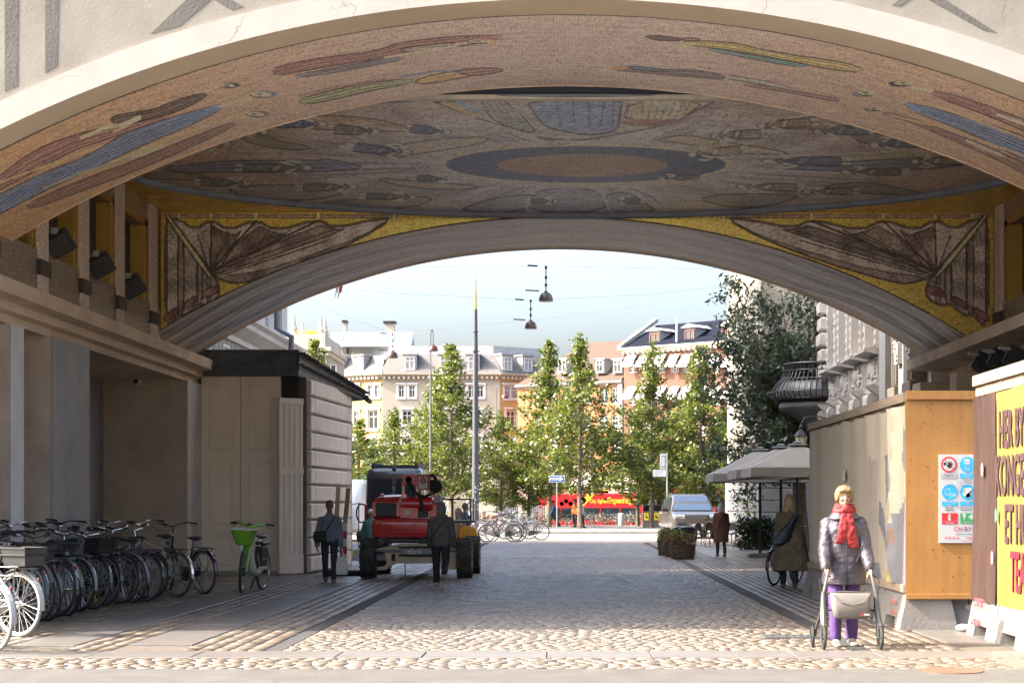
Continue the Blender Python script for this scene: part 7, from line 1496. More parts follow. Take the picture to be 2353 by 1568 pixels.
# ---- red buses
m_bus = mat('bus_red', (0.62,0.022,0.028), .3, var=.04, scale=1, coat=.5); m_busy = mat('bus_yellow', (0.80,0.55,0.04), .45)
def bus(px0, px1, y, lab, full=True, top=2.36):
    k = y/F; xa_, xb_ = (px0-VX)*k, (px1-VX)*k; g = -1.0; t = thing('tour_bus', lab, 'bus', ((xa_+xb_)/2, y, g)); Lh = (xb_-xa_)/2; H1 = top+1.0; H0 = H1-1.05
    mb = MB(); mb.cbox((0,1.25,(.35+H1)/2),(2*Lh,2.5,H1-.35),0,.10); mb.build('body', m_bus, t, smooth=True, angle=30)
    n = max(3, int(2*Lh/1.5))
    for i in range(n):
        a_, b_ = -Lh+.25+i*(2*Lh-.5)/n, -Lh+.25+(i+1)*(2*Lh-.5)/n-.1; mb = MB(); mb.box(a_, b_, -.012, 0.02, H0-.95, H0-.06); mb.build('window', m_glass, t)
        mb = MB(); mb.box(a_, b_, 2.49, 2.515, H0-.95, H0-.06); mb.build('window', m_glass, t)
    for x in (-Lh+1.3, Lh-1.6): 
        for yy_ in (.15,2.35): car_wheel(t, x, yy_, .48, .28, m_dsteel)
    if full:
        mb = MB(); mb.tube([(-Lh+.1,.05,H1+.22),(Lh-.1,.05,H1+.22)], .03, 6); mb.tube([(-Lh+.1,2.45,H1+.22),(Lh-.1,2.45,H1+.22)], .03, 6); [mb.tube([(x,.05,H1-.03),(x,.05,H1+.22)], .02, 5) for x in np.linspace(-Lh+.1,Lh-.1,8)]; mb.build('top_rail', m_busy, t)
        kx = lambda p: (p-VX)*k-(xa_+xb_)/2
        text('City Sightseeing', .40, m_busy, t, (kx(1354),-.012,H0+.32), ext=.004, sx=.75, bold=.012); text('Copenhagen', .62, m_busy, t, (kx(1394),-.012,H0+.30), ext=.004, sx=.72, bold=.018)
        mb = MB(); mb.add([(kx(1332),-.008,H0+.1),(kx(1342),-.008,H0+.1),(kx(1366),-.008,H1-.08),(kx(1346),-.008,H1-.08)], [(0,1,2,3)]); mb.build('yellow_flash', m_busy, t)
        for i in range(5):
            a = 2*PI*i/5; mb = MB(); mb.lathe([(0,-.012),(.13,-.012)], (kx(1338)+.16*math.cos(a),0,H0+.5+.16*math.sin(a)), 10, 'y'); mb.build('printed_spot', m_white, t)
        for i in range(4): mb = MB(); mb.lathe([(0,-.012),(.16,-.012)], (kx(1290)+.33*i,0,H0+.25+.2*(i%2)), 10, 'y'); mb.build('printed_spot', m_white, t)
        mb = MB(); mb.lathe([(0,-.012),(.14,-.012)], (kx(1391),0,H0+.52), 10, 'y'); mb.build('logo_disc', m_blue, t)
    return t
bus(1236, 1479, 131, 'red open-top tour bus lettered Copenhagen behind the trees')
bus(1534, 1800, 133, 'tall red bus behind the silver car, partly hidden by trees', False, 3.2)
# ================================================================ bicycles
m_chrome = mat('chrome', (0.62,0.62,0.62), .22, .95, var=.04, scale=20); m_spoke = mat('spoke_steel', (0.55,0.54,0.52), .35, .8, var=0)
m_tyrew = mat('pale_tyre', (0.22,0.21,0.19), .75, var=.08, scale=9); m_bframes = {'black': mat('bike_black', (0.014,0.014,0.016), .28, var=.08, coat=.6), 'cream': mat('bike_cream', (0.48,0.44,0.36), .35, coat=.4, var=.05), 'red': mat('bike_red', (0.20,0.02,0.02), .35, coat=.4), 'white': mat('bike_white', (0.27,0.27,0.27), .35, coat=.4, var=.04), 'blue': mat('bike_pale_blue', (0.30,0.42,0.46), .35, coat=.4), 'grey': mat('bike_grey', (0.16,0.165,0.17), .35, coat=.4)}
m_saddle = mat('saddle_black', (0.022,0.021,0.021), .38, var=.1); m_tan = mat('tan_leather', (0.20,0.10,0.045), .5, var=.15); m_reflect = mat('amber_reflector', (0.85,0.42,0.02), .3); m_redl = mat('red_reflector', (0.14,0.006,0.006), .25, coat=.5); m_gum = mat('gum_wall', (0.33,0.26,0.17), .7, var=.05)
WR = .345
BM = {}
def wheel_meshes(tm, wall=None):
    k = tm.name+(wall.name if wall else '')
    if k in BM: return BM[k]
    mb = MB(); mb.tube([(WR*math.cos(a)*.965, 0, WR*math.sin(a)*.965) for a in [2*PI*i/36 for i in range(36)]], .0195, 8, closed=True)
    if wall: 
        for s in (-1,1): mb.tube([(WR*math.cos(a)*.935, s*.0165, WR*math.sin(a)*.935) for a in [2*PI*i/36 for i in range(36)]], .007, 5, closed=True, mi=1)
    t = mb.mesh('wheel', [tm]+([wall] if wall else []), True, angle=70)
    mb = MB(); mb.tube([(WR*.895*math.cos(a), 0, WR*.895*math.sin(a)) for a in [2*PI*i/36 for i in range(36)]], .0125, 6, closed=True); r = mb.mesh('rim', m_chrome, True, angle=70)
    mb = MB()
    for i in range(28):
        a = 2*PI*i/28; b = a+(.55 if i % 4 < 2 else -.55); s = .028 if i % 2 else -.028; mb.tube([(.03*math.cos(b), s, .03*math.sin(b)), (WR*.885*math.cos(a), 0, WR*.885*math.sin(a))], .0026, 3, cap=False)
    sp_ = mb.mesh('spokes', m_spoke)
    mb = MB(); mb.lathe([(0,-.05),(.014,-.05),(.014,-.035),(.032,-.03),(.016,-.02),(.016,.02),(.032,.03),(.014,.035),(.014,.05),(0,.05)], (0,0,0), 10, 'y'); h = mb.mesh('hub', m_chrome, True)
    BM[k] = (t, r, sp_, h); return BM[k]
def pm(key, fn, m):
    k = (key, m.name)
    if k not in BM: mb = MB(); fn(mb); BM[k] = mb.mesh(key.split('/')[0], m, True, angle=50)
    return BM[k]
def bicycle(lab, loc, rz, lean=0.0, group=None, frame='black', tyre='black', crate=False, basket=False, step=False, saddle=None, steer=0.0, scale=1.0, carrier=True, reflector=None, mid=False):
    """origin under the rear hub; the bicycle points along +x"""
    t = thing('bicycle', lab, 'bicycle', loc, rz, group, scale); t.rotation_euler = (lean, 0, rz)
    fm = m_bframes[frame]; tm, wl = {'black': (m_rubber, None), 'white': (m_tyrew, None), 'gum': (m_rubber, m_gum), 'line': (m_rubber, m_tyrew)}[tyre]
    tw, rw, sw, hw = wheel_meshes(tm, wl); fx = 1.06
    for x in (0, fx):
        w = inst('wheel', tw, t, (x,0,WR), rot=(0, random.uniform(0,6), steer if x else 0)); inst('rim', rw, w); s_ = inst('spokes', sw, w); s_['kind'] = 'stuff'; inst('hub', hw, w)
        if reflector and not x: r_o = inst('wheel_reflector', pm('wheel_reflector', lambda b: b.cbox((0,0,.21),(.03,.012,.10),0,.004), reflector), w)
    bb = (.44,0,.29); ht, hb = (.86,0,.93), (.90,0,.68); st = (.28,0,.80)
    def fr(b):
        b.tube([bb, (.30,0,.74)], .016, 8); b.tube([ht, hb], .018, 8)
        if step: b.tube([(.875,0,.80),(.70,0,.52),(.55,0,.40),(.40,0,.42)], .016, 8); b.tube([(.885,0,.72),(.70,0,.44),bb], .018, 8)
        else: b.tube([(.865,0,.88),(.31,0,.72)], .015, 8); b.tube([(.885,0,.74),bb], .018, 8)
        for s in (-1,1): b.tube([(.44,s*.02,.29),(.22,s*.05,.31),(0,s*.06,WR)], .010, 6); b.tube([(.30,s*.015,.70),(0,s*.06,WR)], .009, 6)
    inst('frame', pm('frame/%d' % step, fr, fm), t)
    def fk(b):
        for s in (-1,1): b.tube([(.905,s*.03,.64),(.93,s*.05,.56),(1.0,s*.055,.42),(fx,s*.055,WR)], [.014,.014,.012,.010], 6)
        b.tube([(.90,-.04,.65),(.90,.04,.65)], .02, 6)
    inst('fork', pm('fork', fk, fm), t)
    for mk_, cx, a0, a1 in (('rear',0,-.15,2.65),('front',fx,.65,2.75)):
        def mud(b):
            P_ = []
            for i in range(15):
                a = a0+(a1-a0)*i/14; P_.append(a)
            for i in range(14):
                q = []
                for a in (P_[i], P_[i+1]):
                    for u, dr in ((-.028,.0),(0,.014),(.028,.0)): q.append((cx+(WR+.028+dr)*math.cos(a)*(-1 if cx == 0 else -1), u, WR+(WR+.028+dr)*math.sin(a)))
                b.add(q, [(0,1,4,3),(1,2,5,4)])
        inst('mudguard', pm('mudguard/'+mk_, mud, fm if frame != 'cream' else m_chrome), t)
    inst('seat_post', pm('seat_post', lambda b: b.tube([(.30,0,.70),(.275,0,.88)], .012, 6), m_chrome), t)
    def sd(b):
        rg = []
        for x, w, z, h in ((.13,.10,.90,.03),(.16,.20,.905,.06),(.22,.21,.90,.065),(.29,.13,.90,.055),(.36,.07,.905,.045),(.42,.05,.905,.035),(.44,.03,.90,.02)): rg.append([(x, w/2*math.cos(a), z+h/2*math.sin(a)) for a in [2*PI*i/10 for i in range(10)]])
        b.loft(rg); b.tube([(.19,-.05,.86),(.30,0,.87),(.19,.05,.86)], .008, 5)
    inst('saddle', pm('saddle', sd, saddle or m_saddle), t, (0,0,random.uniform(-.03,.06)))
    def hbars(b):
        b.tube([(.865,0,.92),(.85,0,1.02)], .013, 8)
        for s in (-1,1): b.tube([(.85,0,1.02),(.88,s*.07,1.035),(.90,s*.16,1.06),(.84,s*.25,1.085),(.70,s*.285,1.075),(.62,s*.29,1.065)], .011, 7)
    hz_ = random.uniform(-.03,.12); hb_ = inst('handlebar', pm('handlebar/%d' % random.randint(0,1), hbars, random.choice([m_chrome, m_black])), t, (0,0,hz_), rot=(0,0,0))
    for s in (-1,1):
        def grips(b): b.tube([(.72,s*.284,1.077),(.60,s*.291,1.062)], .0165, 8); b.tube([(.76,s*.27,1.06),(.70,s*.26,1.03),(.62,s*.265,1.02)], .006, 5)
        inst('grip', pm('grip/%d' % s, grips, m_saddle), hb_)
    def crank(b):
        b.lathe([(0,.035),(.095,.035),(.095,.042),(0,.042)], bb, 16, 'y')
        for s in (-1,1): b.tube([(.44,s*.06,.29),(.44+s*.12,s*.065,.29-s*.11)], .009, 5); b.cbox((.44+s*.12,s*.11,.29-s*.11),(.09,.08,.025),0,.006)
    inst('crank', pm('crank', crank, m_dsteel), t)
    def cg(b): b.prism([(.02,.375),(.44,.395),(.54,.33),(.52,.22),(.42,.19),(.02,.30)], 'y', .045, .06)
    inst('chain_guard', pm('chain_guard', cg, m_black if frame != 'cream' else fm), t)
    inst('kickstand', pm('kickstand', lambda b: b.tube([(.30,-.05,.30),(.24,-.16,.01)], .009, 5), m_chrome), t)
    inst('lamp', pm('lamp', lambda b: (b.ell((1.0,0,.80),(.05,.04,.04),10,6), b.tube([(.93,0,.72),(.97,0,.79)], .008, 5)), m_dsteel), t)
    inst('rear_light', pm('rear_light', lambda b: b.cbox((-.31,0,.62),(.02,.03,.035),0,.006), m_redl), t)
    if carrier:
        def rk(b):
            for s in (-1,1): b.tube([(.22,s*.06,.745),(-.24,s*.07,.735),(-.26,0,.735)], .007, 5); b.tube([(-.15,s*.07,.735),(0,s*.065,WR)], .006, 5); b.tube([(-.02,s*.07,.735),(0,s*.065,WR)], .006, 5)
            b.tube([(-.05,-.07,.735),(-.05,.07,.735)], .006, 5); b.tube([(.1,-.065,.74),(.1,.065,.74)], .006, 5)
        inst('carrier', pm('carrier', rk, m_dsteel), t)
    def box_(b, x0, x1, w, z0, z1, ft=.03):
        b.add([(x0+ft,-w/2+ft,z0),(x1-ft,-w/2+ft,z0),(x1-ft,w/2-ft,z0),(x0+ft,w/2-ft,z0),(x0,-w/2,z1),(x1,-w/2,z1),(x1,w/2,z1),(x0,w/2,z1)], [(3,2,1,0),(0,1,5,4),(1,2,6,5),(2,3,7,6),(3,0,4,7)])
        b.tube([(x0,-w/2,z1),(x1,-w/2,z1),(x1,w/2,z1),(x0,w/2,z1)], .012, 5, closed=True)
        b.tube([(x0,-w/2,z0+.62*(z1-z0)),(x1,-w/2,z0+.62*(z1-z0)),(x1,w/2,z0+.62*(z1-z0)),(x0,w/2,z0+.62*(z1-z0))], .010, 5, closed=True)
    if crate: inst('rear_crate', pm('rear_crate', lambda b: box_(b, -.27, .10, .32, .76, .95), crate), t)
    if basket:
        def wb(b):
            for z, k in ((.80,.75),(.87,.83),(.94,.9),(1.02,1.0)): b.tube([(.95,-.17*k,z),(1.22*k+.0,-.15*k,z),(1.22*k,.15*k,z),(.95,.17*k,z)], .005, 4, closed=True)
            for y_ in np.linspace(-.15,.15,6): b.tube([(.95,y_*.75,.80),(1.22*.75,y_*.75,.80),(1.22,y_,1.02)], .004, 4)
            for x_ in np.linspace(.98,1.18,4):
                for s in (-1,1): b.tube([(x_,s*.12,.80),(x_,s*.16,1.02)], .004, 4)
        inst('front_basket', pm('front_basket', wb, m_dsteel if basket is True else basket), t)
    return t
GL = 'bicycles parked in a slanting row along the left wall'
m_crate = mat('crate_plastic', (0.016,0.015,0.014), .55, var=.25, scale=8); m_crateg = mat('crate_grey', (0.035,0.035,0.034), .6, var=.15, scale=8)
# rear wheels face the street; the front wheels point at the wall
RZ = PI-math.radians(33); sc_ = 1.12
row = [(-22,1500,dict(frame='white',tyre='white'),'foremost bicycle of the left row, sunlit and cut by the picture edge'),
 (42,1462,dict(frame='white',tyre='white',crate=m_crateg,reflector=m_reflect),'second bicycle of the left row, white tyred with pale grey rear box'),
 (84,1434,dict(frame='black',tyre='line',crate=m_crate,saddle=m_tan,reflector=m_reflect),'third bicycle of the left row, with tan saddle and black crate'),
 (110,1424,dict(frame='black',tyre='line'),'fourth bicycle of the left row, just inside the shade, carrier empty'),
 (136,1416,dict(frame='black',tyre='black',carrier=True,step=True,basket=True),'fifth bicycle of the left row, black step-through frame'),
 (166,1411,dict(frame='black',tyre='black',crate=m_crate),'sixth bicycle of the left row, black tyres and a wide black crate'),
 (190,1404,dict(frame='grey',tyre='black'),'seventh bicycle of the left row, grey frame behind the wide crate'),
 (226,1399,dict(frame='black',tyre='line',crate=m_crate,reflector=m_reflect),'eighth bicycle of the left row, pale rimmed tyre with a yellow spoke reflector'),
 (255,1391,dict(frame='black',tyre='line',step=True),'ninth bicycle of the left row, right after the yellow reflector'),
 (284,1386,dict(frame='black',tyre='line',basket=True),'tenth bicycle of the left row, with a black wire front basket'),
 (304,1384,dict(frame='grey',tyre='line',saddle=m_tan),'eleventh bicycle of the left row, with a brown saddle'),
 (330,1382,dict(frame='black',tyre='line',basket=True),'twelfth bicycle of the left row, black with tall handlebar'),
 (352,1377,dict(frame='black',tyre='black',step=True),'thirteenth bicycle of the left row, all black, last of the tight group'),
 (425,1370,dict(frame='cream',tyre='gum'),'cream framed bicycle with tan wall tyres standing apart near the row end'),
 (472,1364,dict(frame='black',tyre='gum',step=True,basket=m_chrome),'last bicycle of the left row, with a chrome wire basket before the doors')]
for i, (px, py, kw, lab) in enumerate(row):
    y = gy(py-1); p = ((px-VX)*y/F-random.uniform(0,.16)*(i > 1), y+random.uniform(-.08,.08), .0); bicycle(lab, p, RZ+random.uniform(-.12,.12)-(.10 if i >= 13 else 0), random.uniform(-.09,.13), GL, steer=random.uniform(-.25,.25), scale=sc_ if i < 13 else 1.1, **kw)
for i in range(8):
    y = 21.4+i*1.12; bicycle('dark bicycle wedged behind the left row, close to the wall', (-6.75+random.uniform(-.12,.12)-1.15, y+.9, 0), RZ+PI-.40+random.uniform(-.2,.2), random.uniform(-.12,.12), 'dark bicycles wedged behind the left row', frame=random.choice(['black','grey','black']), tyre='line', basket=i%3 == 0, scale=1.1, step=i%2 == 0, steer=random.uniform(-.5,.5))
# bicycles parked round the mast
GM = 'bicycles parked round the mast'
mid = [(1118,1244,.15,'cream',dict(step=True,saddle=m_tan,basket=True,tyre='gum'),'cream step-through bicycle with tan saddle at the front left of the mast group'),(1190,1243,PI-.2,'red',dict(tyre='gum'),'dark red bicycle in front of the mast group'),(1243,1240,PI-.1,'grey',dict(tyre='black'),'grey bicycle at the right end of the mast group'),(1160,1238,.3,'black',dict(basket=True,tyre='black'),'black bicycle with a front basket behind the red one'),(1212,1236,2.8,'blue',dict(tyre='white'),'pale blue bicycle second from the right end of the mast group'),(1100,1235,.0,'white',dict(tyre='white',basket=True),'white bicycle with a wire basket just right of the lift platform'),(1140,1232,.5,'grey',dict(crate=m_tan),'grey bicycle with a brown wicker box, left rear of the mast group'),(1182,1231,2.6,'white',dict(tyre='gum'),'white bicycle in the middle rear of the mast group'),(1222,1231,2.9,'white',dict(basket=True),'white bicycle with front basket, right rear of the mast group'),(1110,1229,.4,'black',dict(saddle=m_tan),'black bicycle with a tan saddle deep in the mast group'),(1150,1228,2.7,'red',dict(),'red bicycle deep in the middle of the mast group')]
for px, py, rz, fr_, kw, lab in mid:
    y = gy(py); bicycle(lab, ((px-VX)*y/F, y, 0), rz, random.uniform(-.08,.08), GM, frame=fr_, scale=1.05, steer=random.uniform(-.3,.3), **kw)
y = 33.3; bicycle('black bicycle half hidden behind the woman in the long coat', ((1786-VX)*y/F, y+.6, 0), math.radians(60), .05, None, frame='black', tyre='black', scale=1.05)
# ---- the green share bicycle
m_lime = mat('lime_paint', (0.17,0.42,0.025), .38, var=.05, scale=4, coat=.3); m_pale = mat('pale_grey_shell', (0.55,0.54,0.50), .45, var=.05)
yl = 31.6; sb = thing('share_bicycle', 'green and white electric share bicycle with a green front basket before the doors', 'bicycle', ((586-VX)*yl/F, yl+.75, 0), math.radians(-99), None, 1.08); sb.rotation_euler = (-.06, 0, math.radians(-99))
tw, rw, sw, hw = wheel_meshes(m_rubber, m_tyrew)
for x in (0, 1.08):
    w = inst('wheel', tw, sb, (x,0,WR), rot=(0,.4,.25 if x else 0)); inst('rim', rw, w); inst('spokes', sw, w)['kind'] = 'stuff'; inst('hub', pm('hub', lambda b: b.lathe([(0,-.06),(.07,-.05),(.07,.05),(0,.06)], (0,0,0), 14, 'y'), m_black), w)
mb = MB()
for s in (-1,1): mb.tube([(.93,s*.05,.76),(.98,s*.06,.6),(1.08,s*.06,WR)], [.028,.024,.016], 8)
mb.tube([(.95,0,.70),(.84,0,1.02)], .04, 10); mb.build('fork', m_lime, sb, smooth=True)
mb = MB(); mb.tube([(.88,0,.86),(.72,0,.56),(.58,0,.36),(.42,0,.30)], [.05,.075,.085,.07], 10, flat=.75); mb.tube([(.42,0,.30),(.20,0,.34),(0,0,.36)], [.06,.05,.03], 8); mb.build('frame', m_pale, sb, smooth=True)
mb = MB(); mb.cbox((.16,0,.58),(.30,.13,.40),0,.05); mb.cbox((.13,0,.80),(.34,.15,.06),0,.02); mb.build('battery_case', m_blackplastic, sb, smooth=True); mb = MB(); mb.cbox((.12,0,.375),(.36,.12,.07),0,.02); mb.build('battery_tray', m_pale, sb)
mb = MB(); mb.tube([(.30,0,.5),(.26,0,.88)], .018, 8); mb.build('seat_post', m_steel, sb); inst('saddle', pm('saddle', lambda b: None, m_saddle), sb, (.0,0,.02))
mb = MB(); rg = []
for z, w, x0, x1 in ((.78,.20,.98,1.16),(.82,.24,.94,1.20),(.96,.31,.90,1.27),(1.05,.36,.87,1.32)): rg.append([(p[0], p[1], z) for p in rrect(x0, x1, -w/2, w/2, .06, 4)])
mb.loft(rg, cap=False); n_ = len(rg[0]); mb.add(rg[0], [tuple(range(n_))]); mb.build('basket', m_lime, sb, smooth=True, angle=50); mb = MB(); mb.tube(rg[-1], .012, 6, closed=True); mb.build('basket_rim', m_pale, sb)
mb = MB(); mb.tube([(.86,0,1.0),(.82,0,1.08),(.80,.12,1.12),(.74,.24,1.15)], .022, 8); mb.tube([(.82,0,1.08),(.80,-.12,1.12),(.74,-.24,1.15)], .022, 8); mb.build('handlebar', m_lime, sb, smooth=True)
mb = MB(); [mb.tube([(.74,s*.24,1.15),(.68,s*.38,1.13)], .02, 8) for s in (-1,1)]; [mb.tube([(.74,s*.26,1.12),(.76,s*.34,1.07)], .007, 5) for s in (-1,1)]; mb.cbox((.82,0,1.13),(.06,.09,.03),0,.01); mb.build('grips', m_saddle, sb)
mb = MB(); mb.ell((1.19,0,.74),(.035,.03,.05),10,6); mb.build('lamp', m_white, sb); mb = MB(); mb.tube([(.10,-.08,.30),(.04,-.2,.01)], .014, 6); mb.build('kickstand', m_black, sb)
mb = MB(); mb.cbox((-.05,.03,.30),(.03,.012,.09)); mb.build('wheel_reflector', m_reflect, sb)
text('LIME', .11, mat('lime_print', (0.10,0.24,0.03), .5), sb, (.56,.066,.60), (PI/2, math.radians(60), PI), ext=.002, bold=.004); text('On Lime', .045, m_white, sb, (.27,.068,.53), (PI/2,0,PI), ext=.001); text('LIME', .09, m_black, sb, (1.0,.045,.64), (PI/2, math.radians(60), PI), ext=.002, bold=.003)
# ================================================================ people
m_skin = mat('skin', (0.27,0.155,0.105), .55, var=.05, scale=12); m_skind = mat('dark_skin', (0.17,0.09,0.06), .55, var=.05, scale=12)
m_denim = mat('dark_denim', (0.022,0.028,0.045), .85, var=.2, scale=14); m_blk = mat('black_cloth', (0.016,0.016,0.018), .85, var=.2, scale=12)
def E(c, rx, ry, n=18, p=2.3): return [(c[0]+rx*abs(math.cos(a))**(2/p)*math.copysign(1,math.cos(a)), c[1]+ry*abs(math.sin(a))**(2/p)*math.copysign(1,math.sin(a)), c[2]) for a in [2*PI*i/n for i in range(n)]]
def limb(mb, pts, rs, n=10):
    mb.tube(pts, rs, n); 
    for p, r in ((pts[0], rs[0]), (pts[-1], rs[-1])): mb.ell(p, (r,r,r), n, 6)
    for p, r in list(zip(pts, rs))[1:-1]: mb.ell(p, (r*1.0,)*3, n, 6)
def leg_pts(s, a, b, lift=0): 
    h = Vector((s*.095, 0, .90)); k = h+Vector((s*.005, -math.sin(a), -math.cos(a)))*.42; an = k+Vector((0, -math.sin(a-b), -math.cos(a-b)))*.40
    return h, k, an
def arm_pts(s, sw, out, bend, w=.172, fwd=0):
    sh = Vector((s*w, .01, 1.318)); e = sh+Vector((s*math.sin(out), -math.sin(sw), -math.cos(sw)*math.cos(out))).normalized()*.29
    wr = e+Vector((s*math.sin(out)*.35+fwd*s, -math.sin(sw+bend), -math.cos(sw+bend))).normalized()*.25
    return sh, e, wr
def hand(mb, wr, d, pn, curl, s):
    """palm, four curled fingers of unequal length and a thumb off the side of the palm"""
    d = d.normalized(); pn = (pn-d*pn.dot(d)).normalized(); sd = d.cross(pn)*s
    c = wr+d*.045; R = Matrix((sd, pn, d)).transposed(); mb.ell(wr+d*.012, (.026,.02,.03), 8, 6, R=R); mb.ell(c, (.040,.017,.048), 10, 6, R=R)
    for i, L in enumerate((.070,.078,.073,.058)):
        b = wr+d*.082+sd*(.027-.018*i); pts = [b-d*.02]; a = 0; cur = b; dd = d
        for seg in (.45,.32,.23):
            pts.append(cur.copy()); a += curl; dd = d*math.cos(a)+pn*math.sin(a); cur = cur+dd*L*seg
        pts.append(cur); mb.tube(pts, [.0085,.0088,.008,.0072,.0062], 6); mb.ell(cur, (.0062,)*3, 6, 4)
    b = wr+d*.03+sd*.034; pts = [b-sd*.012, b+d*.022+sd*.016+pn*.008, b+d*.046+sd*.018+pn*.02, b+d*.064+sd*.012+pn*.03]; mb.tube(pts, [.012,.0105,.009,.007], 6); mb.ell(pts[-1], (.007,)*3, 6, 4)
def person(lab, loc, rz, H, legs=((.25,.05),(-.2,.25)), arms=((.1,.12,.15),(-.1,.12,.2)), top=None, topm=None, hem=.82, flare=.17, sleeve=1.0, bulk=1.0, trm=None, shoem=None, hairm=None, hair='short', skin=None, lean=0.0, vox=.013, hands=True, disp=.02, group=None, stoop=0.0, sole=None, leanx=0.0, headdown=0.0, coatlen=None, trbulk=1.0):
    skin = skin or m_skin; u = H/1.715; t = thing('person', lab, 'person', loc, rz, group, u)
    L = [leg_pts(s, a, b) for s, (a, b) in zip((1,-1), legs)]; zmin = min(l[2].z for l in L)-.075; dz = -zmin
    Z = Vector((0,0,dz)); L = [[p+Z for p in l] for l in L]
    A = [arm_pts(s, *a) for s, a in zip((1,-1), arms)]; A = [[p+Z+Vector((0,-stoop*.5,0)) for p in a] for a in A]
    up = lambda x, y, z: Vector((x, y-stoop*max(0,(z-.95)), z+dz))
    # body: one continuous surface
    mb = MB(); mb.loft([E(up(0,0,z), rx, ry) for z, rx, ry in ((.84,.13,.095),(.95,.15,.10),(1.08,.135,.095),(1.25,.15,.10),(1.36,.155,.085),(1.41,.09,.065))])
    hc = up(0,-.015-headdown*.06,1.60-headdown*.02); nk = up(0,0,1.38)
    mb.tube([nk, hc+Vector((0,.02,-.08))], [.058,.052], 12)
    mb.ell(hc, (.073,.092,.105), 16, 12); mb.ell(hc+Vector((0,-.028,-.062)), (.054,.062,.056), 12, 8); mb.ell(hc+Vector((0,-.085,-.092)), (.022,.018,.016), 8, 6)
    mb.tube([hc+Vector((0,-.088,.012)), hc+Vector((0,-.112,-.03)), hc+Vector((0,-.098,-.042))], [.009,.015,.012], 8); mb.ell(hc+Vector((0,-.082,.028)), (.055,.016,.014), 10, 6)
    for s in (-1,1): mb.ell(hc+Vector((s*.074,.008,-.015)), (.010,.020,.032), 8, 6)
    for s in (-1,1): mb.ell(hc+Vector((s*.036,-.075,-.03)), (.022,.016,.018), 8, 6)
    mb.tube([hc+Vector((-.022,-.096,-.066)), hc+Vector((0,-.102,-.064)), hc+Vector((.022,-.096,-.066))], .0065, 6)
    for l in L: limb(mb, [l[0], l[1], l[2]], [.070,.048,.036])
    for l in L: mb.ell(l[2]+Vector((0,-.06,-.045)), (.036,.10,.028), 10, 6)
    for a in A: limb(mb, [a[0], a[1], a[2]], [.045,.036,.025])
    me = remesh(mb, vox*.8 if hands else vox*1.2, 3)
    if hands:
        b = MB(); n = len(me.vertices); co = np.empty(n*3, np.float32); me.vertices.foreach_get('co', co); b.v = [tuple(x) for x in co.reshape(-1,3)]; b.f = [tuple(p.vertices) for p in me.polygons]; b.m = [0]*len(b.f)
        for s, a in zip((1,-1), A):
            d = (a[2]-a[1]).normalized(); hand(b, a[2], d, Vector((-s*.9,-.2,0)) if not t.get('grip') else Vector((0,-1,0)), .38, 1)
        me = b.mesh('body', [], True, angle=80)
    put('body', me, skin, t)
    if vox < .012:
        b = MB()
        for s in (-1,1): b.ell(hc+Vector((s*.030,-.083,.006)), (.010,.005,.005), 8, 6)
        b.build('eyes', m_dark, t, smooth=True); b = MB(); b.tube([hc+Vector((-.020,-.101,-.0655)), hc+Vector((0,-.1075,-.064)), hc+Vector((.020,-.101,-.0655))], .0028, 6); b.build('lips', mat('lips', (0.36,0.13,0.11), .5), t)
    # trousers, shoes
    mb = MB(); q = trbulk
    for l in L: limb(mb, [l[0], l[1]+Vector((0,-.005,0)), l[2]+Vector((0,.006,.015))], [.092*q,.068*q,.056*q]); 
    mb.loft([E(up(0,0,z), rx, ry) for z, rx, ry in ((.82,.15,.11),(.92,.165,.12),(1.02,.155,.115))]); put('trousers', remesh(mb, vox, 3, disp*.6, .12), trm or m_denim, t)
    for l, s, (a, b_) in zip(L, (1,-1), legs):
        mb = MB(); ft = max(0, b_-a)*.9; R = Matrix.Rotation(-ft if ft > .25 else 0, 3, 'X') if True else None
        base = l[2]; f = lambda x, y, z: base+R @ Vector((x, y, z))
        rg = []
        for y, w, h0, h1 in ((.075,.028,-.07,-.01),(.05,.042,-.078,.02),(0,.045,-.078,.03),(-.06,.046,-.078,-.005),(-.12,.05,-.078,-.03),(-.165,.044,-.078,-.04),(-.19,.022,-.075,-.052)): rg.append([tuple(f(w*math.cos(k), y, (h0+h1)/2+(h1-h0)/2*math.sin(k))) for k in [2*PI*i/12 for i in range(12)]])
        mb.loft(rg); o = mb.build('shoe', shoem or m_blk, t, smooth=True, angle=60)
        if sole: mb = MB(); mb.prism([(.05*math.cos(k)*(1 if math.sin(k) < 0 else .85), -.06+.13*math.sin(k)) for k in [2*PI*i/14 for i in range(14)]], 'z', -.092, -.072); mb.v = [tuple(f(*v)) for v in mb.v]; mb.build('sole', sole, o)
    # jacket or coat
    B = bulk; mb = MB(); z0 = hem
    secs = [(z0,flare,flare*.74),(max(z0+.1,.97),.10*B+.42*flare,.07*B+.28*flare),(1.12,.160*B,.120*B),(1.24,.172*B,.122*B),(1.31,.164*B,.108*B),(1.365,.135*B**.5,.092),(1.415,.088,.078),(1.455,.070,.068)]
    mb.loft([E(up(leanx*(1.3-z)*.5,0,z), rx, ry) for z, rx, ry in secs])
    for a in A: w = a[1]+(a[2]-a[1])*(sleeve*.97); limb(mb, [a[0]+Vector((0,0,-.012)), a[1], w], [.068*B,.060*B,.048*B])
    put(top or 'jacket', remesh(mb, vox, 3, disp, .10), topm, t)
    # hair
    mb = MB(); r = .012
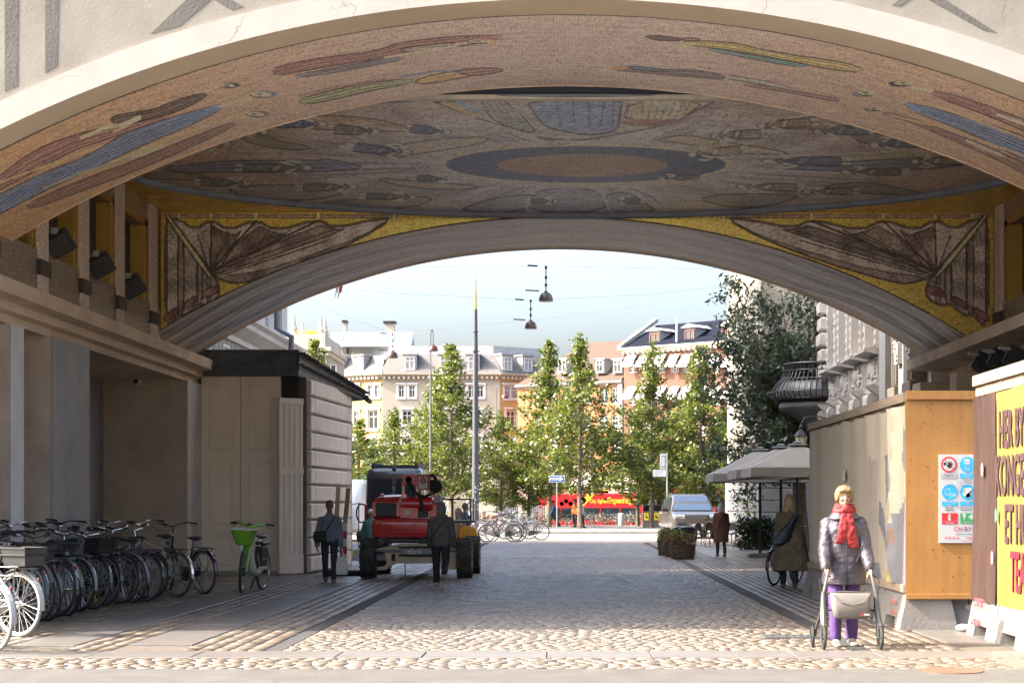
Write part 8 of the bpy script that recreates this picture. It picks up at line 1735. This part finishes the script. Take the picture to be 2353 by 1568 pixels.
    if hair == 'hood': mb.ell(hc+Vector((0,.015,.005)), (.095,.115,.125), 14, 10); mb.ell(up(0,.06,1.47), (.11,.09,.09), 12, 8)
    else:
        mb.ell(hc+Vector((0,.014,.022)), (.080,.094,.100), 16, 10)
        if hair == 'long': mb.loft([E(hc+Vector((0,.045,-z)), rx, ry, 14) for z, rx, ry in ((-.03,.088,.075),(.06,.104,.075),(.14,.118,.062),(.21,.115,.045),(.27,.085,.025))])
        if hair == 'bob': mb.loft([E(hc+Vector((0,.03,-z)), rx, ry, 14) for z, rx, ry in ((-.02,.088,.08),(.07,.098,.078),(.13,.09,.07))])
        if hair == 'puff':
            mb.ell(hc+Vector((0,.01,.035)), (.098,.105,.092), 16, 10); mb.ell(hc+Vector((-.07,.01,.0)), (.03,.07,.06), 10, 6); mb.ell(hc+Vector((.07,.01,.0)), (.03,.07,.06), 10, 6); mb.tube([hc+Vector((-.065,-.07,.06)), hc+Vector((-.02,-.097,.068)), hc+Vector((.03,-.097,.07)), hc+Vector((.068,-.066,.055))], .026, 8)
    put('hair' if hair != 'hood' else 'hood', remesh(mb, min(vox, .012), 2, .026, .04), hairm or m_blk, t)
    return t, A, L, hc, dz, up
def strap(t, pts, w, m, name='strap'):
    mb = MB(); mb.tube(pts, w, 6, flat=.35); return mb.build(name, m, t, smooth=True)
# --- woman with the walking frame
m_lilac = mat('lilac_jacket', (0.072,0.058,0.073), .42, col2=(0.045,0.037,0.047), scale=7, bump=.9, bscale=11, stretch=(1,1,2.2))
m_purple = mat('purple_trousers', (0.085,0.038,0.16), .8, var=.15, scale=6); m_blond = mat('blond_hair', (0.24,0.16,0.08), .6, col2=(0.12,0.075,0.035), scale=40, stretch=(1,1,.2)); m_wshoe = mat('cream_shoe', (0.36,0.33,0.28), .6, var=.08)
yw = 19.62; xw_ = (1938-VX)*yw/F
pw, A, Lg, hc, dz, up = person('elderly woman in a lilac padded jacket, red scarf and purple trousers pushing a walking frame', (xw_, yw, 0), 0, 1.80, ((-.06,.05),(.10,.06)), ((.30,.16,.42),(.30,.16,.42)), topm=m_lilac, hem=.66, flare=.235, sleeve=1.0, bulk=1.22, trm=m_purple, shoem=m_wshoe, hairm=m_blond, hair='puff', vox=.0105, disp=.028, stoop=.03, trbulk=1.12)
mb = MB(); mb.tube([up(.085*math.cos(a)*1.05, -.01+.085*math.sin(a), 1.45+.012*math.sin(3*a)) for a in [2*PI*i/18 for i in range(18)]], .042, 8, closed=True); mb.tube([up(.075*math.cos(a), -.02+.08*math.sin(a), 1.49+.01*math.cos(2*a)) for a in [2*PI*i/18 for i in range(18)]], .034, 8, closed=True)
for x0, x1, z1 in ((-.02,-.055,1.10),(.03,.075,1.06)): mb.loft([E(up(x0+(x1-x0)*k, -.15-.03*math.sin(PI*k), 1.42+(z1-1.42)*k), .035+.035*k, .016, 12) for k in (0,.25,.5,.75,1)])
m_scarf = mat('red_scarf', (0.17,0.004,0.018), .7, col2=(0.28,0.02,0.018), scale=16, contrast=(.45,.62)); put('scarf', remesh(mb, .009, 2, .03, .05), m_scarf, pw)
mb = MB(); mb.loft([E(up(s*.0,0,z), rx, ry, 20) for s, z, rx, ry in ((1,1.365,.17,.135),(1,1.40,.155,.125),(1,1.45,.115,.105))], cap=False); mb.build('collar', m_lilac, pw, smooth=True)
mb = MB(); mb.tube([up(0,-.158,1.30), up(0.003,-.172,1.1), up(.005,-.185,.9), up(.01,-.18,.67)], .007, 5); mb.build('zip_seam', m_blk, pw)
for x0 in (-.13,.13): mb = MB(); mb.tube([up(x0*1.1,-.165,.98), up(x0*.8,-.178,.90)], .008, 5); mb.build('pocket_edge', m_blk, pw)
# --- the walking frame
m_frame = mat('walker_grey', (0.085,0.08,0.076), .4, .3, var=.06); m_canvas = mat('bag_canvas', (0.14,0.125,0.11), .8, var=.08, scale=4, bump=.2, bscale=40)
wf = thing('walking_frame', 'grey wheeled walking frame with a beige canvas bag in front of the elderly woman', 'walking frame', (xw_, 19.25, 0))
u = 1.80/1.715
for s, a in ((1, A[0]), (-1, A[1])):
    hp = Vector(a[2])*u+Vector((0, yw-19.25, 0)); gx, gyy, gz = hp.x, hp.y-.03, hp.z-.02
    mb = MB(); mb.tube([(gx,gyy+.10,gz),(gx,gyy-.07,gz+.01)], .019, 8); mb.tube([(gx,gyy-.06,gz-.02),(gx,gyy+.08,gz-.07)], .007, 5); mb.build('handle_grip', m_blk, wf, smooth=True)
    mb = MB(); mb.tube([(gx,gyy-.05,gz),(gx,-.02,gz-.06),(s*.29,-.03,.60)], [.016,.016,.018], 8); mb.build('handle_tube', mat('satin_metal', (0.16,0.16,0.16), .4, .5), wf, smooth=True)
    mb = MB(); mb.tube([(s*.29,-.03,.62),(s*.295,-.06,.45),(s*.305,-.14,.30),(s*.31,-.20,.24)], [.024,.035,.036,.034], 8); mb.tube([(s*.285,-.20,.28),(s*.285,-.205,.13)], .014, 6); mb.tube([(s*.335,-.20,.28),(s*.335,-.205,.13)], .014, 6); mb.tube([(s*.295,-.05,.46),(s*.34,.16,.22),(s*.345,.22,.12)], [.022,.018,.016], 8); mb.build('side_frame', m_frame, wf, smooth=True)
    for yy, rr in ((-.205,.130),(.22,.115)):
        xx = s*.31 if yy < 0 else s*.375; mb = MB(); mb.tube([(xx, yy+rr*.86*math.cos(k), rr+rr*.86*math.sin(k)) for k in [2*PI*i/24 for i in range(24)]], rr*.14, 8, closed=True); w = mb.build('wheel', m_rubber, wf, smooth=True)
        mb = MB(); [mb.tube([(xx,yy,rr),(xx,yy+rr*.78*math.cos(k),rr+rr*.78*math.sin(k))], .008, 5) for k in [2*PI*i/6 for i in range(6)]]; mb.lathe([(0,-.02),(.022,-.02),(.022,.02),(0,.02)], (xx,yy,rr), 10, 'x'); mb.build('wheel_spokes', m_frame, w)
    mb = MB(); mb.tube([(gx,gyy-.05,gz-.03),(s*.33,-.02,.75),(s*.31,-.05,.55),(s*.32,-.1,.35)], .004, 5); mb.build('brake_cable', m_black, wf)
mb = MB(); mb.tube([(-.29,-.02,.60),(-.1,-.05,.625),(.1,-.045,.62),(.29,-.02,.60)], .012, 6); mb.tube([(-.28,.0,.42),(.28,.0,.42)], .012, 6); mb.build('cross_bar', m_frame, wf, smooth=True)
mb = MB(); rg = []
for z, w, d in ((.335,.34,.16),(.36,.38,.20),(.48,.42,.21),(.60,.44,.17),(.615,.44,.14)): rg.append([(p[0], -.10+p[1]-.02*math.sin((z-.33)*11)*math.cos(p[0]*5), z-.012*math.cos(p[0]*7)*(z > .55)) for p in rrect(-w/2, w/2, -d/2, d/2, .05, 4)])
mb.loft(rg); bag = mb.build('canvas_bag', m_canvas, wf, smooth=True, angle=60)
mb = MB(); mb.tube([(-.20,-.195,.60),(-.12,-.222,.52),(0,-.228,.49),(.12,-.222,.52),(.20,-.195,.60)], .006, 5); mb.build('bag_piping', m_canvas, bag); mb = MB(); mb.cbox((.145,-.212,.385),(.085,.004,.018)); mb.build('bag_badge', m_white, bag); mb = MB(); mb.cbox((.115,-.214,.385),(.022,.004,.026)); mb.build('bag_badge', m_red, bag)
# --- woman in the long olive coat, from behind
m_olive = mat('olive_coat', (0.120,0.092,0.052), .85, col2=(0.088,0.068,0.040), scale=4, bump=.3, bscale=25); m_brownhair = mat('brown_hair', (0.20,0.12,0.06), .45, col2=(0.36,0.24,0.13), scale=40, stretch=(1,1,.15))
yc = 32.9; pc, A2, L2, hc2, dz2, up2 = person('woman in a long olive coat with a dark sling bag walking away beside the hoarding', ((1812-VX)*yc/F, yc, 0), PI-.05, 1.79, ((.16,.05),(-.12,.18)), ((.05,.10,.10),(.02,.12,.12)), 'coat', m_olive, hem=.33, flare=.36, bulk=1.18, trm=m_blk, shoem=mat('brown_boot', (0.035,0.025,0.02), .5), hairm=m_brownhair, hair='long', vox=.013, disp=.05, leanx=-.10, hands=True)
m_navy2 = mat('navy_nylon', (0.010,0.014,0.028), .5, var=.2, bump=.3, bscale=20)
mb = MB(); mb.loft([[tuple(Vector(p)) for p in E(up2(x, .19, z), rx, .075, 14)] for x, z, rx in ((-.13,1.36,.03),(-.07,1.25,.055),(.03,1.10,.10),(.12,.96,.15),(.18,.86,.16),(.24,.79,.09))]); put('sling_bag', remesh(mb, .014, 3, .04, .12), m_navy2, pc)
# --- woman in the quilted coat, farther off
m_quilt = mat('quilted_brown', (0.110,0.048,0.030), .7, var=.1, scale=5); m_greyhair = mat('grey_hair', (0.55,0.55,0.56), .5, col2=(0.36,0.36,0.37), scale=40, stretch=(1,1,.15))
yq = 52.5; pq, A3, L3, hc3, dz3, up3 = person('grey-haired woman in a brown quilted coat walking away by the cafe chairs', ((1656-VX)*yq/F, yq, 0), PI+.1, 1.63, ((.12,.04),(-.10,.12)), ((.05,.14,.12),(.06,.14,.14)), 'coat', m_quilt, hem=.46, flare=.25, bulk=1.22, trm=mat('blue_denim', (0.03,0.055,0.085), .85, var=.2, scale=10), shoem=mat('brown_suede', (0.085,0.065,0.05), .8), hairm=m_greyhair, hair='long', vox=.016, disp=.03)
mb = MB()
for k in range(9):
    z = .55+k*.1; [mb.tube([up3(.27*math.cos(a)*(1.0-.25*(z-.55)), .205*math.sin(a)*(1-.25*(z-.55)), z+.04*math.sin(a*8)) for a in [2*PI*i/24 for i in range(25)]], .005, 4)]
mb.build('quilt_seams', mat('quilt_seam', (0.07,0.03,0.02), .8), pq); strap(pq, [up3(-.12,.12,1.40), up3(.0,.185,1.22), up3(.20,.17,1.05)], .016, m_blk)
# --- man coming towards us on the left
m_swt = mat('blue_grey_sweater', (0.125,0.150,0.185), .9, var=.1, scale=6, bump=.4, bscale=60)
ym_ = 35.2; pm_, A4, L4, hc4, dz4, up4 = person('person in a blue-grey sweater carrying a white tote bag past the shed doors', ((757-VX)*ym_/F, ym_, 0), .05, 1.67, ((.16,.06),(-.14,.16)), ((.05,.16,.12),(-.02,.22,.15)), 'sweater', m_swt, hem=.86, flare=.165, bulk=1.18, trm=m_denim, shoem=mat('tan_shoe', (0.26,0.16,0.08), .7), hairm=mat('grey_black_hair', (0.06,0.055,0.05), .8), hair='short', skin=m_skind, vox=.0118, disp=.02, trbulk=1.05)
strap(pm_, [up4(.12,-.09,1.41), up4(.04,-.155,1.25), up4(-.08,-.165,1.05), up4(-.15,-.15,.98)], .018, m_blk, 'bag_strap'); strap(pm_, [up4(.12,.06,1.41), up4(0,.145,1.25), up4(-.17,.12,1.0)], .018, m_blk, 'bag_strap')
t = thing('shoulder_bag', 'small black shoulder bag on the hip of the sweatered person', 'bag', Vector((pm_.location.x-.17, ym_-.19, .93))); mb = MB(); mb.cbox((0,0,0),(.25,.09,.22),0,.03); mb.build('pouch', m_blk, t, smooth=True); mb = MB(); mb.tube([(-.11,-.047,.05),(.11,-.047,.07)], .004, 4); mb.build('zip', mat('brass', (0.5,0.35,0.12), .3, .9), t)
m_tote = mat('white_cotton', (0.6,0.59,0.57), .9, var=.1, scale=4, bump=.3, bscale=25); hw_ = pm_.matrix_basis @ (Vector(A4[0][2])*1.0)
hx = pm_.location+Vector((A4[0][2].x*1.67/1.715, A4[0][2].y*1.67/1.715, A4[0][2].z*1.67/1.715-.07))
t = thing('tote_bag', 'white cotton tote bag hanging from the hand of the sweatered person', 'bag', tuple(hx)); mb = MB(); rg = [[(p[0]+.01*math.sin(z*20), p[1], z) for p in rrect(-w/2, w/2, -d/2, d/2, d/2.2, 4)] for z, w, d in ((-.52,.26,.10),(-.45,.32,.15),(-.30,.31,.14),(-.20,.25,.09),(-.17,.20,.05))]; mb.loft(rg); mb.build('sack', m_tote, t, smooth=True, angle=60)
for s in (-1,1): mb = MB(); mb.tube([(-.08,s*.02,-.18),(-.02,s*.01,.02),(.02,s*.01,.02),(.08,s*.02,-.18)], .013, 6, flat=.5); mb.build('handle', m_tote, t, smooth=True)
# --- man in the grey jacket walking away
m_gj = mat('grey_fleece', (0.085,0.082,0.075), .9, var=.12, scale=5, bump=.3, bscale=50)
yg = 33.6; pg, A5, L5, hc5, dz5, up5 = person('person in a grey fleece jacket walking away behind the red lift, one heel raised', ((1013-VX)*yg/F, yg, 0), PI, 1.67, ((.16,.04),(-.28,.75)), ((.10,.16,.45),(.08,.16,.45)), 'jacket', m_gj, hem=.80, flare=.19, bulk=1.30, trm=m_blk, shoem=mat('pale_trainer', (0.30,0.29,0.24), .7), hairm=mat('silver_hair', (0.115,0.11,0.105), .6, col2=(0.075,0.07,0.068), scale=40, stretch=(1,1,.15)), hair='bob', vox=.013, disp=.025, sole=mat('yellow_sole', (0.52,0.43,0.16), .7), headdown=1.2, trbulk=1.15)
strap(pg, [up5(-.13,.08,1.41), up5(-.02,.165,1.25), up5(.14,.165,1.03), up5(.20,.12,.95)], .016, m_blk)
# --- people behind the lift and on the square
m_tealj = mat('teal_jacket', (0.05,0.16,0.16), .7, var=.1); m_furj = mat('beige_fur', (0.33,0.25,0.17), .95, col2=(0.20,0.15,0.10), scale=30, bump=.8, bscale=60); m_bluej = mat('blue_hoodie', (0.025,0.075,0.17), .8, var=.1); m_orj = mat('orange_jacket', (0.42,0.14,0.03), .7); m_whj = mat('white_jacket', (0.58,0.56,0.51), .7, var=.08)
def far(lab, px, y, rz, H, legs, topm, hair='short', hairm=None, hem=.82, trm=None, z=0, arms=((.3,.1,.2),(-.3,.1,.3)), bulk=1.15, grp=None): return person(lab, ((px-VX)*y/F, y, z), rz, H, legs, arms, 'jacket', topm, hem=hem, bulk=bulk, trm=trm, hair=hair, hairm=hairm, vox=.022, hands=False, disp=.02)
far('person in a teal jacket and white knitted hat half hidden left of the lift', 851, 45, .6, 1.46, ((.2,.1),(-.2,.2)), m_tealj, hairm=m_white)
p_ = far('person in a beige fur jacket behind the lift platform', 1053, 44.5, PI/2, 1.50, ((.25,.1),(-.2,.2)), m_furj, 'long', mat('hair_ash', (0.28,0.22,0.15), .6))
far('person in a blue jacket behind the clear lift screen', 1068, 46, 2.4, 1.62, ((.2,.1),(-.2,.2)), m_bluej)
t = thing('yellow_bag', 'big yellow shopping bag hanging behind the right lift tyre', 'bag', ((1076-VX)*44/F, 44.0, .62)); mb = MB(); mb.loft([[(p[0], p[1], z) for p in rrect(-w/2, w/2, -.08, .08, .03, 3)] for z, w in ((0,.50),(.18,.46),(.36,.36),(.40,.22))]); mb.build('sack', mat('yellow_plastic', (0.62,0.33,0.015), .4, var=.1, bump=.4, bscale=8), t, smooth=True, angle=60); mb = MB(); mb.tube([(-.1,0,.38),(-.06,0,.55),(.04,0,.55),(.1,0,.38)], .014, 6); mb.build('handle', MATS['yellow_plastic'], t)
far('person in a blue hoodie striding left of the arrow sign pole', 1271, 108, -PI/2, 1.72, ((.42,.05),(-.38,.25)), m_bluej, z=.12)
far('person in an orange jacket partly hidden by the lime trunk', 1320, 107, -.4, 1.70, ((.2,.05),(-.15,.2)), m_orj, z=.12)
far('white-haired person in a pale jacket right of the lime trunk', 1336, 104, PI/2, 1.66, ((.2,.05),(-.1,.15)), m_whj, hairm=m_white, z=.12)
far('dark-clothed person standing by the banded white wall', 1741, 95, .4, 1.75, ((.05,.0),(-.05,.05)), m_navy2)
